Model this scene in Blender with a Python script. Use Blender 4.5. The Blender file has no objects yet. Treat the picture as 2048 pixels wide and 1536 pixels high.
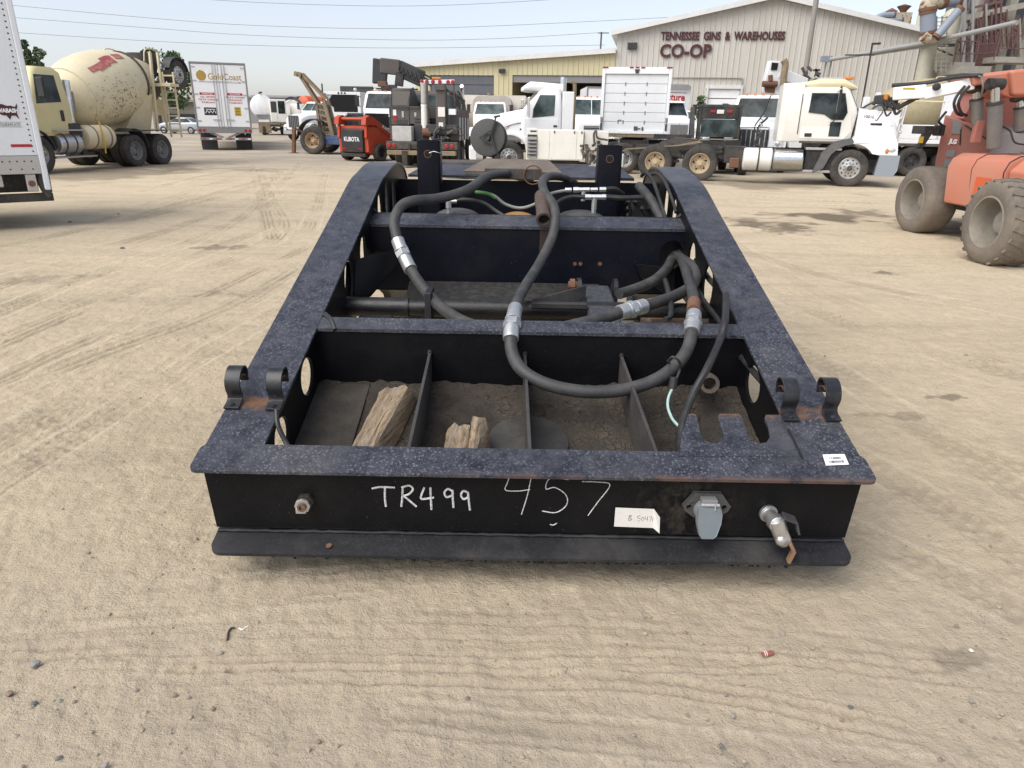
import bpy, math, random
import numpy as np
from mathutils import Matrix, Vector, noise as mnoise
from mathutils.geometry import tessellate_polygon
R = math.radians
random.seed(7)
sc = bpy.context.scene
COL = sc.collection

# ---------------------------------------------------------------- camera
FPX, PITCH, ROLL, CAMH = 1400.0, R(20.66), R(1.0), 1.7
cam_d = bpy.data.cameras.new('camera')
cam = bpy.data.objects.new('camera', cam_d)
COL.objects.link(cam)
cam_d.sensor_width = 36.0
cam_d.lens = FPX / 2048 * 36.0
cam_d.clip_start = 0.05
cam_d.clip_end = 3000
_u0 = Vector((0, math.sin(PITCH), math.cos(PITCH)))
CF = Vector((0, math.cos(PITCH), -math.sin(PITCH)))
CR = Vector((1, 0, 0)) * math.cos(ROLL) + _u0 * math.sin(ROLL)
CU = _u0 * math.cos(ROLL) - Vector((1, 0, 0)) * math.sin(ROLL)
CP = Vector((0, 0, CAMH))
m = Matrix.Identity(4)
for i in range(3):
    m[i][0] = CR[i]; m[i][1] = CU[i]; m[i][2] = -CF[i]; m[i][3] = CP[i]
cam.matrix_world = m
sc.camera = cam

# ---------------------------------------------------------------- sky, sun, exposure
SUN_EL, SUN_AZ = R(52), R(-128)          # azimuth measured from +Y towards +X
w = bpy.data.worlds.new('World'); sc.world = w; w.use_nodes = True
nt = w.node_tree; nt.nodes.clear()
sky = nt.nodes.new('ShaderNodeTexSky'); sky.sky_type = 'NISHITA'; sky.sun_disc = False
sky.sun_elevation = SUN_EL; sky.sun_rotation = SUN_AZ
sky.air_density = 1.0; sky.dust_density = 1.2; sky.ozone_density = 1.0
hsv = nt.nodes.new('ShaderNodeHueSaturation'); hsv.inputs['Saturation'].default_value = 0.46
bg = nt.nodes.new('ShaderNodeBackground'); bg.inputs['Strength'].default_value = 0.072
wo = nt.nodes.new('ShaderNodeOutputWorld')
nt.links.new(sky.outputs[0], hsv.inputs['Color']); 
tint = nt.nodes.new('ShaderNodeMix'); tint.data_type = 'RGBA'; tint.blend_type = 'MULTIPLY'; tint.inputs[0].default_value = 1.0
tint.inputs[7].default_value = (1.0, 0.995, 1.05, 1)
nt.links.new(hsv.outputs[0], tint.inputs[6]); nt.links.new(tint.outputs[2], bg.inputs['Color'])
nt.links.new(bg.outputs[0], wo.inputs[0])
sd = bpy.data.lights.new('sun', 'SUN'); sd.energy = 1.5; sd.angle = R(60); sd.color = (1, 0.95, 0.87)
so = bpy.data.objects.new('sun', sd); COL.objects.link(so)
_d = Vector((math.sin(SUN_AZ) * math.cos(SUN_EL), math.cos(SUN_AZ) * math.cos(SUN_EL), math.sin(SUN_EL)))
so.rotation_euler = _d.to_track_quat('Z', 'Y').to_euler(); so.location = (0, 0, 60)
sc.view_settings.view_transform = 'Standard'; sc.view_settings.look = 'None'
sc.view_settings.gamma = 1; sc.view_settings.use_curve_mapping = False
sc.view_settings.exposure = 1.31
sc.cycles.max_bounces = 6; sc.cycles.diffuse_bounces = 3; sc.cycles.glossy_bounces = 3
sc.cycles.transparent_max_bounces = 8

# ---------------------------------------------------------------- helpers
def ray(px, py):
    return CF + CR * ((px - 1024) / FPX) + CU * ((768 - py) / FPX)
def at(px, py, Y):                       # photo point -> world, on the upright plane at distance Y
    d = ray(px, py); return CP + d * (Y / d.y)
def on(px, py, z=0.0):                   # photo point -> world, on the level plane at height z
    d = ray(px, py); return CP + d * ((z - CAMH) / d.z)
def onp(px, py, a, b):                   # on the sloping plane z = a + b*y
    d = ray(px, py); t = (a - CAMH) / (d.z - b * d.y); return CP + d * t

def catmull(pts, k=6):
    P = [Vector(p) for p in pts]
    P = [P[0] * 2 - P[1]] + P + [P[-1] * 2 - P[-2]]
    out = []
    for i in range(1, len(P) - 2):
        for j in range(k):
            t = j / k
            a, b, c, d = P[i - 1], P[i], P[i + 1], P[i + 2]
            out.append(0.5 * ((2 * b) + (c - a) * t + (2 * a - 5 * b + 4 * c - d) * t * t + (3 * b - a - 3 * c + d) * t ** 3))
    out.append(P[-2]); return out

def axes(d):
    d = Vector(d).normalized()
    u = Vector((0, 0, 1)) if abs(d.z) < 0.95 else Vector((1, 0, 0))
    s = d.cross(u).normalized(); return d, s, s.cross(d).normalized()

_txt = {}
class MB:
    def __init__(s): s.v = []; s.f = []; s.mi = []; s.k = 0
    def add(s, vs, fs):
        o = len(s.v); s.v += [tuple(p) for p in vs]
        s.f += [tuple(i + o for i in q) for q in fs]; s.mi += [s.k] * len(fs); return s
    def m(s, k): s.k = k; return s
    def box(s, x0, x1, y0, y1, z0, z1):
        vs = [(x, y, z) for z in (z0, z1) for y in (y0, y1) for x in (x0, x1)]
        return s.add(vs, [(0, 2, 3, 1), (4, 5, 7, 6), (0, 1, 5, 4), (2, 6, 7, 3), (0, 4, 6, 2), (1, 3, 7, 5)])
    def bar(s, p, q, w, h, up=None):
        p, q = Vector(p), Vector(q); d, sd_, u = axes(q - p)
        if up is not None:
            u = Vector(up); sd_ = d.cross(u).normalized(); u = sd_.cross(d).normalized()
        vs = []
        for c in (p, q):
            for a, b in ((-1, -1), (1, -1), (1, 1), (-1, 1)): vs.append(c + sd_ * (a * w / 2) + u * (b * h / 2))
        return s.add(vs, [(3, 2, 1, 0), (4, 5, 6, 7), (0, 1, 5, 4), (1, 2, 6, 5), (2, 3, 7, 6), (3, 0, 4, 7)])
    def lathe(s, prof, p, ax, n=24, capa=True, capb=True):      # prof = [(radius, distance along the axis)]
        p = Vector(p); d, a, b = axes(ax); vs = []; fs = []
        for r, t in prof:
            for i in range(n):
                g = 2 * math.pi * i / n; vs.append(p + d * t + (a * math.cos(g) + b * math.sin(g)) * r)
        for j in range(len(prof) - 1):
            for i in range(n):
                k = (i + 1) % n; fs.append((j * n + i, (j + 1) * n + i, (j + 1) * n + k, j * n + k))
        if capa: fs.append(tuple(range(n)))
        if capb: fs.append(tuple(reversed(range((len(prof) - 1) * n, len(prof) * n))))
        return s.add(vs, fs)
    def cyl(s, p, q, r, r2=None, n=16):
        p, q = Vector(p), Vector(q)
        return s.lathe([(r, 0), (r if r2 is None else r2, (q - p).length)], p, q - p, n)
    def tube(s, pts, r, n=8, k=5, smooth=True):
        P = catmull(pts, k) if smooth and len(pts) > 2 else [Vector(p) for p in pts]
        vs = []; fs = []; pu = None
        for i, p in enumerate(P):
            d = (P[min(i + 1, len(P) - 1)] - P[max(i - 1, 0)])
            d = d.normalized() if d.length > 1e-9 else Vector((0, 0, 1))
            if pu is None: _, _, pu = axes(d)
            a = d.cross(pu)
            if a.length < 1e-6: _, a, pu = axes(d)
            a.normalize(); pu = a.cross(d).normalized()
            rr = r[min(i // k, len(r) - 1)] if isinstance(r, (list, tuple)) else r
            for j in range(n):
                g = 2 * math.pi * j / n; vs.append(p + (a * math.cos(g) + pu * math.sin(g)) * rr)
        L = len(P)
        for i in range(L - 1):
            for j in range(n):
                q = (j + 1) % n; fs.append((i * n + j, i * n + q, (i + 1) * n + q, (i + 1) * n + j))
        fs.append(tuple(reversed(range(n)))); fs.append(tuple(range((L - 1) * n, L * n)))
        return s.add(vs, fs)
    def plate(s, outer, t, fn, holes=()):      # flat plate with holes: 2-D loops, mapped by fn(u, v, w), w from 0 to t
        loops = [[Vector((a, b, 0)) for a, b in L] for L in [outer] + list(holes)]
        tris = tessellate_polygon(loops)
        flat = [p for L in loops for p in L]; n = len(flat)
        vs = [fn(p.x, p.y, 0) for p in flat] + [fn(p.x, p.y, t) for p in flat]
        fs = []
        for a, b, c in tris: fs += [(a, b, c), (c + n, b + n, a + n)]
        o = 0
        for L in loops:
            for i in range(len(L)):
                j = (i + 1) % len(L); fs.append((o + i, o + j, o + j + n, o + i + n))
            o += len(L)
        return s.add(vs, fs)
    def prism(s, poly, y0, y1, ax='y'):        # side outline in x,z drawn out across y (or y,z across x; x,y across z)
        if ax == 'y': fn = lambda u, v, w: (u, y0 + w, v)
        elif ax == 'x': fn = lambda u, v, w: (y0 + w, u, v)
        else: fn = lambda u, v, w: (u, v, y0 + w)
        return s.plate(poly, y1 - y0, fn)
    def loft(s, rings, caps=True):
        n = len(rings[0]); vs = [p for r in rings for p in r]; fs = []
        for j in range(len(rings) - 1):
            for i in range(n):
                k = (i + 1) % n; fs.append((j * n + i, j * n + k, (j + 1) * n + k, (j + 1) * n + i))
        if caps: fs.append(tuple(reversed(range(n)))); fs.append(tuple(range((len(rings) - 1) * n, len(rings) * n)))
        return s.add(vs, fs)
    def loftz(s, st, n=5):                      # stations (z, x rear, x front, half width, corner radius)
        return s.loft([[(a, b, z) for a, b in rrect(x0, x1, -hw, hw, r, n)] for z, x0, x1, hw, r in st])
    def loftx(s, st, n=5):                      # stations (x, half width, z low, z high, corner radius)
        return s.loft([[(x, a, b) for a, b in rrect(-hw, hw, z0, z1, r, n)] for x, hw, z0, z1, r in st])
    def sphere(s, c, r, n=12, mth=8, zmin=-1):
        c = Vector(c); rx, ry, rz = r if isinstance(r, (tuple, list)) else (r, r, r); rings = []
        lo = math.asin(max(-1, zmin))
        for j in range(mth + 1):
            e = lo + (math.pi / 2 - lo) * j / mth; ce, se = max(math.cos(e), 1e-3), math.sin(e)
            rings.append([c + Vector((rx * ce * math.cos(2 * math.pi * i / n), ry * ce * math.sin(2 * math.pi * i / n), rz * se)) for i in range(n)])
        return s.loft(rings)
    def quad(s, *p): return s.add(p, [tuple(range(len(p)))])
    def strip(s, A, B):                          # ruled band between two point rows
        n = len(A); return s.add(list(A) + list(B), [(i, i + 1, n + i + 1, n + i) for i in range(n - 1)])
    def band(s, path, width, side, t):           # strap: path points, width along 'side', thickness t along the path normal
        P = [Vector(p) for p in path]; sd_ = Vector(side).normalized(); vs = []; n = len(P)
        for i, p in enumerate(P):
            d = (P[min(i + 1, n - 1)] - P[max(i - 1, 0)]).normalized(); nn = d.cross(sd_).normalized()
            for a, b in ((-1, -1), (1, -1), (1, 1), (-1, 1)): vs.append(p + sd_ * (a * width / 2) + nn * (b * t / 2))
        fs = [(3, 2, 1, 0), tuple(4 * (n - 1) + i for i in range(4))]
        for i in range(n - 1):
            for j in range(4):
                k = (j + 1) % 4; fs.append((4 * i + j, 4 * i + k, 4 * i + 4 + k, 4 * i + 4 + j))
        return s.add(vs, fs)
    def text(s, t, size, o, xd, yd, bold=0.0, depth=0.004, width=None, align='CENTER'):
        key = (t, bold)
        if key not in _txt:
            cu = bpy.data.curves.new('t', 'FONT'); cu.body = t; cu.size = 1; cu.offset = bold; cu.resolution_u = 3
            ob = bpy.data.objects.new('t', cu); COL.objects.link(ob)
            bpy.context.view_layer.update()
            me = bpy.data.meshes.new_from_object(ob.evaluated_get(bpy.context.evaluated_depsgraph_get()))
            _txt[key] = ([v.co.copy() for v in me.vertices], [tuple(p.vertices) for p in me.polygons])
            bpy.data.objects.remove(ob); bpy.data.curves.remove(cu); bpy.data.meshes.remove(me)
        vs, fs = _txt[key]
        if not vs: return s
        x0 = min(v.x for v in vs); x1 = max(v.x for v in vs); y0 = min(v.y for v in vs); y1 = max(v.y for v in vs)
        ky = size / max(0.5, y1 - y0); kx = ky if width is None else width / (x1 - x0)
        xd, yd = Vector(xd).normalized(), Vector(yd).normalized(); nz = xd.cross(yd); o = Vector(o)
        off = {'CENTER': (x0 + x1) / 2, 'LEFT': x0, 'RIGHT': x1}[align]
        V = [o + xd * ((v.x - off) * kx) + yd * ((v.y - (y0 + y1) / 2) * ky) for v in vs]
        n = len(V); F = [tuple(f) for f in fs]
        s.add([p + nz * depth for p in V], F)
        cnt = {}
        for f in fs:
            for i in range(len(f)):
                a, b = f[i], f[(i + 1) % len(f)]; cnt[(a, b)] = 1
        E = [(a, b) for (a, b) in cnt if (b, a) not in cnt]
        s.add(V + [p + nz * depth for p in V], [(a, b, b + n, a + n) for a, b in E]); return s

def rrect(x0, x1, y0, y1, r, n=5):
    r = min(r, abs(x1 - x0) / 2 - 1e-4, abs(y1 - y0) / 2 - 1e-4); o = []
    for cx, cy, a in ((x1 - r, y0 + r, -90), (x1 - r, y1 - r, 0), (x0 + r, y1 - r, 90), (x0 + r, y0 + r, 180)):
        for i in range(n):
            g = R(a + 90 * i / (n - 1)); o.append((cx + r * math.cos(g), cy + r * math.sin(g)))
    return o
def oval(cx, cy, rx, ry, n=20, rot=0):
    c, s_ = math.cos(rot), math.sin(rot)
    return [(cx + rx * math.cos(2 * math.pi * i / n) * c - ry * math.sin(2 * math.pi * i / n) * s_,
             cy + rx * math.cos(2 * math.pi * i / n) * s_ + ry * math.sin(2 * math.pi * i / n) * c) for i in range(n)]

def link(name, me, parent=None):
    o = bpy.data.objects.new(name, me); COL.objects.link(o)
    if parent is not None:
        o.parent = parent
        if parent.get('_w'): o['_w'] = 1
    return o
def mesh(name, mb, mat, bevel=0, smooth=35):
    me = bpy.data.meshes.new(name); me.from_pydata(mb.v, [], mb.f); me.validate(); me.update()
    for mt in (mat if isinstance(mat, (list, tuple)) else [mat]): me.materials.append(mt)
    if any(mb.mi) and len(mb.mi) == len(me.polygons): me.polygons.foreach_set('material_index', mb.mi)
    if smooth:
        me.polygons.foreach_set('use_smooth', [True] * len(me.polygons)); me.set_sharp_from_angle(angle=R(smooth))
    return me
def part(name, mb, mat, parent=None, bevel=0, smooth=35, label=None):
    o = link(name, mesh(name, mb, mat, bevel, smooth), parent)
    if parent is not None and parent.get('_w') is not None:     # thing whose parts are written in world coordinates
        top = parent
        while top.parent: top = top.parent
        if parent is top: o.matrix_parent_inverse = Matrix.Translation(-top.location)
    if bevel:
        b = o.modifiers.new('bevel', 'BEVEL'); b.width = bevel; b.segments = 2; b.limit_method = 'ANGLE'; b.angle_limit = R(40)
        b.harden_normals = True
    if label: o['label'] = label
    return o
def tag(o, label, cat, group=None):
    o['label'] = label; o['category'] = cat
    if group: o['group'] = group
    return o
def thing(name, label, cat, loc=(0, 0, 0), rz=0, group=None, world=False):
    o = bpy.data.objects.new(name, None); COL.objects.link(o); o.empty_display_size = 0.2
    o.location = loc; o.rotation_euler = (0, 0, rz)
    if world: o['_w'] = 1
    return tag(o, label, cat, group)
def struct(name, mb, mat, smooth=35):
    o = link(name, mesh(name, mb, mat, 0, smooth)); o['kind'] = 'structure'; return o

# ---------------------------------------------------------------- materials
def nodes(name):
    mt = bpy.data.materials.new(name); mt.use_nodes = True; n = mt.node_tree
    return mt, n, n.nodes['Principled BSDF']
def nz(n, co, scale, detail=5, rough=0.6, kind='ShaderNodeTexNoise'):
    t = n.nodes.new(kind); t.inputs['Scale'].default_value = scale
    t.inputs['Detail'].default_value = detail; t.inputs['Roughness'].default_value = rough
    n.links.new(co, t.inputs['Vector']); return t.outputs[0]
def ramp(n, fac, a, b, va=0.0, vb=1.0):
    r = n.nodes.new('ShaderNodeMapRange'); r.inputs[1].default_value = a; r.inputs[2].default_value = b
    r.inputs[3].default_value = va; r.inputs[4].default_value = vb; n.links.new(fac, r.inputs[0]); return r.outputs[0]
def mix(n, fac, a, b, mode='MIX'):
    x = n.nodes.new('ShaderNodeMix'); x.data_type = 'RGBA'; x.blend_type = mode
    for i, val in ((0, fac), (6, a), (7, b)):
        if isinstance(val, (int, float)): x.inputs[i].default_value = val
        elif isinstance(val, tuple): x.inputs[i].default_value = val + (1,)
        else: n.links.new(val, x.inputs[i])
    return x.outputs[2]
def mul(n, a, b, op='MULTIPLY'):
    x = n.nodes.new('ShaderNodeMath'); x.operation = op
    for i, val in ((0, a), (1, b)):
        if isinstance(val, (int, float)): x.inputs[i].default_value = val
        else: n.links.new(val, x.inputs[i])
    return x.outputs[0]
def bump(n, bs, h, strength, dist):
    b = n.nodes.new('ShaderNodeBump'); b.inputs['Strength'].default_value = strength; b.inputs['Distance'].default_value = dist
    n.links.new(h, b.inputs['Height']); n.links.new(b.outputs[0], bs.inputs['Normal'])
def coords(n): return n.nodes.new('ShaderNodeTexCoord').outputs['Object']

def paint(name, col, rough=0.45, metal=0.0, dirt=0.25, dcol=(0.30, 0.25, 0.18), scale=2.5, rust=0.0, bmp=0.0, streak=False):
    mt, n, bs = nodes(name); co = coords(n)
    if streak:
        mp = n.nodes.new('ShaderNodeMapping'); mp.inputs['Scale'].default_value = (1, 1, 0.12); n.links.new(co, mp.inputs[0]); co2 = mp.outputs[0]
    else: co2 = co
    d1 = ramp(n, nz(n, co2, scale, 8, 0.65), 0.42, 0.78, 0, dirt)
    d2 = ramp(n, nz(n, co, scale * 9, 4), 0.5, 0.8, 0, dirt * 0.7)
    c = mix(n, d1, col, dcol); c = mix(n, d2, c, dcol)
    if rust:
        rf = ramp(n, nz(n, co, scale * 4, 8, 0.7), 0.66 - 0.2 * rust, 0.72 - 0.2 * rust)
        c = mix(n, rf, c, mix(n, nz(n, co, 30, 3), (0.10, 0.035, 0.014), (0.22, 0.09, 0.04)))
    n.links.new(c, bs.inputs['Base Color'])
    n.links.new(ramp(n, d1, 0, max(dirt, 0.01), rough, min(0.9, rough + 0.25)), bs.inputs['Roughness'])
    bs.inputs['Metallic'].default_value = metal
    if bmp: bump(n, bs, nz(n, co, 40, 6), 0.5, bmp)
    return mt
M = {}
M['white'] = paint('white_paint', (0.85, 0.86, 0.86), 0.32, dirt=0.12)
M['white_b'] = paint('white_body', (0.82, 0.83, 0.84), 0.4, dirt=0.22, streak=True)
M['offwhite'] = paint('cream_white_paint', (0.79, 0.78, 0.72), 0.35, dirt=0.16)
M['trailer_white'] = paint('trailer_skin', (0.76, 0.80, 0.84), 0.35, dirt=0.15, streak=True)
M['cream'] = paint('cream_paint', (0.70, 0.62, 0.42), 0.45, dirt=0.25)
M['cabyellow'] = paint('pale_yellow_paint', (0.64, 0.57, 0.31), 0.4, dirt=0.15)
M['black'] = paint('black_steel', (0.018, 0.018, 0.02), 0.5, dirt=0.25)
M['chassis'] = paint('chassis_steel', (0.022, 0.021, 0.02), 0.6, dirt=0.5, dcol=(0.14, 0.11, 0.08))
M['dusty'] = paint('dusty_steel', (0.06, 0.056, 0.052), 0.7, dirt=0.6, dcol=(0.19, 0.16, 0.125))
M['charcoal'] = paint('charcoal_paint', (0.035, 0.036, 0.04), 0.5, dirt=0.3, dcol=(0.12, 0.11, 0.1))
M['grey'] = paint('grey_paint', (0.22, 0.22, 0.225), 0.5, dirt=0.35)
M['browngrey'] = paint('brown_grey_paint', (0.085, 0.078, 0.072), 0.55, dirt=0.5, dcol=(0.16, 0.13, 0.1))
M['plastic'] = paint('black_plastic', (0.02, 0.02, 0.021), 0.55, dirt=0.3, dcol=(0.1, 0.09, 0.08))
M['rubber'] = paint('tyre_rubber', (0.028, 0.027, 0.026), 0.8, dirt=0.55, dcol=(0.17, 0.145, 0.115), bmp=0.004)
M['oldrubber'] = paint('grey_worn_rubber', (0.14, 0.12, 0.10), 0.9, dirt=0.7, dcol=(0.27, 0.225, 0.17), scale=1.8, bmp=0.012)
M['chrome'] = paint('chrome', (0.62, 0.63, 0.64), 0.16, 1.0, dirt=0.2)
M['alu'] = paint('aluminium', (0.58, 0.58, 0.58), 0.35, 0.9, dirt=0.25)
M['zinc'] = paint('zinc_fitting', (0.56, 0.57, 0.57), 0.38, 0.75, dirt=0.35, dcol=(0.3, 0.3, 0.29), scale=18, bmp=0.0012)
M['tanrim'] = paint('tan_rim', (0.52, 0.42, 0.27), 0.6, dirt=0.5, dcol=(0.16, 0.11, 0.07), rust=0.15)
M['rustrim'] = paint('rusty_tan_rim', (0.50, 0.36, 0.22), 0.7, dirt=0.5, dcol=(0.2, 0.1, 0.06), rust=0.35)
M['rust'] = paint('rusty_steel', (0.17, 0.085, 0.05), 0.85, dirt=0.5, dcol=(0.10, 0.05, 0.03), bmp=0.003)
M['tanmetal'] = paint('weathered_tan_steel', (0.27, 0.21, 0.13), 0.7, dirt=0.6, dcol=(0.10, 0.07, 0.05), rust=0.35)
M['red'] = paint('orange_red_paint', (0.48, 0.055, 0.02), 0.4, dirt=0.2)
M['truckred'] = paint('red_paint', (0.38, 0.02, 0.025), 0.3, dirt=0.1)
M['orange'] = paint('faded_orange_paint', (0.52, 0.185, 0.115), 0.5, dirt=0.45, dcol=(0.40, 0.26, 0.20), scale=1.6)
M['orange2'] = paint('dusty_red_paint', (0.36, 0.13, 0.10), 0.55, dirt=0.4, dcol=(0.30, 0.2, 0.16), scale=1.6)
M['brightorange'] = paint('orange_paint', (0.60, 0.10, 0.025), 0.4, dirt=0.15)
M['blue'] = paint('blue_paint', (0.03, 0.07, 0.18), 0.5, dirt=0.35)
M['yellow'] = paint('yellow_paint', (0.6, 0.4, 0.03), 0.5, dirt=0.2)
M['redlens'] = paint('red_lens', (0.35, 0.015, 0.02), 0.2, dirt=0.1)
M['amber'] = paint('amber_lens', (0.6, 0.2, 0.03), 0.2, dirt=0.05)
M['lens'] = paint('clear_lens', (0.55, 0.57, 0.58), 0.12, 0.3, dirt=0.1)
M['silver'] = paint('silver_paint', (0.42, 0.44, 0.46), 0.3, 0.4, dirt=0.05)
M['maroon'] = paint('maroon_letter', (0.065, 0.014, 0.018), 0.5, dirt=0.05)
M['ink'] = paint('dark_ink', (0.02, 0.02, 0.025), 0.6, dirt=0)
M['gold'] = paint('gold_letter', (0.42, 0.27, 0.06), 0.4, dirt=0)
M['redink'] = paint('red_letter', (0.42, 0.02, 0.03), 0.5, dirt=0)
M['chalk'] = paint('white_chalk', (0.8, 0.8, 0.8), 0.9, dirt=1.0, dcol=(0.10, 0.10, 0.105), scale=95)
M['paper'] = paint('paper', (0.78, 0.76, 0.70), 0.8, dirt=0.12, scale=14)
M['sticker'] = paint('white_sticker', (0.82, 0.83, 0.84), 0.5, dirt=0.05)
M['bluegrey'] = paint('blue_grey_sheet', (0.24, 0.28, 0.34), 0.5, dirt=0.25, dcol=(0.2, 0.17, 0.14), streak=True)
M['ductrust'] = paint('rusted_duct', (0.46, 0.40, 0.30), 0.7, dirt=0.3, rust=0.75, scale=0.8)
M['silo'] = paint('cream_silo', (0.50, 0.47, 0.37), 0.6, dirt=0.55, dcol=(0.25, 0.21, 0.15), scale=0.7, rust=0.12, streak=True)
M['galv'] = paint('galvanised_pipe', (0.36, 0.36, 0.35), 0.5, 0.3, dirt=0.3)
def glassmat(name, col):
    mt, n, bs = nodes(name); bs.inputs['Base Color'].default_value = col + (1,)
    bs.inputs['Roughness'].default_value = 0.05; bs.inputs['Specular IOR Level'].default_value = 0.5; bs.inputs['IOR'].default_value = 1.22
    c = mix(n, ramp(n, nz(n, coords(n), 1.7, 3), 0.4, 0.62), col, tuple(min(1, x * 2.4 + 0.02) for x in col))
    n.links.new(c, bs.inputs['Base Color']); return mt
M['glass'] = glassmat('dark_glass', (0.016, 0.021, 0.023))
M['glass2'] = glassmat('green_glass', (0.030, 0.042, 0.042))
M['void'] = paint('unlit_interior', (0.008, 0.008, 0.009), 0.9, dirt=0)
# ---------------------------------------------------------------- ground
def vnoise(x, y, sc_, seed):
    rs = np.random.RandomState(seed); T = rs.rand(256, 256)
    x = x * sc_; y = y * sc_; xi = np.floor(x).astype(int); yi = np.floor(y).astype(int)
    fx = x - xi; fy = y - yi; fx = fx * fx * (3 - 2 * fx); fy = fy * fy * (3 - 2 * fy)
    a = T[xi & 255, yi & 255]; b = T[(xi + 1) & 255, yi & 255]; c = T[xi & 255, (yi + 1) & 255]; d = T[(xi + 1) & 255, (yi + 1) & 255]
    return (a * (1 - fx) + b * fx) * (1 - fy) + (c * (1 - fx) + d * fx) * fy - 0.5
def gpath(px): return [on(a, b) for a, b in px]
# tyre tracks traced on the ground: (photo points, width, number of grooves, depth, tread pitch)
TRACKS = [
    ([(-60, 812), (0, 786), (246, 693), (457, 612), (610, 524)], .26, 3, .016, 0),
    ([(-80, 730), (0, 689), (264, 580), (492, 510), (570, 452), (545, 400), (520, 340)], .30, 4, .013, 0),
    ([(-40, 690), (0, 665), (176, 601), (387, 517), (560, 440)], .24, 3, .010, .09),
    ([(0, 573), (316, 468), (527, 383), (560, 345)], .28, 4, .010, 0),
    ([(0, 622), (200, 545), (400, 476), (560, 398)], .28, 4, .010, .1),
    ([(0, 880), (190, 780), (330, 690), (520, 585)], .3, 4, .009, .1),
    ([(60, 930), (240, 820), (360, 740), (560, 620)], .22, 3, .008, .08),
    ([(-20, 500), (250, 440), (500, 368), (640, 330)], .3, 4, .012, 0),
    ([(180, 390), (420, 400), (700, 404)], .3, 3, .014, 0),
    ([(210, 440), (330, 400), (480, 352)], .3, 4, .012, 0),
    ([(400, 372), (560, 352), (700, 350)], .3, 4, .012, 0),
    ([(545, 465), (520, 380), (505, 330)], .28, 4, .013, 0),
    ([(620, 450), (640, 400), (650, 350)], .28, 4, .010, 0),
    ([(330, 345), (480, 318), (560, 312), (700, 322)], .35, 3, .012, 0),
    ([(0, 760), (200, 672), (420, 585), (600, 500)], .22, 3, .012, 0),
    ([(0, 545), (220, 492), (430, 430), (600, 372)], .26, 4, .012, 0),
    ([(120, 470), (330, 425), (520, 372), (660, 338)], .3, 4, .012, 0),
    ([(430, 470), (500, 420), (560, 372), (600, 330)], .26, 3, .012, 0),
    ([(300, 380), (420, 350), (560, 330), (690, 330)], .34, 4, .012, 0),
    ([(1440, 470), (1560, 540), (1700, 610), (1900, 690)], .26, 4, .010, 0),
    ([(1560, 720), (1700, 800), (1880, 880), (2080, 950)], .22, 3, .008, .09),
    ([(1400, 385), (1560, 395), (1720, 405), (1800, 412)], .4, 4, .014, 0),
    ([(-100, 1262), (400, 1240), (1024, 1238), (1500, 1262), (1760, 1290)], .09, 1, .005, 0),
    ([(-100, 1292), (400, 1272), (1024, 1270), (1500, 1292), (1800, 1320)], .07, 1, .006, 0),
    ([(150, 1305), (500, 1300), (1024, 1300), (1480, 1310), (2040, 1372)], .07, 1, .007, 0),
    ([(300, 1332), (700, 1330), (1024, 1330), (1400, 1335)], .06, 1, .009, 0),
    ([(500, 1352), (1024, 1355), (1300, 1370), (1500, 1400), (1620, 1425)], .08, 1, .012, 0),
    ([(1000, 1450), (1300, 1480), (1700, 1530)], .12, 2, .007, 0),
    ([(0, 1225), (250, 1210), (600, 1180)], .2, 2, .008, .09),
    ([(1500, 560), (1640, 625), (1850, 700), (2100, 770)], .28, 4, .010, .1),
    ([(1480, 500), (1700, 560), (2100, 640)], .3, 4, .009, 0),
    ([(1500, 640), (1700, 760), (1900, 900), (2080, 1010)], .24, 3, .006, .09),
    ([(1430, 440), (1600, 470), (1850, 500), (2100, 545)], .35, 4, .014, 0),
    ([(1420, 400), (1640, 410), (1790, 420)], .4, 3, .016, 0),
    ([(1680, 900), (1850, 1000), (2060, 1120)], .22, 3, .006, .08),
    ([(1740, 1080), (1900, 1150), (2080, 1240)], .2, 3, .006, .08),
]
STAINS = [(1545, 452, .75, .30, .75), (1570, 462, .35, .16, .6), (1650, 433, 1.1, .22, .8), (1730, 428, .7, .18, .6), (1890, 452, .9, .35, .8), (1905, 1312, .125, .062, .5),
          (1768, 543, .17, .07, .6), (1883, 796, .19, .045, .6), (436, 494, .32, .11, .5), (420, 590, .3, .1, .35), (90, 560, .4, .2, .3),
          (1800, 835, .25, .05, .3), (1560, 372, 2.2, .35, .5), (520, 340, .8, .2, .3), (600, 258, 1.5, .7, .25), (1480, 440, .4, .12, .5),
          (350, 1450, .12, .1, .14), (1000, 1450, .22, .12, .16), (2010, 480, .8, .5, .5), (260, 342, 2.4, .7, .55), (120, 352, 2.0, .6, .5)]
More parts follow.
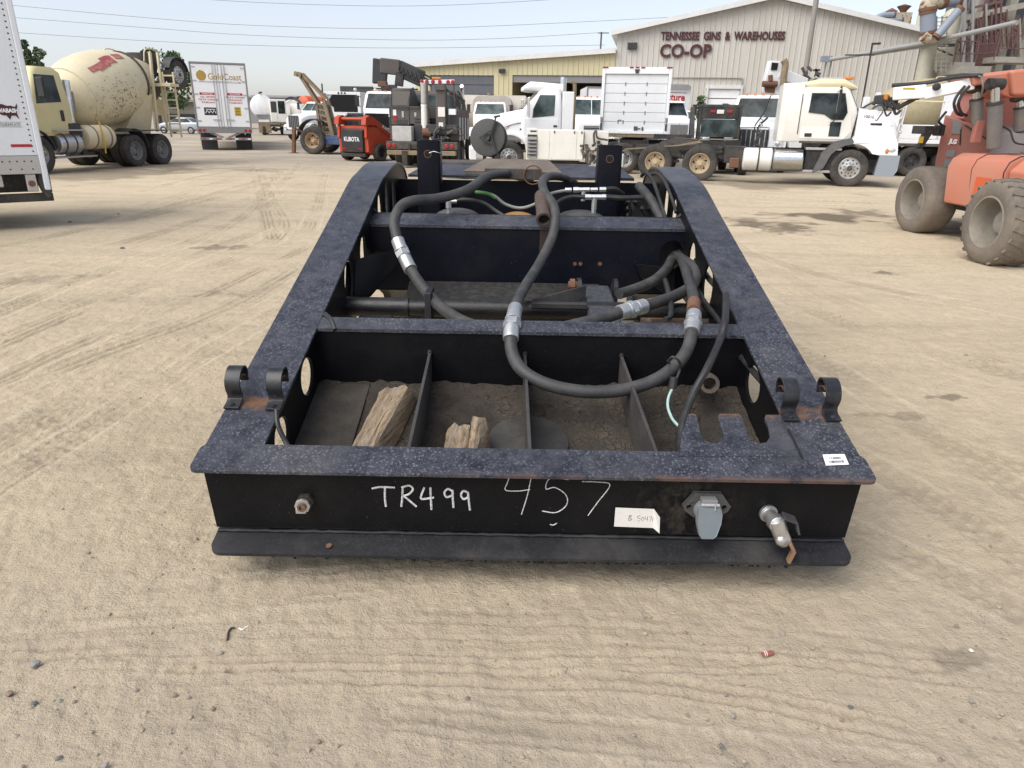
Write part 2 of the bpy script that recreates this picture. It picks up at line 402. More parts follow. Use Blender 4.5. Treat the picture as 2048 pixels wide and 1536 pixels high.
def build_ground():
    ys = np.concatenate([[-90, -40, -15, -6, -2, -.6, 0.0, .35], np.exp(np.linspace(math.log(.6), math.log(46), 900)),
                         np.exp(np.linspace(math.log(47), math.log(900), 70))])
    ss = np.concatenate([[-60, -20, -8, -4, -2.4], np.linspace(-1.5, 1.5, 1000), [2.4, 4, 8, 20, 60]])
    S, Y = np.meshgrid(ss, ys); X = S * (np.maximum(Y, 0) * .62 + 1.25)
    Z = vnoise(X, Y, .25, 1) * .05 + vnoise(X, Y, .9, 2) * .022 + vnoise(X, Y, 3.1, 3) * .008
    fine = np.clip((14 - Y) / 10, 0, 1)
    Z += (vnoise(X + 9, Y, 11, 4) * .009 + vnoise(X, Y + 5, 27, 5) * .0075 + vnoise(X * .7, Y, 70, 6) * .005) * fine
    foot = np.clip(vnoise(X, Y, 4.5, 11) * 2.2 - .35, 0, 1); Z -= foot * .014 * fine
    wear_shade = np.zeros_like(X); stain = np.zeros_like(X)
    bend = vnoise(X, Y, 1.3, 8) * .07
    for px, wd, ng, dp, tp in TRACKS:
        P = np.array([(p.x, p.y) for p in catmull(gpath(px), 6)])
        bd = np.full(X.shape, 1e9); bu = np.zeros_like(X); bs_ = np.zeros_like(X); acc = 0
        mnx, mny = P.min(0) - wd - .2; mxx, mxy = P.max(0) + wd + .2
        sel = (X > mnx) & (X < mxx) & (Y > mny) & (Y < mxy)
        xs, yy = X[sel], Y[sel]; d_ = np.full(xs.shape, 1e9); u_ = np.zeros(xs.shape); s_ = np.zeros(xs.shape)
        for a, b in zip(P[:-1], P[1:]):
            e = b - a; L = np.hypot(*e)
            if L < 1e-6: continue
            e = e / L; t = np.clip((xs - a[0]) * e[0] + (yy - a[1]) * e[1], 0, L)
            dx, dy = xs - a[0] - e[0] * t, yy - a[1] - e[1] * t; dd = np.hypot(dx, dy); mk = dd < d_
            d_[mk] = dd[mk]; u_[mk] = (-dx * e[1] + dy * e[0])[mk]; s_[mk] = (acc + t)[mk]; acc += L
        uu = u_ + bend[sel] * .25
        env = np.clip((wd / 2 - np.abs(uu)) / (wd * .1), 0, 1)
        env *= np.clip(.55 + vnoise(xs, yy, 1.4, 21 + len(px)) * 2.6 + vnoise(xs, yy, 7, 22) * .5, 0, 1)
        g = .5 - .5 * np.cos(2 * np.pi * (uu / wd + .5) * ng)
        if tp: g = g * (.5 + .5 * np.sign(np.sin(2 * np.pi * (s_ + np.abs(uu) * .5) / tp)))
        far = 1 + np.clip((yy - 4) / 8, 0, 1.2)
        Z[sel] += env * (g * dp * far - dp * .9 * far); wear_shade[sel] = np.maximum(wear_shade[sel], env * (1 - g) ** 1.6 * (.55 if tp else .8 if wd < .15 else 1))
        rim = np.exp(-((np.abs(uu) - wd * .58) / (wd * .09)) ** 2); wear_shade[sel] -= rim * .45 * np.clip(.5 + vnoise(xs, yy, 1.1, 21) * 2, 0, 1); Z[sel] += rim * dp * .55 * np.clip(.5 + vnoise(xs, yy, 1.1, 21) * 2, 0, 1)
    for px, py, rx, ry, a in STAINS:
        c = on(px, py); q = np.hypot((X - c.x) / rx, (Y - c.y) / (ry * max(1, c.y / 4))) + vnoise(X, Y, 1.6 / rx, 31) * 1.1 + vnoise(X, Y, 5 / rx, 32) * .9
        stain = np.maximum(stain, a * np.clip((1.0 - q) / .55, 0, 1))
    Z *= np.clip((60 - Y) / 30, 0, 1) * (Y > 0)
    Z = np.where(np.abs(S) > 1.6, Z * .2, Z)
    me = bpy.data.meshes.new('ground'); ny, nx = X.shape
    co = np.stack([X, Y, Z], -1).reshape(-1, 3).astype(np.float32)
    idx = np.arange(ny * nx).reshape(ny, nx); q = np.stack([idx[:-1, :-1], idx[:-1, 1:], idx[1:, 1:], idx[1:, :-1]], -1).reshape(-1, 4)
    me.vertices.add(len(co)); me.vertices.foreach_set('co', co.ravel())
    me.loops.add(q.size); me.loops.foreach_set('vertex_index', q.ravel().astype(np.int32))
    me.polygons.add(len(q)); me.polygons.foreach_set('loop_start', np.arange(0, q.size, 4, dtype=np.int32)); me.polygons.foreach_set('loop_total', np.full(len(q), 4, np.int32))
    me.update(); me.polygons.foreach_set('use_smooth', np.ones(len(q), bool))
    for nm, arr in (('wear_shade', wear_shade), ('stain', stain)):
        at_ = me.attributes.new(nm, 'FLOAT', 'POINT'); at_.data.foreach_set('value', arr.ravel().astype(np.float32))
    mt, n, bs = nodes('dirt'); co = coords(n)
    def attr(nm):
        a = n.nodes.new('ShaderNodeAttribute'); a.attribute_name = nm; return a.outputs['Fac']
    sep = n.nodes.new('ShaderNodeSeparateXYZ'); n.links.new(co, sep.inputs[0])
    big = nz(n, co, .11, 4); med = nz(n, co, .8, 7, .68); fin = nz(n, co, 9, 8, .75); grit = nz(n, co, 70, 4, .7)
    c = mix(n, ramp(n, big, .35, .65), (.54, .455, .33), (.68, .57, .40))
    c = mix(n, ramp(n, med, .34, .68, 0, .7), c, (.42, .345, .245))
    c = mix(n, ramp(n, med, .55, .8, 0, .6), c, (.68, .575, .40))
    mpx = n.nodes.new('ShaderNodeMapping'); mpx.inputs['Scale'].default_value = (.16, 1.0, 1); mpx.inputs['Rotation'].default_value = (0, 0, .25); n.links.new(co, mpx.inputs[0])
    stv = nz(n, mpx.outputs[0], 1.5, 7, .7); c = mix(n, ramp(n, stv, .40, .62, 0, .65), c, (.76, .635, .44)); c = mix(n, ramp(n, stv, .52, .70, 0, .4), c, (.40, .335, .24))
    edge = mul(n, ramp(n, sep.outputs[1], 19, 30), ramp(n, nz(n, co, .35, 5), .3, .6, .35, 1))
    c = mix(n, edge, c, (.34, .305, .26))
    c = mix(n, ramp(n, fin, .38, .72, 0, .42), c, (.30, .24, .17))
    c = mix(n, ramp(n, grit, .6, .8, 0, .35), c, (.17, .145, .12))
    vo = n.nodes.new('ShaderNodeTexVoronoi'); vo.inputs['Scale'].default_value = 55; n.links.new(co, vo.inputs['Vector'])
    peb = mul(n, ramp(n, vo.outputs['Distance'], .14, .2, 1, 0), ramp(n, nz(n, co, 3.2, 3), .5, .62, 0, .75))
    c = mix(n, peb, c, mix(n, nz(n, co, 37, 0), (.16, .14, .125), (.52, .47, .39)))
    wa = attr('wear_shade'); c = mix(n, ramp(n, wa, 0, 1, 0, .55), c, (.27, .22, .155)); c = mix(n, ramp(n, wa, -.6, 0, .55, 0), c, (.74, .64, .475))  # grooves: compacted-dirt tone plus painted-in shade; rims: loose-sand tone plus painted highlight
    st = attr('stain'); c = mix(n, mul(n, st, 1.0), c, (.085, .068, .048))
    n.links.new(c, bs.inputs['Base Color']); bs.inputs['Roughness'].default_value = .95; bs.inputs['Specular IOR Level'].default_value = .15
    nearw = ramp(n, sep.outputs[1], 1.2, 3.2, .5, 0); c = mix(n, nearw, c, mix(n, fin, (.36, .305, .24), (.57, .49, .385)))
    cl = nz(n, co, 26, 6, .8); c = mix(n, ramp(n, cl, .58, .72, 0, .3), c, (.27, .225, .165)); c = mix(n, ramp(n, cl, .28, .44, .35, 0), c, (.70, .61, .47))
    n.links.new(c, bs.inputs['Base Color'])
    hgt = mul(n, mul(n, mul(n, fin, .55), mul(n, mul(n, grit, .22), mul(n, cl, .34), 'ADD'), 'ADD'), mul(n, peb, .14), 'ADD')
    bump(n, bs, hgt, 1.0, .045)
    me.materials.append(mt); o = link('ground', me); o['kind'] = 'structure'
build_ground()

def rock(mb, c, r, seed, flat=.6):
    rs = random.Random(seed); rings = []
    for j in range(5):
        e = -1.3 + 2.6 * j / 4; ring = []
        for i in range(7):
            g = 2 * math.pi * i / 7 + .3 * j; k = r * rs.uniform(.75, 1.2)
            ring.append((c[0] + k * math.cos(e) * math.cos(g), c[1] + k * math.cos(e) * math.sin(g), c[2] + flat * r * math.sin(e) * rs.uniform(.8, 1.1)))
        rings.append(ring)
    mb.loft(rings)
gr = MB(); rg = random.Random(5)
for i in range(3400):
    Yp = .75 + 6.5 * rg.random() ** 1.7; Xp = rg.uniform(-.85, .85) * (Yp + .9)
    nn = mnoise.noise(Vector((Xp * 1.3, Yp * 1.3, 0)))
    if nn < rg.uniform(-.5, .3): continue
    r = .0022 + .0065 * rg.random() ** 3.2; gr.m(rg.choice((0, 0, 1, 2)))
    rock(gr, (Xp, Yp, r * .2), r, i)
g = link('gravel', mesh('gravel', gr, [paint('pebble_tan', (.36, .30, .22), .9, dirt=.3, scale=30), paint('pebble_grey', (.27, .25, .225), .9, dirt=.3, scale=30), paint('pebble_brown', (.24, .19, .14), .9, dirt=.3, scale=30)], 0, 0))
g['kind'] = 'stuff'
for i, (px, py, r, col, lab) in enumerate([
        (70, 1331, .021, (.24, .225, .21), 'pale grey angular stone on the dirt at far lower left'),
        (1942, 1302, .011, (.75, .73, .70), 'white chip lying on the edge of the damp patch in the dirt'),
        (19, 1389, .015, (.22, .12, .09), 'brown red broken stone at the left edge of the dirt'),
        (68, 1408, .012, (.08, .09, .10), 'small dark slate chip just below the pale grey stone'),
        (1564, 1268, .015, (.30, .26, .21), 'tan pebble above the red shell case on the dirt'),
        (935, 1399, .011, (.15, .11, .10), 'dark brown pebble alone in the dirt below the chalk number'),
        (1443, 1494, .012, (.09, .085, .08), 'dark round pebble near the bottom edge right of centre'),
        (118, 1518, .012, (.10, .09, .08), 'dark oval pebble near the bottom left corner'),
        (211, 1532, .013, (.28, .26, .24), 'grey pebble at the bottom edge left of centre'),
        (1310, 1180, .010, (.36, .31, .24), 'tan pebble just below the front beam right of the paper tag'),
        (586, 1158, .011, (.45, .40, .33), 'pale pebble just below the left end of the front beam'),
        (1700, 1416, .012, (.06, .06, .065), 'black stone chip left of the damp patch near the right side'),
        (245, 498, .055, (.10, .09, .085), 'small dark clod between the tyre tracks at left'),
        (237, 430, .05, (.10, .09, .085), 'dark clod in the tracks below the white trailer'),
        (140, 446, .06, (.09, .085, .08), 'flat dark scrap on the dirt near the white trailer guard'),
        (1932, 712, .025, (.2, .16, .12), 'brown stone alone on the dirt right of the frame')]):
    r *= .8 if py > 800 else .6; col = tuple(.75 * v + .07 for v in col)
    mb = MB(); c = on(px, py); rock(mb, (c.x, c.y, r * .35), r, 900 + i)
    tag(part('stone', mb, paint('stone', col, .85, dirt=.3, scale=40, bmp=.001), None, 0, 0), lab, 'stone', 'loose stones on the dirt')
mb = MB(); a = on(1524, 1314); b = on(1545, 1310); mb.tube([a + Vector((0, 0, .012)), b + Vector((0, 0, .009))], .0085, 10, smooth=False)
sh = thing('shell_case', 'flattened red shell case with white bands on the dirt', 'litter', a, world=True)
part('body', mb, paint('faded_red', (.30, .07, .06), .6, dirt=.4, scale=40), sh)
mb = MB(); d = (b - a); [mb.cyl(a + d * t + Vector((0, 0, .012)), a + d * (t + .05) + Vector((0, 0, .012)), .0095, n=10) for t in (.12, .3)]
part('band', mb, M['paper'], sh)
mb = MB(); q = [on(455, 1283), on(457, 1268), on(462, 1260), on(470, 1258)]; mb.tube([p + Vector((0, 0, .006)) for p in q], .0035, 6)
tag(part('twig', mb, paint('twig', (.05, .035, .03), .8), None), 'dark bent twig on the dirt below the front beam', 'twig')
mb = MB(); q = [on(478, 1258), on(485, 1261), on(492, 1256), on(496, 1254)]; mb.tube([p + Vector((0, 0, .004)) for p in q], .003, 6)
tag(part('straw', mb, M['paper'], None), 'short pale curl of straw beside the dark twig', 'straw')

# ---------------------------------------------------------------- warehouse
A = Vector((at(1230, 150, 62).x, 62, 0)); B = Vector((at(1838, 150, 58).x, 58, 0))
E_ = (B - A).normalized(); N_ = Vector((E_.y, -E_.x, 0))       # N_ points to the viewer
def fac(px, py):                                               # photo point -> (distance along the front, height)
    d = ray(px, py); t = (A - CP).dot(N_) / d.dot(N_); p = CP + d * t; return (p - A).dot(E_), p.z
def fp(u, z, o=0.0): p = A + E_ * u + N_ * o; return Vector((p.x, p.y, z))
def ribbed(mb, u0, u1, bot, top, pitch=.42, o=0.0):            # sheet wall with standing ribs
    u = u0; rows = []
    while u < u1 - 1e-4:
        for du, dd in ((0, 0), (pitch * .72, 0), (pitch * .80, .045), (pitch * .92, .045)):
            if u + du < u1: rows.append((u + du, dd))
        u += pitch
    rows.append((u1, 0)); mb.strip([fp(a, bot(a), o + d) for a, d in rows], [fp(a, top(a), o + d) for a, d in rows])
M['siding'] = paint('grey_siding', (.55, .525, .47), .5, dirt=.4, dcol=(.40, .35, .28), scale=.5, streak=True)
M['ysiding'] = paint('yellow_siding', (.60, .545, .34), .5, dirt=.25, dcol=(.45, .38, .22), scale=.5, streak=True)
M['trimw'] = paint('white_trim', (.70, .70, .68), .5, dirt=.25, scale=1)
M['roofm'] = paint('metal_roof', (.55, .55, .53), .45, dirt=.3, scale=.5)
uL, zL = fac(1230, 66); uR, zR = fac(1845, 64); uP, zP = fac(1552, -3)
zE = (zL + zR) / 2; uW = uR
gable = lambda u: zE + (zP - zE) * (u / uP if u < uP else (uW - u) / (uW - uP))
wh = thing('warehouse', 'grey ribbed metal gable warehouse with maroon letters on its front', 'warehouse', fp(uW / 2, 0), world=True)
d0, dz0 = fac(1405, 300); d1, dzt = fac(1480, 178)
mb = MB(); ribbed(mb, 0, d0, lambda u: 0, gable); ribbed(mb, d1, uW, lambda u: 0, gable); ribbed(mb, d0, d1, lambda u: dzt, gable)
mb.m(0); Dp = -45
for u in (0, uW): mb.quad(fp(u, 0, 0), fp(u, 0, Dp), fp(u, zE, Dp), fp(u, zE, 0))
mb.quad(fp(0, 0, Dp), fp(uW, 0, Dp), fp(uW, zE, Dp), fp(uP, zP, Dp), fp(0, zE, Dp))
part('wall', mb, M['siding'], wh)
mb = MB()
for ua, za, ub, zb in ((-.5, zE - .18, uP, zP), (uP, zP, uW + .5, zE - .18)):
    mb.loft([[fp(ua, za + .06, o), fp(ub, zb + .06, o), fp(ub, zb + .3, o), fp(ua, za + .3, o)] for o in (.45, Dp)])
rf = part('roof', mb, M['roofm'], wh)
mb = MB(); mb.bar(fp(-.5, zE - .05, .55), fp(uP, zP + .13, .55), .14, .34); mb.bar(fp(uP, zP + .13, .55), fp(uW + .5, zE - .05, .55), .14, .34)
part('rake_trim', mb, M['trimw'], rf)
mb = MB(); u0, z0 = fac(1446, 72); ua, _ = fac(1322, 72); ub, _ = fac(1570, 72)
mb.text('TENNESSEE  GINS  &  WAREHOUSES', .62, fp((ua + ub) / 2, z0, .06), E_, (0, 0, 1), .035, .06, ub - ua); part('wall_letters', mb, M['maroon'], wh, label='small maroon letters reading TENNESSEE GINS & WAREHOUSES')
mb = MB(); ua, z0 = fac(1320, 102); ub, _ = fac(1423, 102)
mb.text('CO-OP', .98, fp((ua + ub) / 2, z0, .06), E_, (0, 0, 1), .03, .1, ub - ua); part('wall_letters', mb, M['maroon'], wh, label='large dark letters reading CO-OP')
mb = MB(); nP = 6; H = dzt / nP
for i in range(nP):
    mb.loft([[fp(d0, i * H + .03, o), fp(d1, i * H + .03, o), fp(d1, (i + 1) * H - .03, o), fp(d0, (i + 1) * H - .03, o)] for o in (-.06, -.12)])
dr = part('overhead_door', mb, M['white'], wh)
mb = MB()
for a in (.1, .42, .74):
    u = d0 + (d1 - d0) * a; z = fac(1440, 214)[1]; mb.loft([[fp(u, z - .1, o), fp(u + (d1 - d0) * .17, z - .1, o), fp(u + (d1 - d0) * .17, z + .1, o), fp(u, z + .1, o)] for o in (-.05, -.08)])
part('window', mb, M['glass'], dr)
mb = MB(); mb.bar(fp(d0 - .12, 0, .05), fp(d0 - .12, dzt + .25, .05), .26, .12); mb.bar(fp(d1 + .12, 0, .05), fp(d1 + .12, dzt + .25, .05), .26, .12); mb.bar(fp(d0 - .25, dzt + .13, .062), fp(d1 + .25, dzt + .13, .062), .12, .26)
part('door_frame', mb, M['trimw'], wh)
def wpack(parent, px, py, s):
    u, z = fac(px, py); mb = MB(); mb.loft([[fp(u - s, z - s * .7, .04), fp(u + s, z - s * .7, .04), fp(u + s, z + s * .7, .04), fp(u - s, z + s * .7, .04)], [fp(u - s, z - s * .7, .3), fp(u + s, z - s * .7, .3), fp(u + s, z + s * .5, .34), fp(u - s, z + s * .5, .34)]])
    part('wall_light', mb, M['charcoal'], parent, .02)
wpack(wh, 1265, 92, .36)
mb = MB(); c1 = fac(1345, 155); c2 = fac(1485, 157); mb.tube([fp(c1[0], c1[1], .1), fp(c2[0] - .5, c1[1], .1), fp(c2[0] - .1, c1[1] - .1, .1), fp(c2[0], c1[1] - .5, .1), fp(c2[0], .3, .1)], .05, 8, 4)
part('conduit', mb, M['galv'], wh)
# yellow lean-to beside it
le = thing('yellow_workshop', 'yellow ribbed metal workshop with one open bay left of the grey warehouse', 'workshop', fp(-9, 0), world=True)
uq, zq = fac(830, 133); _, zq2 = fac(1230, 104)
ltop = lambda u: zq + (zq2 - zq) * (u - uq) / (0 - uq)
o1a, o1t = fac(860, 150); o1b, _ = fac(988, 150); o2a, o2t = fac(1025, 150); o2b, _ = fac(1228, 150)
mb = MB()
for a, b in ((uq, o1a), (o1b, o2a), (o2b, -.02)): ribbed(mb, a, b, lambda u: 0, ltop, o=.0)
ribbed(mb, o1a, o1b, lambda u: o1t, ltop); ribbed(mb, o2a, o2b, lambda u: o2t, ltop)
for u in (uq,): mb.quad(fp(u, 0, 0), fp(u, 0, -30), fp(u, zq, -30), fp(u, zq, 0))
mb.quad(fp(uq, 0, -30), fp(-.02, 0, -30), fp(-.02, zq2, -30), fp(uq, zq, -30)); mb.quad(fp(o1b + .9, 0, -.3), fp(o1b + .9, 0, -30), fp(o1b + .9, zq, -30), fp(o1b + .9, zq, -.3))
part('wall', mb, M['ysiding'], le)
mb = MB(); mb.loft([[fp(uq - .3, zq, o), fp(-.05, zq2, o), fp(-.05, zq2 + .2, o), fp(uq - .3, zq + .2, o)] for o in (.3, -30)]); rf = part('roof', mb, M['roofm'], le)
mb = MB(); mb.bar(fp(uq - .35, zq + .08, .4), fp(-.05, zq2 + .08, .4), .16, .36); part('fascia', mb, M['trimw'], rf)
mb = MB(); k = 7
for i in range(k): mb.loft([[fp(o1a, o1t * i / k + .02, o), fp(o1b, o1t * i / k + .02, o), fp(o1b, o1t * (i + 1) / k - .02, o), fp(o1a, o1t * (i + 1) / k - .02, o)] for o in (-.08, -.14)])
part('overhead_door', mb, paint('blue_grey_door', (.10, .11, .13), .5, dirt=.2), le)
mb = MB(); mb.loft([[fp(o2a, o2t - .55, o), fp(o2b, o2t - .55, o), fp(o2b, o2t, o), fp(o2a, o2t, o)] for o in (-.1, -.6)]); part('rolled_door', mb, M['grey'], le)
wpack(le, 1005, 142, .24)
mb = MB(); u1, z1 = fac(1215, 94); u2, z2 = fac(1110, 110); u3, z3 = fac(1000, 113)
mb.loft([[fp(u3 - 8, z3 * .5, o), fp(2, z3 * .5, o), fp(2, z1 + 2.2, o), fp(u3 - 8, z3 + .4, o)] for o in (-32, -33)])
bk = thing('shed', 'yellow metal shed end rising behind the yellow workshop roof', 'shed', fp(-4, 0, -32), world=True); part('wall', mb, M['ysiding'], bk)

# ---------------------------------------------------------------- poles, cables
up = thing('utility_pole', 'tall grey utility pole in front of the warehouse gable', 'utility pole', at(1608, 200, 50) * Vector((1, 1, 0)) if False else Vector((at(1610, 150, 50).x, 50, 0)), world=True)
mb = MB(); p = Vector((at(1610, 150, 50).x, 50, 0)); mb.lathe([(.19, 0), (.15, 14)], p, (0, 0, 1), 12); part('pole', mb, paint('grey_wood_pole', (.27, .25, .23), .85, dirt=.4, streak=True), up)
mb = MB(); mb.bar(p + Vector((-1.2, -.2, 12.6)), p + Vector((1.2, -.2, 12.6)), .12, .12); part('crossarm', mb, M['grey'], up)
bp = thing('lamp_post', 'thin black steel post with two side arms before the grey warehouse wall', 'post', Vector((at(1720, 232, 40).x, 40, 0)), world=True)
p0 = at(1720, 232, 40); p1 = at(1745, 87, 40); mb = MB(); mb.cyl(Vector((p0.x, 40, 0)), p0, .05, n=8); mb.cyl(p0, p1, .05, n=8); part('post', mb, M['black'], bp)
mb = MB(); mb.bar(p1 - Vector((.04, 0, .02)), at(1761, 87, 40), .08, .1); part('arm', mb, M['black'], bp)
mb = MB(); mb.bar(at(1690, 110, 40), at(1749, 110, 40), .07, .06); part('arm', mb, M['black'], bp)
tp = thing('utility_pole', 'slim far pole with a short crossarm behind the yellow workshop roof', 'utility pole', Vector((at(1203, 120, 95).x, 95, 0)), world=True)
mb = MB(); t_ = at(1203, 64, 95); mb.cyl((t_.x, 95, 0), t_, .1, n=8); part('pole', mb, M['dusty'], tp); mb = MB(); mb.bar(at(1196, 66, 95), at(1218, 66, 95), .1, .1); part('crossarm', mb, M['dusty'], tp)
for pts, lab in (([(-60, 30), (40, 36), (300, 56), (512, 71), (800, 80), (1000, 77), (1203, 65)], 'dark overhead cable running to the slim far pole, second lowest'),
                 ([(-60, 2), (40, 12), (300, 36), (512, 51), (820, 57), (1200, 42), (1620, 18)], 'overhead cable passing highest over the mixer truck'),
                 ([(-60, 58), (45, 66), (300, 82), (512, 91), (820, 96), (1210, 90)], 'faint lowest overhead cable above the box trailer'),
                 ([(300, -12), (430, 0), (620, 9), (820, 12), (1010, 5), (1200, -8)], 'topmost overhead cable sagging at the upper edge of the sky')):
    mb = MB(); mb.tube([at(a, b, 95) for a, b in pts], .019, 5, 5)
    tag(part('power_line', mb, M['charcoal'], None), lab, 'cable', 'overhead power lines')

# ---------------------------------------------------------------- gin plant at the right
SY = 47
gp = thing('gin_plant', 'cotton gin plant of silos, ducts and a dark hopper tower at far right', 'plant', Vector((at(1900, 150, SY).x, SY, 0)), world=True)
def vcyl(px0, px1, pyt, Y, dome=0.0, zb=0.0):
    a, b = at(px0, 120, Y), at(px1, 120, Y); r = (b.x - a.x) / 2; zt = at((px0 + px1) / 2, pyt, Y).z; c = Vector(((a.x + b.x) / 2, Y, zb))
    pr_ = [(r, 0), (r, zt - zb - dome)]
    if dome: pr_ += [(r * math.cos(g), zt - zb - dome + dome * math.sin(g)) for g in (.4, .8, 1.2, 1.5)]
    mb = MB(); mb.lathe(pr_, c, (0, 0, 1), 24); return mb
for a, b, t, Y, dm in ((1868, 1904, 16, 43, .6), (1838, 1868, 84, 42.5, 0), (1818, 1832, 17, 60, .5), (1831, 1845, 17, 59, .5), (1896, 1920, 60, 43.4, .5)):
    part('silo', vcyl(a, b, t, Y, dm), M['silo'], gp)
def duct(pts, r, Y, mat, rings=True):
    P = [at(a, b, Y) for a, b in pts]; mb = MB(); mb.tube(P, r, 14, 5, smooth=len(P) > 2); d = part('duct', mb, mat, gp)
    if rings:
        mb = MB()
        for i, p in enumerate((P[0], P[-1])):
            q = P[1] if i == 0 else P[-2]; e = (q - p).normalized(); mb.cyl(p, p + e * .14, r * 1.12, n=14)
        part('flange', mb, M['rust'], d)
duct([(1856, 68), (1856, 21)], .38, 41, M['bluegrey']); duct([(1856, 21), (1857, 8), (1870, 1), (1888, 0)], .40, 41, M['ductrust']); duct([(1886, 1), (1920, -2)], .35, 41, M['bluegrey'])
duct([(1871, 76), (1922, 15)], .21, 40.5, M['bluegrey']); duct([(1846, 72), (1858, 78), (1872, 74)], .26, 40.8, M['ductrust'], False)
duct([(1748, 40), (1764, 31), (1790, 29)], .22, 63, M['bluegrey']); duct([(1766, 41), (1806, 39)], .17, 63, M['bluegrey'])
mb = MB(); a, b = at(1790, 24, 64), at(1822, 44, 64); mb.box(a.x, b.x, 64, 66, b.z - 3, a.z); part('duct_box', mb, M['ductrust'], gp)
mb = MB(); c = at(1809, 10, 64.6); mb.lathe([(.2, -1), (.25, -.45), (.55, -.1), (.1, 0.05)], c, (0, 0, 1), 12); mb.lathe([(.5, 0), (.05, .25)], at(1783, 23, 64.6), (0, 0, 1), 12); part('roof_vent', mb, M['rust'], gp)
# hopper tower
HX0, HX1, HY = at(1914, 60, 44).x, at(1914, 60, 44).x + 16, 44
mb = MB(); zt, zb = 15, at(2000, 78, 44).z; u = HX0; rows = []
while u < HX1: rows += [(u, 0), (u + .3, 0), (u + .36, -.09), (u + .46, -.09)]; u += .55
mb.strip([(x, HY + d, zb) for x, d in rows], [(x, HY + d, zt) for x, d in rows]); mb.box(HX0, HX1, HY + .2, HY + 1.6, zb, zt)
mb.loft([[(HX0, HY + .1, zb), (HX1, HY + .1, zb), (HX1, HY + 1.6, zb), (HX0, HY + 1.6, zb)], [(HX0 + 2, HY + .6, zb - 3.5), (HX1 - 2, HY + .6, zb - 3.5), (HX1 - 2, HY + 1.2, zb - 3.5), (HX0 + 2, HY + 1.2, zb - 3.5)]])
part('hopper', mb, paint('dark_blue_sheet', (.085, .10, .125), .5, dirt=.4, dcol=(.16, .13, .11), streak=True), gp)
M['beam'] = paint('cream_beam', (.33, .31, .265), .6, dirt=.55, dcol=(.16, .13, .1)); M['maroonsteel'] = paint('maroon_steel', (.12, .06, .06), .7, dirt=.5, dcol=(.2, .13, .1))
for px in (1936, 1999, 2040, 2110):
    x = at(px, 100, 43).x; mb = MB(); mb.box(x, x + .42, 43.0, 43.4, 0, 15); part('column', mb, M['beam'], gp)
for px in (1948, 1962, 1975):
    x = at(px, 100, 42.6).x; mb = MB(); mb.box(x, x + .16, 42.5, 42.66, at(1960, 128, 42.6).z, 12); part('strut', mb, M['maroonsteel'], gp)
for a, b in (((1914, 39), (2060, 8)), ((1905, 60), (1935, 52))):
    mb = MB(); mb.bar(at(*a, 42.8), at(*b, 42.3), .2, .28); part('cross_beam', mb, M['beam'], gp)
for (a, b) in (((1906, 130), (1950, 122)), ((1988, 119), (2090, 101))):
    p, q = at(*a, 41), at(*b, 41); q.z = p.z; mb = MB(); mb.bar(p + Vector((0, .6, 0)), q + Vector((0, .6, 0)), 1.3, .28); part('catwalk', mb, M['beam'], gp)
    L = (q - p).length; k = max(3, int(L / .75)); mb = MB()
    for i in range(k + 1):
        s = p + (q - p) * (i / k); mb.bar(s, s + Vector((0, 0, 1.15)), .05, .05)
    for hh in (.55, 1.15): mb.bar(p + Vector((0, 0, hh)), q + Vector((0, 0, hh)), .05, .05)
    part('railing', mb, M['maroonsteel'], gp)
mb = MB()
for i in range(16): x = at(1951 + i * 3.1, 100, 42).x; mb.bar((x, 42, at(1960, 130, 42).z), (x, 42, at(1960, 62 + (i % 4) * 8, 42).z), .05, .05)
for zz in (90, 108, 126): mb.bar(at(1949, zz, 42), at(2000, zz - 4, 42), .06, .06)
part('stair_cage', mb, M['maroonsteel'], gp)
mb = MB()
for px in (1872, 1882, 1892): mb.bar(at(px, 145, 41.5), at(px + 2, 32, 41.5), .04, .04)
for i in range(14): mb.bar(at(1869, 140 - i * 8, 41.5), at(1897, 139 - i * 8, 41.5), .035, .035)
part('ladder_cage', mb, M['silo'], gp)
M['rustsheet'] = paint('rust_streaked_sheet', (.20, .16, .13), .75, dirt=.5, dcol=(.10, .06, .045), rust=.5, scale=1.2, streak=True)
for i, (px0, px1, y0, y1) in enumerate(((1952, 1990, 62, 118), (2004, 2038, 30, 96), (1930, 1950, 70, 125))):
    a_, b_ = at(px0, y1, 43.8), at(px1, y0, 43.8); mb = MB(); mb.box(a_.x, b_.x, 43.7, 43.85, a_.z, b_.z); part('sheet_panel', mb, M['rustsheet'], gp)
rs = random.Random(21)
for i in range(16):
    px = 1922 + i * 8.5; y0, y1 = rs.uniform(0, 60), rs.uniform(70, 128); mb = MB(); mb.bar(at(px, y1, 42.4), at(px + rs.uniform(-6, 6), y0, 42.4), rs.uniform(.05, .12), .08); part('strut', mb, M[rs.choice(('maroonsteel', 'maroonsteel', 'beam', 'rustsheet'))], gp)
for (a0, b0) in (((1917, 84), (2060, 62)), ((1925, 20), (1998, 4)), ((1938, 46), (1992, 92)), ((1990, 20), (2046, 70)), ((1918, 100), (1990, 90))): mb = MB(); mb.bar(at(*a0, 42.6), at(*b0, 42.4), .09, .12); part('brace', mb, M['maroonsteel'], gp)
for px, r_ in ((1926, .10), (1943, .08)): mb = MB(); mb.cyl(at(px, 128, 41.8), at(px + 4, -10, 41.8), r_, n=10); part('riser_pipe', mb, M['galv'], gp)
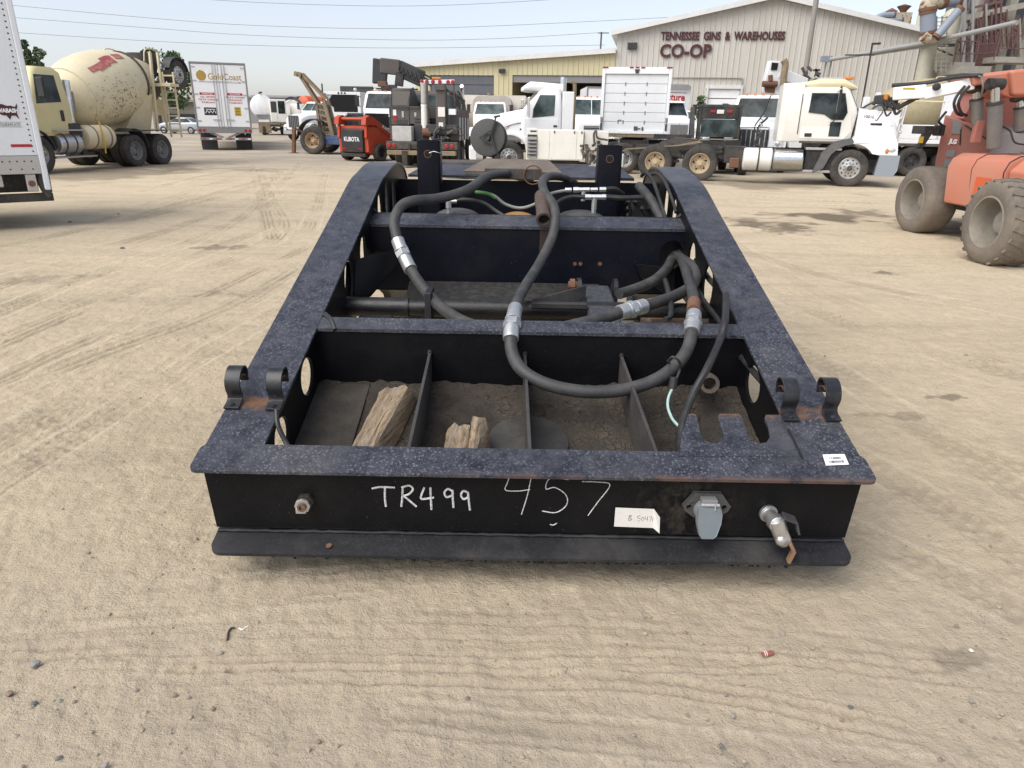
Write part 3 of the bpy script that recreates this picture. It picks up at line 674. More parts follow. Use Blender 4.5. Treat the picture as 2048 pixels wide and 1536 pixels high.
mb = MB(); p, q = at(1926, 140, 40), at(1982, 140, 40); mb.box(p.x, q.x, 40, 43, p.z - .15, p.z + .2); mb.box(p.x + .1, p.x + .3, 40.2, 40.4, 0, p.z); mb.box(q.x - .3, q.x - .1, 40.2, 40.4, 0, p.z); part('canopy', mb, M['beam'], gp)
mb = MB(); mb.box(at(1976, 150, 46).x, at(1976, 150, 46).x + 14, 46, 50, 0, at(2000, 136, 46).z); part('base_wall', mb, M['white_b'], gp)
pb = thing('pipe_boom', 'long grey pipe boom reaching left from the gin plant across the warehouse front', 'pipe', Vector((at(1655, 130, 46).x, 46, 0)), world=True)
mb = MB(); mb.tube([at(1660, 119, 47), at(1850, 86, 42), at(2034, 45, 37)], [.12, .13, .14], 12, 4, smooth=False); part('pipe', mb, M['galv'], pb)
mb = MB(); mb.tube([at(1741, 109, 45), at(1850, 92, 42.2), at(1902, 82, 41), at(1918, 66, 41), at(1927, 20, 41)], .085, 10, 4); part('pipe', mb, M['galv'], pb)
mb = MB(); mb.box(at(1643, 118, 47).x, at(1664, 118, 47).x, 46.9, 47.2, at(1650, 124, 47).z, at(1650, 112, 47).z); part('end_plate', mb, M['bluegrey'], pb)
mb = MB()
for px in (1653, 1663): t_ = at(px, 122, 47.2); mb.bar((t_.x - .25, 47.2, 0), t_, .09, .09)
part('trestle', mb, M['galv'], pb)
mb = MB(); mb.bar(at(1847, 91, 42.3), at(1909, 90, 42.3), .1, .16); mb.bar(at(1861, 92, 42.3), at(1905, 111, 42.3), .08, .08); part('bracket', mb, M['black'], pb)

# ---------------------------------------------------------------- far sheds and trees at the left
def shed(name, lab, px0, px1, pyt, Y, mat, roofm, depth=12, rise=1.2):
    a, b = at(px0, 200, Y), at(px1, 200, Y); zt = at((px0 + px1) / 2, pyt, Y).z; t = thing(name, lab, 'shed', Vector(((a.x + b.x) / 2, Y, 0)), world=True)
    mb = MB(); mb.box(a.x, b.x, Y, Y + depth, 0, zt); part('wall', mb, mat, t)
    mb = MB(); y0, y1, ym = Y - .5, Y + depth + .5, Y + depth / 2
    mb.loft([[(x, y0, zt + .02), (x, ym, zt + rise), (x, y1, zt + .02), (x, y1, zt + .2), (x, ym, zt + rise + .2), (x, y0, zt + .2)] for x in (a.x - .4, b.x + .4)]); part('roof', mb, roofm, t)
    return t, a, b, zt
t, a, b, zt = shed('shed', 'long tan metal shed behind the cream mixer truck', 300, 402, 203, 92, M['beam'], paint('tan_roof', (.36, .33, .27), .6), 14, 2.4)
mb = MB(); mb.box(a.x + 1.5, b.x - 1, 91.9, 91.98, 0, zt * .55); part('door', mb, M['charcoal'], t)
shed('shed', 'low grey shed at the horizon right of the box trailer', 495, 585, 196, 170, M['grey'], M['grey'], 10, .5)
def tree(lab, px, pyt, Y, rad, zc, seed, n=2600):
    rs = random.Random(seed); top = at(px, pyt, Y); t = thing('tree', lab, 'tree', Vector((top.x, Y, 0)), world=True); base = Vector((top.x, Y, 0))
    mb = MB(); mb.lathe([(.35, 0), (.26, top.z * .4), (.1, top.z * .8)], base, (0, 0, 1), 10)
    for i in range(7):
        g = rs.uniform(0, 6.3); mb.cyl(base + Vector((0, 0, top.z * rs.uniform(.3, .5))), base + Vector((rad * .6 * math.cos(g), rad * .6 * math.sin(g), top.z * rs.uniform(.6, .85))), .12, .03, 6)
    part('trunk', mb, paint('bark', (.08, .06, .045), .9), t)
    mb = MB(); cl = [(Vector((rs.uniform(-1, 1) * rad, rs.uniform(-1, 1) * rad, zc + rs.uniform(-.5, .5) * (top.z - zc) * 1.3)), rs.uniform(.25, .5) * rad) for _ in range(16)]
    cl.append((Vector((0, 0, top.z - rad * .35)), rad * .35))
    for i in range(n):
        c, r = rs.choice(cl); v = Vector((rs.gauss(0, 1), rs.gauss(0, 1), rs.gauss(0, 1))).normalized() * r * rs.uniform(.6, 1.0); p = base + c + v
        if p.z > top.z + .2: continue
        a_ = Vector((rs.gauss(0, 1), rs.gauss(0, 1), rs.gauss(0, 1))).normalized(); b_ = a_.orthogonal().normalized(); s = rs.uniform(.12, .3)
        mb.m(rs.randrange(2)); mb.quad(p - a_ * s, p + b_ * s * .6, p + a_ * s, p - b_ * s * .6)
    part('crown', mb, [M['leaf1'], M['leaf2']], t, smooth=0)
M['leaf1'] = paint('leaf_green', (.045, .085, .03), .7, dirt=.2, dcol=(.08, .1, .04)); M['leaf2'] = paint('leaf_light', (.075, .12, .045), .7, dirt=.2, dcol=(.08, .1, .04))
tree('dark green leafy tree rising just behind the mixer drum', 296, 93, 85, 2.6, 5.2, 3)
tree('green tree behind the top edge of the mixer drum, lower than its neighbour', 266, 108, 88, 1.6, 4.5, 4, 1800)
tree('dark tree showing beside the corner of the white box trailer', 46, 80, 80, 1.25, 5.5, 5, 1500)
mb = MB(); b0 = at(1399, 232, 55)
vp = thing('vine', 'slim green vine growing up a post beside the warehouse door', 'plant', Vector((b0.x, 55, 0)), world=True); rs = random.Random(4)
for i in range(500):
    z = rs.uniform(1.0, at(1399, 192, 55).z); p = Vector((b0.x + rs.gauss(0, .16), 55 + rs.gauss(0, .16), z)); a_ = Vector((rs.gauss(0, 1), rs.gauss(0, 1), rs.gauss(0, 1))).normalized(); b_ = a_.orthogonal().normalized()
    mb.quad(p - a_ * .1, p + b_ * .07, p + a_ * .1, p - b_ * .07)
part('leaves', mb, M['leaf2'], vp, smooth=0); mb = MB(); mb.cyl((b0.x, 55, 0), (b0.x, 55, at(1399, 200, 55).z), .05, n=8); part('post', mb, M['dusty'], vp)
# ---------------------------------------------------------------- the gooseneck in the foreground
def neckpaint(name, base, spot, amt, rough, rust=0.3, seam=False, dropt=False):
    mt, n, bs = nodes(name); co = coords(n)
    v1 = n.nodes.new('ShaderNodeTexVoronoi'); v1.inputs['Scale'].default_value = 62; n.links.new(co, v1.inputs['Vector'])
    v2 = n.nodes.new('ShaderNodeTexVoronoi'); v2.inputs['Scale'].default_value = 150; n.links.new(co, v2.inputs['Vector'])
    v3 = n.nodes.new('ShaderNodeTexVoronoi'); v3.inputs['Scale'].default_value = 33; n.links.new(co, v3.inputs['Vector'])
    wob = nz(n, co, 120, 3)
    def spots(v, r): return ramp(n, mul(n, v.outputs['Distance'], mul(n, wob, .35), 'ADD'), r, r + .16, 1, 0)
    s = mul(n, spots(v1, .36), spots(v2, .34), 'MAXIMUM')
    s = mul(n, s, mul(n, spots(v3, .30), .55), 'MAXIMUM')
    pat = ramp(n, nz(n, co, 3.4, 6, .7), .36, .64, .12, 1)
    s = mul(n, mul(n, s, pat), amt)
    film = ramp(n, nz(n, co, 14, 7, .7), .35, .75, 0, amt * .45)
    c = mix(n, film, base, spot); c = mix(n, s, c, spot)
    if dropt:
        dk = mul(n, ramp(n, v3.outputs['Distance'], .16, .26, 1, 0), ramp(n, nz(n, co, 3, 3), .48, .6, 0, 1)); c = mix(n, dk, c, (.003, .003, .004))
        wt = ramp(n, nz(n, co, 90, 2), .74, .77, 0, .35); c = mix(n, wt, c, (.25, .25, .26))
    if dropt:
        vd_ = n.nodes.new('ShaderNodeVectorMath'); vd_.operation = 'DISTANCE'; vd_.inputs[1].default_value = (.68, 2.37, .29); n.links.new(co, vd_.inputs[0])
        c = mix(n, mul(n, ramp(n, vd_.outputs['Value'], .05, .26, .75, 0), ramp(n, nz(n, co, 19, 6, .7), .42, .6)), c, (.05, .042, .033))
    rf = ramp(n, nz(n, co, 11, 9, .75), .735 - .1 * rust, .76 - .1 * rust, 0, .85)
    c = mix(n, rf, c, (.085, .04, .022))
    if seam:
        sp = n.nodes.new('ShaderNodeSeparateXYZ'); n.links.new(co, sp.inputs[0])
        y = mul(n, sp.outputs[1], mul(n, nz(n, co, 16, 6), .10), 'ADD')
        bnd = mul(n, ramp(n, y, 2.725, 2.75), ramp(n, y, 2.80, 2.825, 1, 0)); c = mix(n, mul(n, bnd, ramp(n, nz(n, co, 20, 6), .38, .55, .15, .9)), c, mix(n, nz(n, co, 60, 3), (.07, .032, .018), (.24, .12, .06)))
    if seam:
        ed = mul(n, ramp(n, sp.outputs[1], 2.326, 2.346, 1, 0), mul(n, ramp(n, sp.outputs[0], -.5, .25), ramp(n, nz(n, co, 7, 6), .42, .58, .1, .9))); c = mix(n, ed, c, (.105, .064, .05))
    mp = n.nodes.new('ShaderNodeMapping'); mp.inputs['Rotation'].default_value = (.2, .3, .6); mp.inputs['Scale'].default_value = (1, .025, 1); n.links.new(co, mp.inputs[0])
    scr = mul(n, ramp(n, nz(n, mp.outputs[0], 150, 3, .6), .68, .74), ramp(n, nz(n, co, 4, 3), .5, .62)); c = mix(n, mul(n, scr, .30), c, spot)
    dust = ramp(n, nz(n, co, 2.3, 6, .65), .48, .78, 0, .10 if dropt else .30); c = mix(n, dust, c, (.085, .075, .062) if dropt else (.17, .155, .14))
    n.links.new(c, bs.inputs['Base Color']); n.links.new(ramp(n, s, 0, 1, rough, .75), bs.inputs['Roughness'])
    bs.inputs['Specular IOR Level'].default_value = .2 if dropt else .4
    bump(n, bs, mul(n, nz(n, co, 160, 4), mul(n, nz(n, co, 22, 5), .8), 'ADD'), .35, .0014)
    return mt
NT = neckpaint('neck_top_paint', (.012, .0145, .022), (.165, .17, .20), .78, .40, seam=True)
NW = neckpaint('neck_web_paint', (.0035, .0037, .005), (.014, .0145, .016), .38, .42, .2, dropt=True)
NB = neckpaint('neck_blue_paint', (.0035, .0042, .009), (.014, .016, .024), .4, .38, .2, dropt=True)
NE = neckpaint('neck_edge_paint', (.010, .0105, .013), (.04, .04, .043), .7, .55, .45)
def dirtmat():
    mt, n, bs = nodes('caked_dirt'); co = coords(n); a = nz(n, co, 7, 9, .7); b = nz(n, co, 28, 8, .7)
    c = mix(n, ramp(n, a, .35, .68), (.028, .0235, .019), (.105, .086, .064)); c = mix(n, ramp(n, b, .52, .68, 0, .75), c, (.022, .019, .016))
    n.links.new(c, bs.inputs['Base Color']); bs.inputs['Roughness'].default_value = .95; v = n.nodes.new('ShaderNodeTexVoronoi'); v.feature = 'DISTANCE_TO_EDGE'; v.inputs['Scale'].default_value = 26; wv_ = n.nodes.new('ShaderNodeVectorMath'); wv_.operation = 'ADD'; n.links.new(co, wv_.inputs[0]); nn_ = n.nodes.new('ShaderNodeTexNoise'); nn_.inputs['Scale'].default_value = 9; n.links.new(co, nn_.inputs['Vector']); sc_ = n.nodes.new('ShaderNodeVectorMath'); sc_.operation = 'SCALE'; sc_.inputs['Scale'].default_value = .12; n.links.new(nn_.outputs['Color'], sc_.inputs[0]); n.links.new(sc_.outputs[0], wv_.inputs[1]); n.links.new(wv_.outputs[0], v.inputs['Vector']); ck = mul(n, ramp(n, v.outputs['Distance'], 0, .05, 1, 0), ramp(n, a, .45, .6)); c = mix(n, mul(n, ck, .8), c, (.014, .012, .01)); n.links.new(c, bs.inputs['Base Color']); bump(n, bs, mul(n, mul(n, b, mul(n, a, .6), 'ADD'), mul(n, ck, .5), 'SUBTRACT'), 1, .02); return mt
NDIRT = dirtmat()
HOSE = paint('hose_rubber', (.036, .036, .037), .55, dirt=.5, dcol=(.115, .11, .10), scale=12, bmp=.0008)
CABLE = paint('cable_rubber', (.016, .016, .017), .45, dirt=.4, dcol=(.07, .065, .06), scale=12)
GX = .085; HA, HB = .478 - .272 * 2.395, .272           # rail line z = HA + HB*y
zl = lambda y: HA + HB * y
gn = thing('gooseneck', 'black steel trailer gooseneck standing detached in the middle of the dirt yard', 'gooseneck', (GX, 4.0, 0), world=True)
def rotb(p):  # helper
    return p
# front beam
fb = MB(); Yw = 2.372; zt = zl(2.36) - .008; zb = .185
fb.plate([(-1.235, zb), (1.235, zb), (1.26, zt), (-1.26, zt)], .014, lambda u, v, w: (GX + u, Yw + w + (v - zb) * .03, v))
front = part('front_beam', fb, NW, gn, .002)
tf = MB(); O = rrect(-1.29, 1.29, 2.322, 2.47, .03, 5); tf.plate(O, .011, lambda u, v, w: (GX + u, v, zl(v) - .011 + w)); part('top_flange', tf, NT, front, .0015)
bfm = MB(); O = rrect(-1.235, 1.235, 2.262, 2.52, .05, 6); bfm.plate(O, .012, lambda u, v, w: (GX + u, v, zb - .030 + (v - 2.37) * .27 + w)); part('bottom_flange', bfm, NE, front, .0015)
cr = MB(); rs = random.Random(9)
for i in range(260):
    x = rs.gauss(.25, .5)
    if abs(x) > 1.15: continue
    r = rs.uniform(.003, .008); rock(cr, (GX + x, 2.268 + rs.uniform(0, .03), zb - .066 + rs.uniform(-.004, .004)), r, i + 40, .8)
part('mud_crust', cr, paint('dried_mud', (.008, .007, .006), .95, dirt=.3, dcol=(.03, .025, .02), scale=20), front, smooth=0)['kind'] = 'stuff'
for zz_, yy_ in ((zb - .012, Yw - .004), (zt - .010, Yw - .002)):
    mb = MB(); rs = random.Random(31); mb.tube([(GX - 1.23 + 2.46 * k / 90, yy_ + rs.uniform(-.001, .001), zz_ + rs.uniform(-.0015, .0015)) for k in range(91)], [rs.uniform(.005, .008) for _ in range(91)], 6, 1, smooth=False); part('weld', mb, NE, front)
# rails
TOP = [(2.335, zl(2.335)), (2.75, zl(2.75)), (3.4, zl(3.4) + .004), (4.1, zl(4.1) + .01), (4.7, zl(4.7) + .018), (5.2, zl(5.2) + .03), (5.5, 1.318), (5.75, 1.352), (6.0, 1.36), (6.22, 1.335), (6.42, 1.26), (6.55, 1.13), (6.62, .95), (6.64, .6)]
tp_ = catmull([(0, a, b) for a, b in TOP], 5)
for s in (-1, 1):
    mb = MB(); c0 = 1.162
    ins, outs = [], []
    rail_pts = []
    for i, p in enumerate(tp_):
        d = (tp_[min(i + 1, len(tp_) - 1)] - tp_[max(i - 1, 0)]).normalized(); nn = Vector((0, -d.z, d.y))
        rail_pts.append((p, nn))
    rings = [[(GX + s * 1.048, p.y, p.z), (GX + s * 1.278, p.y, p.z), (GX + s * 1.278, p.y - nn.y * .016, p.z - nn.z * .016), (GX + s * 1.048, p.y - nn.y * .016, p.z - nn.z * .016)] for p, nn in rail_pts]
    if s < 0: rings = [r[::-1] for r in rings]
    mb.loft(rings); rail = part('rail', mb, NT, gn, .003)
    up_ = [(p.y - nn.y * .017, p.z - nn.z * .017) for p, nn in rail_pts if p.y > 2.38]
    low = [(6.60, .12), (6.2, .12), (5.62, .14), (5.4, .42), (4.95, .62), (4.5, .60), (3.9, .50), (3.36, .42), (2.39, .16)]
    holes = [oval(2.70, .425, .095, .085), oval(3.12, .545, .10, .09), oval(4.08, .80, .11, .13), oval(4.52, .86, .10, .13), oval(5.16, 1.06, .085, .14), oval(5.47, 1.12, .085, .15), oval(5.78, 1.10, .085, .15), oval(6.15, .7, .12, .2)]
    wb = MB(); lo_ = low[::-1]; tz = lambda y: float(np.interp(y, [p[0] for p in up_], [p[1] for p in up_])); bz = lambda y: float(np.interp(y, [p[0] for p in lo_], [p[1] for p in lo_]))
    cuts = [2.42, 2.92, 3.6, 4.31, 4.87, 5.34, 5.63, 5.93, 6.60]
    for ya, yb, hl in zip(cuts[:-1], cuts[1:], holes):
        top_ = [(ya, tz(ya))] + [p for p in up_ if ya + .004 < p[0] < yb - .004] + [(yb, tz(yb))]; bot_ = [(yb, bz(yb))] + [p for p in low if ya + .004 < p[0] < yb - .004] + [(ya, bz(ya))]
        wb.plate((top_ + bot_)[::-1], .014, lambda u, v, w: (GX + s * (1.058 + w), u, v), [hl])
    part('web', wb, NB if False else NW, rail, 0)
    wb = MB(); wb.band([(GX + s * 1.085, a, b) for a, b in [(2.39, .15), (3.36, .41), (3.9, .49), (4.5, .59), (4.95, .61), (5.4, .41), (5.62, .13)]], .05, (1, 0, 0), .016); part('lower_flange', wb, NE, rail)
    wb = MB(); wb.box(GX + s * 1.13 - .12, GX + s * 1.13 + .12, 5.55, 6.66, .01, .13); part('foot', wb, NE, rail, .01)
# cross beams
def channel(name, y, zt, zb, depth, hw, top, web, fill=None):
    mb = MB(); mb.plate([(-hw, zb), (hw, zb), (hw, zt - .017), (-hw, zt - .017)], .014, lambda u, v, w: (GX + u, y + .012 + w, v)); o = part(name, mb, web, gn, .002)
    mb = MB(); mb.plate(rrect(-hw, hw, y, y + depth, .004, 2), .016, lambda u, v, w: (GX + u, v, zt - .016 + (v - y) * HB + w)); part('top_flange', mb, top, o, .003); return o
b1 = channel('cross_beam', 3.31, .727, .43, .105, 1.056, NT, NW)
hole = oval(-.985, .80, .085, .06, 16); hole2 = oval(.985, .86, .085, .10, 16)
mb = MB(); mb.plate([(-1.11, .60), (1.11, .60), (1.11, 1.017), (-1.11, 1.017)], .014, lambda u, v, w: (GX + u, 4.762 + w, v), [hole, hole2]); b2 = part('cross_beam', mb, NB, gn, .002)
mb = MB(); mb.plate(rrect(-1.11, 1.11, 4.75, 4.93, .07, 6), .018, lambda u, v, w: (GX + u, v, 1.017 + (v - 4.75) * HB + w)); part('top_flange', mb, NT, b2, .003)
mb = MB(); mb.tube([(GX - 1.11, 4.95, 1.16), (GX - 1.04, 4.94, 1.09), (GX - .9, 4.94, 1.075), (GX + .9, 4.94, 1.075), (GX + 1.04, 4.94, 1.09), (GX + 1.11, 4.95, 1.16)], .014, 8, 4); part('lip', mb, NE, b2)
mb = MB(); mb.box(GX - 1.11, GX + 1.11, 4.78, 4.93, .58, .602); part('bottom_flange', mb, NW, b2, .003)
# back beam with wear plate
zk = at(1080, 358, 6.05).z
mb = MB(); mb.box(GX - 1.11, GX + 1.11, 6.06, 6.08, .5, zk - .02); b3 = part('back_beam', mb, NB, gn, .003)
mb = MB(); mb.plate([(-.98, 0), (.90, 0), (.80, .33), (-.84, .33)], .018, lambda u, v, w: (GX + u, 6.05 + v * .96, zk + v * .22 + w)); part('top_flange', mb, NT, b3, .003)
mb = MB(); mb.plate([(-.52, .05), (.30, .05), (.20, .42), (-.36, .42)], .02, lambda u, v, w: (GX + u, 6.05 + v * .96, zk + .02 + v * .22 + w)); part('wear_plate', mb, paint('worn_brown_plate', (.13, .105, .085), .7, dirt=.4, bmp=.003, scale=6), b3, .003)
p, q = at(970, 336, 6.05), at(1083, 358, 6.05); mb = MB(); mb.box(p.x, q.x, 5.98, 6.06, q.z, p.z); part('mesh_step', mb, paint('dark_mesh', (.05, .045, .042), .7, dirt=.3, scale=60, bmp=.004), b3, .003)
mb = MB(); c = at(1066, 350, 5.97); mb.tube([c + Vector((.075 * math.cos(g), 0, .075 * math.sin(g))) for g in [2 * math.pi * i / 16 for i in range(17)]], .006, 6, smooth=False); part('lifting_ring', mb, M['rust'], b3)
for x in (-.62, .62):
    mb = MB(); mb.box(GX + x * .9, GX + x * .9 + .02, 4.95, 6.05, .62, 1.0); part('side_plate', mb, NW, gn)
# posts
for pa, pb, zt_px in ((833, 880, 281), (1198, 1246, 291)):
    a, b = at(pa, 300, 5.72), at(pb, 300, 5.72); zt_ = at((pa + pb) / 2, zt_px, 5.72).z; w_ = b.x - a.x; mb = MB()
    out = rrect(a.x, b.x, 5.72, 5.72 + w_, .022, 4); inn = rrect(a.x + .012, b.x - .012, 5.732, 5.708 + w_, .014, 4)
    mb.plate(out, zt_ - .55, lambda u, v, w: (u, v, .55 + w), [inn]); ps = part('post', mb, NB, gn)
    mb = MB(); cx = (a.x + b.x) / 2 - .005; cz = at(pa + 22, zt_px + 27, 5.72).z
    mb.lathe([(.030, -.003), (.030, .002), (.025, .002), (.025, -.001), (.0245, -.003)], (cx, 5.72, cz), (0, -1, 0), 20, capb=False); part('hole_ring', mb, M['rust'], ps)
    mb = MB(); mb.cyl((cx, 5.7185, cz), (cx, 5.717, cz), .023, n=16); part('hole', mb, M['void'], ps)
mb = MB(); mb.tube([at(858, 306, 5.70), at(868, 303, 5.70), at(880, 306, 5.70), at(897, 303, 5.76)], .0022, 5); part('wire', mb, M['zinc'], gn)
# floor pan
fz = lambda y: .437 + .272 * (y - 3.32)
mb = MB(); mb.strip([(GX - 1.11, 2.39, fz(2.39)), (GX + 1.11, 2.39, fz(2.39))], [(GX - 1.11, 3.33, fz(3.33)), (GX + 1.11, 3.33, fz(3.33))])
ny, nx = 60, 140; mb = MB(); P_ = []
for j in range(ny + 1):
    for i in range(nx + 1):
        x = -1.056 + 2.112 * i / nx; y = 2.385 + .94 * j / ny; e = max(0, (y - 3.08) / .25); e2 = max(0, (x - .72) / .4)
        hh = mnoise.noise(Vector((x * 9, y * 9, 0))) * .006 + mnoise.noise(Vector((x * 30, y * 30, 3))) * .004
        pile = (e ** 1.5 * .02 + e2 * .008) * max(0, .5 + mnoise.noise(Vector((x * 6, y * 6, 7))) * 1.2 + mnoise.noise(Vector((x * 22, y * 22, 9))) * .8)
        P_.append((GX + x, y, fz(y) + hh * .7 + pile))
mb.add(P_, [(j * (nx + 1) + i, j * (nx + 1) + i + 1, (j + 1) * (nx + 1) + i + 1, (j + 1) * (nx + 1) + i) for j in range(ny) for i in range(nx)])
pan = part('floor_pan', mb, NDIRT, gn)
mb = MB(); mb.loft([[(GX - 1.11, y, fz(y) - .02), (GX + 1.11, y, fz(y) - .02), (GX + 1.11, y, fz(y) - .035), (GX - 1.11, y, fz(y) - .035)] for y in (2.39, 3.33)]); part('pan_plate', mb, NW, pan)
mb = MB(); mb.loft([[(GX - 1.1, y, fz(y) + .012), (GX - .80, y, fz(y) + .012), (GX - .80, y, fz(y) - .01), (GX - 1.1, y, fz(y) - .01)] for y in (2.45, 3.3)]); part('rubber_strip', mb, paint('dusty_rubber', (.035, .031, .026), .8, dirt=.75, dcol=(.10, .083, .062), scale=9, bmp=.002), pan, .004)
mb = MB(); cdisc = onp(1056, 886, .437 - .272 * 3.32, .272); mb.lathe([(.185, -.01), (.185, .012), (.18, .0145)], cdisc, (0, -.262, .965), 40); part('kingpin_plate', mb, paint('dark_plate', (.035, .034, .033), .6, dirt=.5, dcol=(.1, .09, .07), scale=8, bmp=.001), pan)
mb = MB(); mb.cyl((cdisc.x, cdisc.y, fz(cdisc.y) - .03), (cdisc.x, cdisc.y + .06, .004), .05, n=16); mb.lathe([(.09, 0), (.09, .03)], (cdisc.x, cdisc.y + .06, .0), (0, 0, 1), 16); part('kingpin', mb, NE, pan)
for px in (860, 1050, 1243):
    t0 = at(px, 710, 3.32); x = t0.x
    if px == 1050: x2 = PXx = at(1060, 912, 2.5).x
    else: x2 = at({860: 815, 1243: 1318}[px], 912, 2.46).x
    mb = MB(); z1, z0 = .612, .475
    for k, (xa, ya, za, zb_) in enumerate(((x, 3.322, z1, fz(3.322) - .01), (x2, 2.47, z0, fz(2.47) - .01))):
        pass
    mb.loft([[(x - .007, 3.322, fz(3.32) - .01), (x + .007, 3.322, fz(3.32) - .01), (x + .007, 3.322, z1), (x - .007, 3.322, z1)], [(x2 - .007, 2.46, fz(2.46) - .01), (x2 + .007, 2.46, fz(2.46) - .01), (x2 + .007, 2.46, z0), (x2 - .007, 2.46, z0)]])
    dv = part('divider', mb, paint('divider_steel', (.04, .038, .038), .6, dirt=.5, dcol=(.1, .085, .065), scale=10, bmp=.001), gn, .002)
    mb = MB(); mb.sphere((x, 3.316, z1 - .004), (.014, .012, .018), 8, 5); part('weld', mb, NE, dv)
# hose loop hooks on the rails
for px, py, sx in ((463, 818, 1), (546, 821, 1), (1583, 843, -1), (1667, 843, -1)):
    b = onp(px, py, HA + .003, HB); path = [(-.005, .006), (.035, .006), (.05, .012), (.054, .028), (.047, .045), (.040, .062)]
    path += [(.088 - .05 * math.cos(g), .078 + .047 * math.sin(g)) for g in [math.pi * k / 10 - .2 for k in range(0, 13)]] + [(.134, .046), (.145, .048)]
    mb = MB(); mb.band([(b.x, b.y + u, b.z + v + (u) * HB) for u, v in path], .064, (1, 0, 0), .009)
    hk = part('hose_hook', mb, [paint('hook_paint', (.011, .012, .016), .32, dirt=.4, dcol=(.06, .06, .065), scale=14, rust=.2)], gn, .0015, 50)
    mb = MB(); mb.lathe([(.011, 0), (.011, .007), (.007, .009)], (b.x, b.y + .012, b.z + .012), (0, 0, 1), 6); part('bolt', mb, NE, hk)
    mb = MB(); mb.band([(b.x, b.y + .0425 + u, b.z + v + .01) for u, v in [(.093 - .044 * math.cos(g) - .04, .068 + .041 * math.sin(g)) for g in [math.pi * k / 10 for k in range(3, 11)]]], .052, (1, 0, 0), .002); part('rust_lining', mb, M['rust'], hk)
# notched hose holder plate
O = [(1359, 912), (1362, 870), (1376, 829), (1384, 826), (1392, 829), (1401, 868), (1408, 880), (1422, 886), (1438, 883), (1446, 873), (1443, 852), (1436, 834), (1440, 827), (1477, 827), (1484, 834), (1494, 868), (1503, 881), (1517, 887), (1534, 884), (1541, 873), (1537, 850), (1530, 836), (1533, 829), (1562, 829), (1606, 913)]
Q = [onp(a, b, HA + .003, HB) for a, b in O]; mb = MB(); mb.plate([(p.x, p.y) for p in Q], .013, lambda u, v, w: (u, v, zl(v) - .0125 + w)); part('hose_holder', mb, NT, front, .002)
mb = MB(); mb.band([onp(a, b, HA + .0065, HB) for a, b in ((1576, 858), (1590, 885), (1605, 917))], .006, (1, .3, 0), .004); part('weld_gap', mb, M['void'], front)
# writing on the front plate
def face(px, py, o=.003): 
    d = ray(px, py); t = (Yw - o) / d.y; p = CP + d * t
    yy = Yw + (p.z - zb) * .03 - o; return CP + d * (yy / d.y)
def scrawl(name, strokes, wd, lab, mat=M['chalk'], parent=front, fn=face):
    mb = MB(); 
    for st in strokes: mb.band(catmull([fn(a, b) for a, b in st], 6), wd, (0, 1, 0), wd) if False else mb.tube([fn(a, b) for a, b in st], wd / 2, 5, 5)
    o = part(name, mb, mat, parent, label=lab); return o
scrawl('chalk_writing', [[(744, 977), (760, 974), (790, 975)], [(770, 976), (770, 995), (772, 1013)], [(806, 972), (805, 990), (803, 1013)], [(803, 975), (818, 971), (826, 978), (818, 988), (805, 992)], [(808, 992), (820, 1002), (833, 1013)], [(849, 975), (843, 990), (844, 998), (868, 995)], [(861, 975), (862, 998), (863, 1019)],
    [(905, 982), (896, 978), (889, 985), (893, 994), (905, 990), (905, 980)], [(905, 982), (906, 1000), (907, 1015)], [(936, 985), (927, 982), (922, 990), (927, 998), (936, 994), (936, 984)], [(936, 985), (938, 1003), (940, 1020)]], .0085, 'thick white chalk reading TR499')
scrawl('chalk_writing', [[(1019, 952), (1015, 965), (1011, 980), (1035, 982), (1060, 979)], [(1063, 951), (1055, 990), (1043, 1029)], [(1137, 959), (1100, 957), (1092, 978), (1110, 975), (1132, 990), (1133, 1010), (1112, 1025), (1084, 1022)], [(1164, 963), (1195, 964), (1220, 970), (1195, 1005), (1176, 1031)], [(1100, 1049), (1107, 1050), (1114, 1046)]], .0042, 'thin white chalk number 457 with a dash below')
mb = MB(); C4 = [face(1231, 1015, .005), face(1308, 1018, .005), face(1320, 1035, .007), face(1319, 1067, .024), face(1306, 1056, .008), face(1228, 1053, .005)]
mb.quad(C4[0], C4[5], C4[4], C4[1]); mb.quad(C4[1], C4[4], C4[3], C4[2]); tg = part('paper_tag', mb, M['paper'], front, smooth=0)
fw = lambda a, b: face(a, b, .0065)
scrawl('ink_writing', [[(1257, 1041), (1259, 1031)], [(1257, 1032), (1263, 1031), (1260, 1036), (1264, 1039), (1257, 1041)], [(1281, 1032), (1276, 1032), (1275, 1036), (1280, 1037), (1279, 1042), (1274, 1041)], [(1285, 1034), (1283, 1039), (1286, 1042), (1288, 1037), (1285, 1034)], [(1291, 1033), (1290, 1038), (1296, 1038)], [(1295, 1033), (1294, 1043)], [(1298, 1034), (1303, 1034), (1300, 1043)], [(1306, 1035), (1305, 1044)], [(1268, 1040), (1268.6, 1040.6)]], .0016, 'small handwriting reading B 50471', M['ink'], tg, fw)
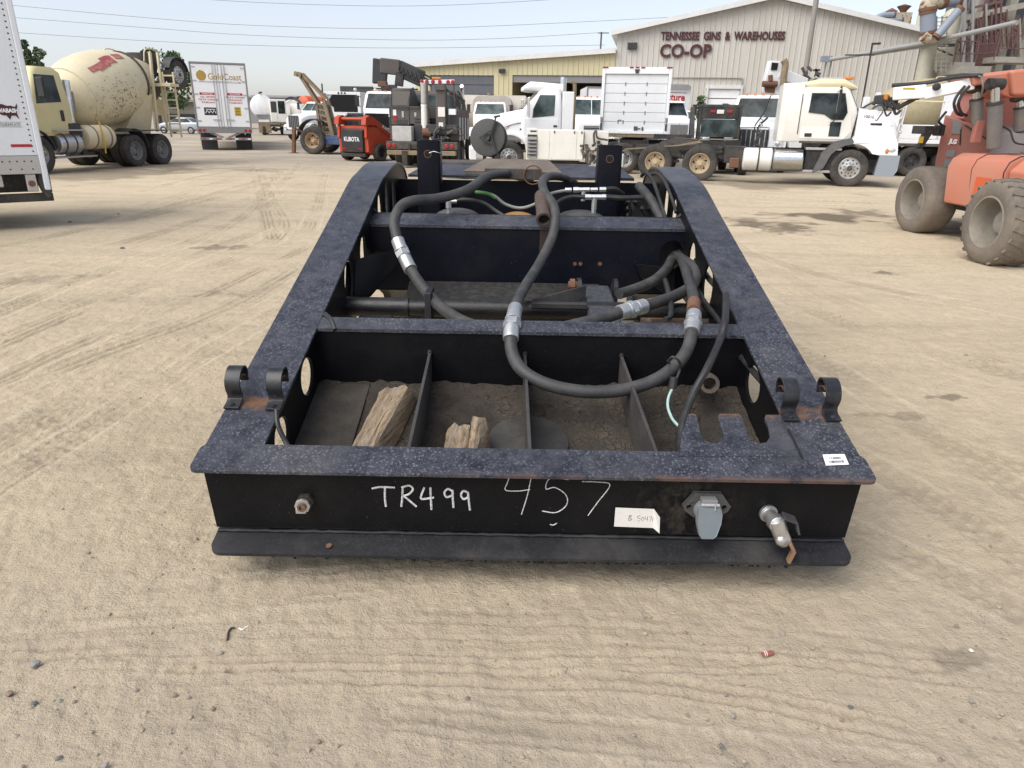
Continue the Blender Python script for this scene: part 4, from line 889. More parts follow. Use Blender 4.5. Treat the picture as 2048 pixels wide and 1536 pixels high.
# barcode sticker
ctr = onp(1671, 920, HA + .002, HB); mb = MB(); c4 = [onp(a, b, HA + .0025, HB) for a, b in ((1645, 909), (1689, 908), (1698, 929), (1652, 931))]
mb.quad(c4[0], c4[3], c4[2], c4[1]); stk = part('barcode_sticker', mb, M['sticker'], front, smooth=0)
sxd = (c4[2] - c4[3]).normalized(); syd = ((c4[0] + c4[1]) - (c4[2] + c4[3])).normalized(); cc = (c4[0] + c4[1] + c4[2] + c4[3]) / 4
mb = MB(); mb.text('114000', .013, cc + syd * .008 + Vector((0, 0, .0008)), sxd, syd, .02, .0004, .045)
rs = random.Random(2)
x = -.028
while x < .03:
    wd = rs.choice((.0012, .002, .003)); a = cc + sxd * x - syd * .013 + Vector((0, 0, .001)); b = a + sxd * wd; mb.quad(a - syd * .007, b - syd * .007, b + syd * .007, a + syd * .007); x += wd + rs.choice((.0012, .002))
part('print', mb, M['ink'], stk, smooth=0)
# fittings on the front plate
def faxis(mb, px, py, prof, n=16, tilt=(0, -1, -.05)): return mb.lathe(prof, face(px, py, 0), tilt, n)
mb = MB(); faxis(mb, 612, 1000, [(.035, 0), (.035, .02), (.03, .02)], 6); faxis(mb, 612, 1000, [(.022, .02), (.022, .05)], 14); af = part('air_fitting', mb, M['chassis'], front, .001)
mb = MB(); p = face(606, 1010, .055); mb.lathe([(.030, 0), (.030, .012)], p, (0, -1, 0), 8); mb.box(p.x - .026, p.x + .012, p.y - .014, p.y - .002, p.z - .03, p.z - .01); part('adapter', mb, M['zinc'], af, .001)
mb = MB(); mb.lathe([(.017, .010), (.017, .024), (.010, .024), (.009, .004)], p, (0, -1, 0), 14, capb=False); part('nipple', mb, M['rust'], af)
mb = MB(); c = face(1411, 1013, 0); fr = [(-.095, .01), (-.06, .058), (-.05, .065), (.05, .065), (.06, .058), (.095, .01), (.085, -.012), (.045, -.04), (-.045, -.04), (-.085, -.012)]
mb.plate([(u * .98, v) for u, v in fr], .014, lambda u, v, w: (c.x + u, c.y - w, c.z + v), [oval(-.068, .006, .011, .011, 12), oval(.068, .006, .011, .011, 12)]); es = part('electrical_socket', mb, paint('cast_grey', (.10, .10, .095), .6, .3, dirt=.5, dcol=(.05, .045, .04), scale=14, bmp=.002), front, .002)
mb = MB(); mb.lathe([(.05, 0), (.047, .03)], c + Vector((0, -.012, -.005)), (0, -1, 0), 24); mb.box(c.x - .03, c.x + .03, c.y - .052, c.y - .014, c.z + .03, c.z + .055); part('housing', mb, M['grey'], es, .003)
mb = MB(); mb.cyl((c.x - .035, c.y - .052, c.z + .036), (c.x + .035, c.y - .052, c.z + .036), .007, n=10); mb.tube([(c.x + .018, c.y - .06, c.z + .045), (c.x + .018, c.y - .064, c.z + .02)], .003, 6, smooth=False); part('hinge_pin', mb, M['zinc'], es)
lid = [(-.043, .03), (.043, .03), (.052, .0), (.05, -.035), (.036, -.085), (.022, -.096), (-.022, -.096), (-.036, -.085), (-.05, -.035), (-.052, 0)]
mb = MB(); mb.plate(lid, .016, lambda u, v, w: (c.x + u * .93, c.y - .046 - w + v * .12, c.z + v)); part('cover', mb, paint('blue_grey_cover', (.17, .21, .235), .5, dirt=.3, scale=16), es, .006)
# gladhand coupling
c = face(1545, 1025, 0); mb = MB(); mb.lathe([(.036, 0), (.036, .015), (.027, .015), (.025, .05), (.034, .062), (.034, .09), (.02, .1)], c + Vector((-.02, 0, .0)), (.12, -1, .0), 16)
gh = part('gladhand', mb, M['alu'], front, .002)
q = c + Vector((.005, -.08, -.005)); mb = MB(); mb.tube([q + Vector((-.02, .0, .02)), q + Vector((.0, -.008, -.03)), q + Vector((.022, -.015, -.075))], [.032, .03, .022], 12, 4); mb.sphere(q + Vector((.0, -.028, -.05)), (.024, .02, .024), 12, 8); part('body', mb, paint('bright_cast_alloy', (.6, .6, .58), .28, .85, dirt=.35, dcol=(.2, .19, .18), scale=30), gh)
mb = MB(); mb.band([q + Vector((.0, -.01, .045)), q + Vector((.045, -.015, .03)), q + Vector((.058, -.02, -.015))], .04, (0, 1, .2), .008); part('locking_plate', mb, M['charcoal'], gh)
mb = MB(); mb.band([q + Vector((.03, -.035, -.055)), q + Vector((.048, -.04, -.085)), q + Vector((.034, -.04, -.135))], .03, (.2, 1, 0), .012); part('rusty_lever', mb, paint('brown_rubber', (.20, .11, .055), .8, dirt=.4, scale=30), gh)
mb = MB(); mb.lathe([(.012, 0), (.011, .004)], (onp(676, 1083, .09, 0).x, 2.30, zb - .032), (0, -.2, 1), 12); part('bolt', mb, M['rust'], front)

# ---- things between the cross beams
mb = MB(); mb.cyl((GX - 1.11, 4.02, .655), (GX - .70, 4.02, .655), .058, n=18); mb.cyl((GX - .72, 4.02, .655), (GX - .58, 4.02, .655), .046, n=18); mb.cyl((GX - .58, 4.02, .655), (GX + 1.11, 4.02, .655), .054, n=20); sh_ = part('cross_shaft', mb, paint('greasy_steel', (.012, .012, .012), .3, dirt=.5, dcol=(.05, .045, .04), scale=7, bmp=.002), gn)
mb = MB(); mb.box(GX - .60, GX - .56, 3.95, 4.12, .56, .76); mb.box(GX - .97, GX - .78, 3.80, 3.92, .595, .635); part('collar_plate', mb, NE, sh_, .006)
mb = MB(); mb.loft([[(GX - .76, 4.16, .44), (GX + .50, 4.16, .44), (GX + .50, 4.16, .605), (GX - .76, 4.16, .605)], [(GX - .80, 4.72, .48), (GX + .50, 4.72, .48), (GX + .50, 4.72, .665), (GX - .80, 4.72, .665)]]); part('torsion_box', mb, paint('gritty_black', (.022, .021, .02), .55, dirt=.6, dcol=(.075, .07, .065), scale=26, bmp=.004), gn, .012)
mb = MB(); p1, p2 = at(1150, 576, 4.1), at(1290 / 2.7 + 680, 855 / 2.7 + 260, 4.1); mb.plate([(0, 0), (.29, .085), (.29, 0)], .02, lambda u, v, w: (at(1072, 604, 4.1).x + u, 4.08 + w, .70 + v)); mb.bar((GX + .02, 3.96, .70), (GX + .34, 3.96, .70), .05, .03); part('shaft_arm', mb, NE, sh_, .004)
mb = MB(); tx = at(1195, 565, 4.25); ztp = at(1195, 570, 4.30).z; mb.loft([[(tx.x - .085, 4.32, .45), (tx.x + .085, 4.32, .45), (tx.x + .085, 4.32, ztp), (tx.x - .085, 4.32, ztp)], [(tx.x - .085, 3.62, .40), (tx.x + .10, 3.62, .40), (tx.x + .10, 3.62, ztp - .11), (tx.x - .085, 3.62, ztp - .11)]]); cyl_ = part('cylinder_mount', mb, paint('pitted_black', (.035, .037, .042), .4, dirt=.6, dcol=(.12, .12, .125), scale=40, bmp=.003), gn, .02)
for dx in (-.12, .105): mb = MB(); mb.plate([(4.22, ztp - .16), (4.40, ztp - .16), (4.38, ztp), (4.34, ztp + .035), (4.29, ztp + .035), (4.25, ztp)], .022, lambda u, v, w: (tx.x + dx + w, u, v)); part('lug', mb, NE, cyl_, .004)
mb = MB(); mb.cyl((tx.x - .175, 4.30, ztp - .005), (tx.x - .12, 4.30, ztp - .005), .026, n=12); mb.cyl((tx.x - .165, 4.30, ztp - .005), (tx.x - .135, 4.30, ztp - .005), .042, n=8); part('pin', mb, M['rust'], cyl_)
mb = MB(); g3 = [(-1.10, 4.34, .90), (-.71, 4.70, .94), (-.95, 4.42, .70), (-1.10, 4.2, .68)]; mb.loft([[(GX + a, b, c_ + o) for a, b, c_ in ((-1.11, 4.25, .86), (-.74, 4.62, .92), (-.97, 4.25, .66), (-1.11, 4.15, .64))] for o in (0, .014)]); part('gusset', mb, NW, gn, .002)
mb = MB(); mb.plate([(-1.11, .56), (-.95, .56), (-.92, .60), (-.92, .63), (-1.11, .63)], .12, lambda u, v, w: (GX + u, 3.55 + w, v)); part('spring_bracket', mb, NE, gn, .01)
mb = MB(); mb.loft([[(GX + a, b, c_) for a, b, c_ in ((.98, 4.62, .80), (.74, 4.74, .80), (.78, 4.74, .70), (1.0, 4.62, .60))], [(GX + a, b + .02, c_ - .01) for a, b, c_ in ((.98, 4.62, .80), (.74, 4.74, .80), (.78, 4.74, .70), (1.0, 4.62, .60))]]); part('gusset', mb, NW, gn, .002)
mb = MB(); mb.box(GX + .72, GX + 1.0, 3.95, 4.10, .57, .63); mb.cyl((GX + .66, 4.0, .6), (GX + 1.1, 4.0, .6), .045, n=12); part('rusty_strut', mb, paint('oily_rust', (.05, .035, .025), .6, dirt=.5, rust=.5, scale=5), sh_)
mb = MB(); c = at(1308, 643, 3.62); mb.lathe([(.05, 0), (.05, .03), (.03, .045)], c - Vector((0, 0, .06)), (0, 0, 1), 14); part('green_cap', mb, paint('green_plastic', (.05, .20, .05), .5, dirt=.3), gn)
# air spring domes and small fittings behind the second cross beam
for px, py, r, mt in ((915, 436, .17, paint('dusty_rubber_dome', (.055, .055, .055), .7, dirt=.5, dcol=(.12, .115, .11), scale=9)), (1160, 442, .19, None), (1036, 438, .125, paint('orange_yellow_dome', (.30, .15, .035), .6, dirt=.4, scale=8))):
    c = at(px, py, 5.25); mt = mt or bpy.data.materials['dusty_rubber_dome']; mb = MB(); mb.lathe([(r, -.45), (r, 0)] + [(r * math.cos(g), r * .42 * math.sin(g)) for g in (.3, .6, .9, 1.2, 1.45)], Vector((c.x, 5.25, c.z)), (0, 0, 1), 24); part('air_spring', mb, mt, gn)
def hexfit(name, pts, r, parent, mat=M['zinc'], n=6):
    mb = MB()
    for (p, q), k in zip(pts, r): mb.cyl(p, q, k, n=n)
    return part(name, mb, mat, parent, .0015, 30)
# ---- hydraulic hoses: photo points with a distance
def hose(path, r, mat=HOSE, n=12, name='hydraulic_hose', lab=None):
    mb = MB(); P = [at(a, b, Y) for a, b, Y in path]; mb.tube(P, r, n, 6); return part(name, mb, mat, gn, label=lab), P
def proj(p):
    d = p - CP; return 1024 + FPX * d.dot(CR) / d.dot(CF), 768 - FPX * d.dot(CU) / d.dot(CF)
def fitting(hp, a, b, r=.037):
    par, P = hp; C_ = catmull(P, 8); nr = lambda q: min(range(len(C_)), key=lambda i: (proj(C_[i])[0] - q[0]) ** 2 + (proj(C_[i])[1] - q[1]) ** 2)
    i0, i1 = sorted((nr(a), nr(b))); S_ = C_[i0:i1 + 1]; D_ = [S_[0]]
    for u, v in zip(S_[:-1], S_[1:]): D_ += [u + (v - u) * (k + 1) / 4 for k in range(4)]
    def seg(f0, f1, rr, n=18):
        k0, k1 = int(f0 * (len(D_) - 1)), max(int(f1 * (len(D_) - 1)), int(f0 * (len(D_) - 1)) + 1); mb.tube(D_[k0:k1 + 1], rr, n, 1, smooth=False)
    mb = MB(); seg(0, .40, r * 1.16); seg(.36, .44, r * 1.27); seg(.46, .62, r * 1.38, 6); seg(.62, .70, r * 1.10); seg(.70, 1.0, r * 1.18)
    part('hose_coupling', mb, M['zinc'], par, .001, 30)
h1 = hose([(1062, 366, 6.35), (1042, 355, 6.2), (1012, 348, 5.95), (975, 353, 5.4), (935, 380, 5.0), (880, 396, 4.85), (830, 401, 4.72), (803, 412, 4.65), (789, 440, 4.55), (793, 472, 4.48), (805, 505, 4.40), (825, 545, 4.28), (860, 592, 4.05), (900, 628, 3.8), (950, 652, 3.6), (1020, 664, 3.52), (1100, 660, 3.5), (1160, 648, 3.52), (1205, 636, 3.6), (1250, 622, 3.68), (1300, 609, 3.8), (1345, 594, 3.95), (1378, 576, 4.1), (1393, 555, 4.25), (1388, 536, 4.4), (1370, 522, 4.6), (1350, 510, 4.85)], .0335)
fitting(h1, (799, 478), (826, 538), .036); fitting(h1, (1240, 625), (1288, 612), .036)
h2 = hose([(1158, 374, 6.3), (1135, 358, 6.1), (1103, 352, 5.55), (1086, 362, 5.2), (1088, 383, 4.95), (1104, 406, 4.75), (1111, 433, 4.62), (1104, 475, 4.5), (1080, 525, 4.3), (1055, 565, 4.05), (1036, 600, 3.75), (1027, 635, 3.42), (1022, 670, 3.28), (1024, 705, 3.2), (1042, 738, 3.12), (1080, 763, 3.06), (1135, 779, 3.03), (1195, 784, 3.02), (1255, 778, 3.04), (1310, 760, 3.08), (1350, 732, 3.14), (1375, 698, 3.22), (1384, 660, 3.32), (1388, 625, 3.5), (1386, 590, 3.8), (1376, 555, 4.2), (1366, 525, 4.6), (1357, 508, 4.85)], .031)
fitting(h2, (1031, 616), (1022, 678), .033); fitting(h2, (1384, 664), (1388, 628), .033)
mb = MB(); mb.tube([at(1387, 622, 3.5), at(1388, 604, 3.65)], .035, 12, smooth=False); part('rusty_ferrule', mb, M['rust'], h2[0]); mb = MB(); mb.tube([at(1286, 613, 3.77), at(1305, 607, 3.82)], .034, 12, smooth=False); part('rusty_ferrule', mb, M['rust'], h1[0])
hose([(1238, 588, 4.2), (1270, 578, 4.3), (1310, 560, 4.4), (1335, 535, 4.6), (1345, 515, 4.85)], .033)
hose([(1330, 560, 4.2), (1338, 590, 4.0), (1342, 630, 3.7), (1330, 640, 3.6)], .016, CABLE, 8)
hose([(1452, 590, 3.6), (1450, 640, 3.35), (1440, 680, 3.25), (1415, 735, 3.05), (1385, 790, 2.95), (1366, 845, 2.82), (1360, 885, 2.72), (1362, 915, 2.6), (1366, 935, 2.55)], .018, CABLE, 10, 'cable')
hose([(1392, 520, 4.6), (1420, 560, 4.2), (1445, 585, 3.9), (1452, 600, 3.6)], .017, CABLE, 10, 'cable')
hose([(1370, 520, 4.7), (1400, 590, 4.1), (1437, 640, 3.75), (1465, 690, 3.45), (1500, 735, 3.22), (1535, 775, 3.02), (1562, 810, 2.85)], .016, CABLE, 8, 'cable')
hose([(553, 820, 2.62), (556, 850, 2.58), (572, 885, 2.55), (590, 912, 2.5), (600, 935, 2.45)], .010, CABLE, 8, 'cable')
hose([(650, 628, 3.3), (662, 640, 3.25), (670, 660, 3.2)], .012, CABLE, 8, 'cable')
hose([(1278, 372, 5.6), (1298, 395, 5.3), (1320, 432, 5.1), (1330, 450, 5.0)], .034, HOSE)
hose([(1283, 352, 5.6), (1292, 345, 5.5), (1305, 360, 5.4), (1318, 395, 5.2), (1332, 440, 5.0)], .013, CABLE, 8, 'cable')
hose([(1300, 350, 5.5), (1315, 348, 5.4), (1330, 365, 5.3), (1345, 400, 5.15), (1352, 425, 5.05)], .012, CABLE, 8, 'cable')
mb = MB()
for i in range(9):
    a = 1255 + (i % 4) * 14; b = 405 + (i // 4) * 14; p = at(a, b, 5.5 + .1 * (i % 3)); mb.cyl(p, p + Vector((.0, -.05, .02)), .018, n=8); mb.tube([p, p + Vector((.03, .02, -.06)), p + Vector((.02, .1, -.2))], .012, 6)
mb.box(at(1262, 440, 5.6).x, at(1310, 440, 5.6).x, 5.6, 5.75, at(1262, 445, 5.6).z, at(1262, 395, 5.6).z); part('valve_block', mb, CABLE, gn, .004)
hs, _ = hose([(903, 402, 5.1), (930, 399, 5.1), (965, 405, 5.12), (995, 424, 5.1), (1020, 440, 5.0)], .013, HOSE, 8, 'air_line'); p = at(900, 402, 5.1)
hexfit('elbow_fitting', [(p + Vector((-.03, 0, 0)), p + Vector((.05, 0, .0))), (p + Vector((-.01, 0, .015)), p + Vector((-.01, 0, -.05))), (p + Vector((-.01, 0, -.04)), p + Vector((-.01, 0, -.10)))], (.018, .022, .016), hs)
hs, _ = hose([(950, 384, 5.3), (985, 390, 5.3), (1010, 408, 5.3), (1040, 416, 5.28), (1070, 408, 5.25), (1100, 388, 5.3), (1130, 381, 5.3)], .011, paint('grey_air_line', (.22, .23, .22), .5, dirt=.3), 8, 'air_line')
mb = MB(); mb.tube([at(950, 384, 5.299), at(975, 387, 5.299), at(992, 396, 5.299)], .0125, 8, 4); part('green_sleeve', mb, paint('green_line', (.06, .20, .05), .5, dirt=.2), hs)
p, q = at(1130, 380, 5.3), at(1212, 379, 5.3); e = q - p; tee = hexfit('tee_fitting', [(p, p + e * .16), (p + e * .2, p + e * .34), (p + e * .34, p + e * .6), (p + e * .62, p + e * .8), (p + e * .84, q), (p + e * .45, p + e * .45 + Vector((0, 0, -.08)))], (.018, .022, .019, .017, .02, .017), gn)
p, q = at(1170, 394, 5.2), at(1212, 394, 5.2); e = q - p; hexfit('tee_fitting', [(p, p + e * .3), (p + e * .3, p + e * .8), (p + e * .8, q), (p + e * .45, p + e * .45 + Vector((0, 0, -.09))), (p + e * .45 + Vector((0, 0, -.09)), p + e * .45 + Vector((0, 0, -.14)))], (.022, .02, .022, .02, .018), gn)
hose([(1212, 394, 5.2), (1245, 396, 5.2), (1285, 395, 5.22)], .019, CABLE, 8, 'air_line'); hose([(1170, 394, 5.2), (1140, 394, 5.2), (1115, 405, 5.15), (1098, 430, 5.05)], .015, CABLE, 8, 'air_line'); hose([(1212, 378, 5.3), (1230, 378, 5.32), (1246, 388, 5.4)], .016, CABLE, 8, 'air_line')
mb = MB(); p, q = at(1083, 392, 4.93), at(1088, 440, 4.60); e = (q - p).normalized(); L = (q - p).length; mb.lathe([(.048, 0), (.050, L * .3), (.046, L * .55), (.050, L), (.036, L), (.034, L * .8)], p, e, 18, capb=True); pp = part('stub_pipe', mb, paint('flaking_pipe', (.06, .05, .045), .8, dirt=.7, dcol=(.10, .075, .06), scale=16, rust=.55, bmp=.006), b2)
mb = MB(); mb.cyl(q - e * .03, q - e * .028, .035, n=16); part('bore', mb, M['void'], pp)
mb = MB(); mb.plate(rrect(-.035, .035, 0, .16, .01), .0015, lambda u, v, w: (at(1087, 470, 4.76).x + u + .01, 4.7605 - w, .86 + v)); part('rust_run', mb, paint('rust_run', (.035, .022, .016), .7, dirt=.6, dcol=(.08, .045, .03), scale=20), b2)
for a in (1150, 1161, 1200): mb = MB(); p = at(a, 528, 4.758); mb.lathe([(.014, 0), (.012, .004)], p, (0, -1, 0), 10); part('rusty_hole_ring', mb, M['rust'], b2)
mb = MB(); p = at(1412, 760, 3.28); q = at(1420, 768, 3.12); mb.lathe([(.034, 0), (.034, .06), (.046, .062), (.046, .16), (.030, .16), (.028, .08)], p, q - p, 18, capb=True); part('socket_pipe', mb, paint('brown_pipe', (.075, .06, .048), .75, dirt=.5, scale=20, rust=.3), b1)
# loop strap round the hose with its cord
mb = MB(); mb.tube([at(1336, 722, 3.10), at(1345, 714, 3.05), (at(1358, 722, 3.06)), at(1360, 738, 3.10), at(1352, 760, 3.08)], .006, 8); mb.tube([at(1336, 722, 3.10), at(1342, 735, 3.22), at(1350, 760, 3.12)], .006, 8)
rp = thing('strap', 'dark rubber loop strap with a pale teal cord hanging from the hose', 'strap', at(1346, 768, 3.08), world=True); part('loop', mb, HOSE, rp)
mb = MB(); mb.cyl(at(1348, 754, 3.08), at(1345, 776, 3.07), .02, .022, 8); part('toggle', mb, M['plastic'], rp, .003)
mb = MB(); mb.tube([at(1345, 776, 3.07), at(1337, 795, 3.02), at(1336, 815, 2.97), (at(1345, 838, 2.9)), at(1360, 855, 2.82)], .0065, 8); part('cord', mb, paint('teal_cord', (.42, .60, .56), .8, dirt=.6, dcol=(.14, .2, .19), scale=110), rp)
# timber blocks in the pan
def timber(lab, P0, P1, w, h, seed):
    rs = random.Random(seed); mt, n, bs = nodes('split_wood'); co = n.nodes.new('ShaderNodeTexCoord').outputs['Object']
    mp = n.nodes.new('ShaderNodeMapping'); n.links.new(co, mp.inputs[0]); mp.inputs['Scale'].default_value = (1, .05, 1)
    mp.inputs['Rotation'].default_value = (0, 0, 0)
    g = nz(n, mp.outputs[0], 70, 8, .7); g2 = nz(n, mp.outputs[0], 22, 5)
    c = mix(n, ramp(n, g, .3, .7), (.12, .08, .05), (.43, .335, .22)); c = mix(n, ramp(n, g2, .45, .7, 0, .6), c, (.33, .305, .265)); c = mix(n, ramp(n, g, .30, .38, .8, 0), c, (.05, .032, .02))
    n.links.new(c, bs.inputs['Base Color']); bs.inputs['Roughness'].default_value = .9; bump(n, bs, g, 1, .012)
    o = thing('wood_block', lab, 'wood block', P0, math.atan2(-(P1.x - P0.x), P1.y - P0.y)); L = (P1 - P0).length; tilt = (P1.z - P0.z) / L
    N = 40; prof = []; fx = [rs.uniform(-.5, .5) for _ in range(N)]; rings = []
    base = [(-.5, 0), (-.5, .3), (-.46, .62), (-.3, .72), (-.22, .66), (-.12, .86), (0.0, .84), (.05, .74), (.12, .95), (.3, 1.0), (.42, .93), (.5, .6), (.5, .2), (.5, 0)]
    for k in range(10):
        t = k / 9; ring = []
        for i, (a, b) in enumerate(base):
            endj = (.035 * rs.uniform(-1, 1) if k in (0, 9) else 0); ring.append((a * w * (1 + .04 * rs.uniform(-1, 1)) + .012 * math.sin(t * 2 + i), L * t + endj * (1 if b > .1 else .3), b * h * (1 + .04 * rs.uniform(-1, 1)) * (1 - .1 * t) + tilt * L * t))
        rings.append(ring)
    mb = MB(); mb.loft([r[::-1] for r in rings]); me = mesh('wood', mb, mt, 0, 28); w_ = link('timber', me, o); return o
timber('longer split timber block lying between the pan wall and the left divider', Vector((at(700, 960, 2.6).x, 2.50, fz(2.5) + .005)), Vector((at(790, 800, 3.12).x, 3.14, fz(3.14) + .005)), .155, .115, 3)
timber('shorter split timber block beside the round kingpin plate in the pan', Vector((at(920, 960, 2.6).x - .01, 2.48, fz(2.48) + .005)), Vector((at(938, 855, 2.9).x, 2.83, fz(2.86) + .005)), .185, .165, 8)
# ---------------------------------------------------------------- vehicle helpers (local x forward, y left, z up)
def veh(name, lab, cat, lx, ly, px, yaw, group=None, Y=None):
    p = on(*px) if Y is None else at(px[0], px[1], Y); a = R(yaw); c, s = math.cos(a), math.sin(a)
    return thing(name, lab, cat, (p.x - c * lx + s * ly, p.y - s * lx - c * ly, 0), a, group)
_cache = {}
def tyre_mesh(r, w, mat):
    k = ('t', round(r, 3), round(w, 3), mat.name)
    if k not in _cache:
        h = w / 2; pr_ = [(.56 * r, -h * .8), (.62 * r, -h * .95), (.78 * r, -h), (.92 * r, -h * .96), (.975 * r, -h * .84)]
        for g in (-.55, -.18, .18, .55): pr_ += [(r, h * g - h * .13), (r, h * g - .014), (r - .014, h * g - .009), (r - .014, h * g + .009), (r, h * g + .014), (r, h * g + h * .13)]
        pr_ += [(.975 * r, h * .84), (.92 * r, h * .96), (.78 * r, h), (.62 * r, h * .95), (.56 * r, h * .8)]
        mb = MB(); mb.lathe([(a, b) for a, b in pr_], (0, 0, 0), (0, 1, 0), 36, False, False); _cache[k] = mesh('tyre', mb, mat, 0, 40)
    return _cache[k]
def rim_mesh(r, w, style, mat):
    k = ('r', round(r, 3), round(w, 3), style, mat.name)
    if k not in _cache:
        h = w / 2; mb = MB(); q = .585 * r
        if style == 'front':
            mb.lathe([(q, -h * .8), (q, h * .82), (q * .96, h * .86), (q * .90, h * .62), (q * .82, h * .60), (q * .62, h * .72), (q * .40, h * .78), (q * .36, h * 1.0), (q * .30, h * 1.12), (q * .05, h * 1.16)], (0, 0, 0), (0, 1, 0), 32)
            mb.m(1)
            for i in range(10):
                g = 2 * math.pi * i / 10; mb.cyl((q * .73 * math.cos(g), h * .62, q * .73 * math.sin(g)), (q * .73 * math.cos(g), h * .682, q * .73 * math.sin(g)), q * .085, n=10)
                mb.m(2); g += .31; mb.cyl((q * .50 * math.cos(g), h * .7, q * .5 * math.sin(g)), (q * .50 * math.cos(g), h * .9, q * .5 * math.sin(g)), q * .055, n=6); mb.m(1)
            mb.m(2); mb.lathe([(q * .27, h * 1.13), (q * .25, h * 1.2), (q * .1, h * 1.22)], (0, 0, 0), (0, 1, 0), 14)
        else:
            mb.lathe([(q, -h * .8), (q, h * .84), (q * .95, h * .88), (q * .88, h * .5), (q * .80, -h * .1), (q * .70, -h * .2), (q * .42, -h * .12), (q * .40, -h * .02), (q * .26, h * .05), (q * .22, h * .28), (q * .05, h * .32)], (0, 0, 0), (0, 1, 0), 32)
            mb.m(1)
            for i in range(5):
                g = 2 * math.pi * i / 5 + .2; c = Vector((q * .63 * math.cos(g), -h * .2, q * .63 * math.sin(g))); mb.cyl(c, c + Vector((0, h * .08, 0)), q * .1, n=10)
            mb.m(2)
            for i in range(10):
                g = 2 * math.pi * i / 10; mb.cyl((q * .5 * math.cos(g), -h * .2, q * .5 * math.sin(g)), (q * .5 * math.cos(g), h * .08, q * .5 * math.sin(g)), q * .05, n=6)
        _cache[k] = mesh('rim', mb, [mat, M['void'], M['dusty']], 0, 35)
    return _cache[k]
def wheel(T, x, y, r=.52, w=.28, side=1, style='front', rim='alu', tyre='rubber', steer=0):
    o = link('wheel', rim_mesh(r, w, style, M[rim]), T); o.location = (x, y, r); o.rotation_euler = (0, 0, (0 if side > 0 else math.pi) + steer)
    link('tyre', tyre_mesh(r, w, M[tyre]), o); return o
def axle(T, x, r=.52, w=.28, style='front', rim='alu', yy=1.0, dual=False, tyre='rubber'):
    for s in (1, -1):
        wheel(T, x, s * yy, r, w, s, style, rim, tyre)
        if dual: wheel(T, x, s * (yy - w * 1.15), r, w, s, 'rear', rim, tyre)
    mb = MB(); mb.cyl((x, -yy + .1, r), (x, yy - .1, r), .07, n=10); mb.sphere((x, 0, r), (.22, .2, .2), 10, 6); part('axle', mb, M['chassis'], T)
def P(T, name, mb, mat, bevel=0.0, label=None, smooth=35): return part(name, mb, M[mat] if isinstance(mat, str) else mat, T, bevel, smooth, label)
def boxes(T, name, L, mat, bevel=.01):
    for b in L: mb = MB(); mb.box(*b); o = P(T, name, mb, mat, bevel)
    return o
def frame(T, x0, x1, z=.95, h=.22, yy=.43, mat='chassis'):
    for s in (-1, 1):
        mb = MB(); mb.box(x0, x1, s * yy - .04, s * yy + .04, z - h, z); P(T, 'frame_rail', mb, mat)
    mb = MB(); n = max(2, int((x1 - x0) / 1.3))
    for i in range(n + 1): x = x0 + .05 + (x1 - x0 - .15) * i / n; mb.box(x, x + .06, -yy + .041, yy - .041, z - h + .03, z - .03)
    P(T, 'cross_member', mb, mat)
def sti(st, z):
    for a, b in zip(st[:-1], st[1:]):
        if a[0] <= z <= b[0] + 1e-6:
            t = (z - a[0]) / (b[0] - a[0]); return [a[i] + (b[i] - a[i]) * t for i in range(5)]
    return list(st[-1])
def sideglass(T, st, pts, s, mat='glass', o=.008, name='window'):
    zs = sorted(z for _, z in pts); z0, z1 = zs[0], zs[-1]; L = []; Rr = []; n = len(pts); ks = sorted(set([z0 + (z1 - z0) * k / 8 for k in range(9)] + zs + [q[0] for q in st if z0 < q[0] < z1]))
    for z in ks:
        zc = min(max(z, z0 + 1e-4), z1 - 1e-4); xs = []
        for i in range(n):
            (xa, za), (xb, zb2) = pts[i], pts[(i + 1) % n]
            if (za - zc) * (zb2 - zc) <= 0 and abs(za - zb2) > 1e-6: xs.append(xa + (xb - xa) * (zc - za) / (zb2 - za))
        y = s * (sti(st, z)[3] + o); L.append(Vector((min(xs), y, z))); Rr.append(Vector((max(xs), y, z)))
    if s > 0: L, Rr = Rr, L
    mb = MB(); mb.strip(L, Rr); iv = Vector((0, -s * .03, 0)); mb.strip([v + iv for v in Rr], [v + iv for v in L]); mb.strip(L[::-1], [v + iv for v in L[::-1]]); mb.strip([v + iv for v in Rr[::-1]], Rr[::-1])
    return P(T, name, mb, mat, 0, smooth=60)
def screen(T, st, z0, z1, m0, m1, mat='glass2', front=True, o=.012, split=False, name='windshield'):
    w_ = None
    ks = sorted(set([z0 + (z1 - z0) * k / 6 for k in range(7)] + [q[0] for q in st if z0 < q[0] < z1]))
    for lo, hi in ((-1, -.02), (.02, 1)) if split else ((-1, 1),):
        mb = MB(); rows = []
        for z in ks:
            q = sti(st, z); hw_ = q[3] - (m0 + (m1 - m0) * (z - z0) / (z1 - z0)); x = q[2] + o if front else q[1] - o
            rows.append([Vector((x, (lo + (hi - lo) * k / 6) * hw_, z)) for k in range(7)])
        dx = Vector((-.03 if front else .03, 0, 0))
        for a_, b_ in zip(rows[:-1], rows[1:]): mb.strip(a_, b_); mb.strip([v + dx for v in b_], [v + dx for v in a_])
        for k in (0, 6): e = [r_[k] for r_ in rows]; mb.strip(e, [v + dx for v in e])
        for r_ in (rows[0], rows[-1]): mb.strip(r_, [v + dx for v in r_])
        w_ = P(T, name, mb, mat, 0, smooth=60)
    return w_
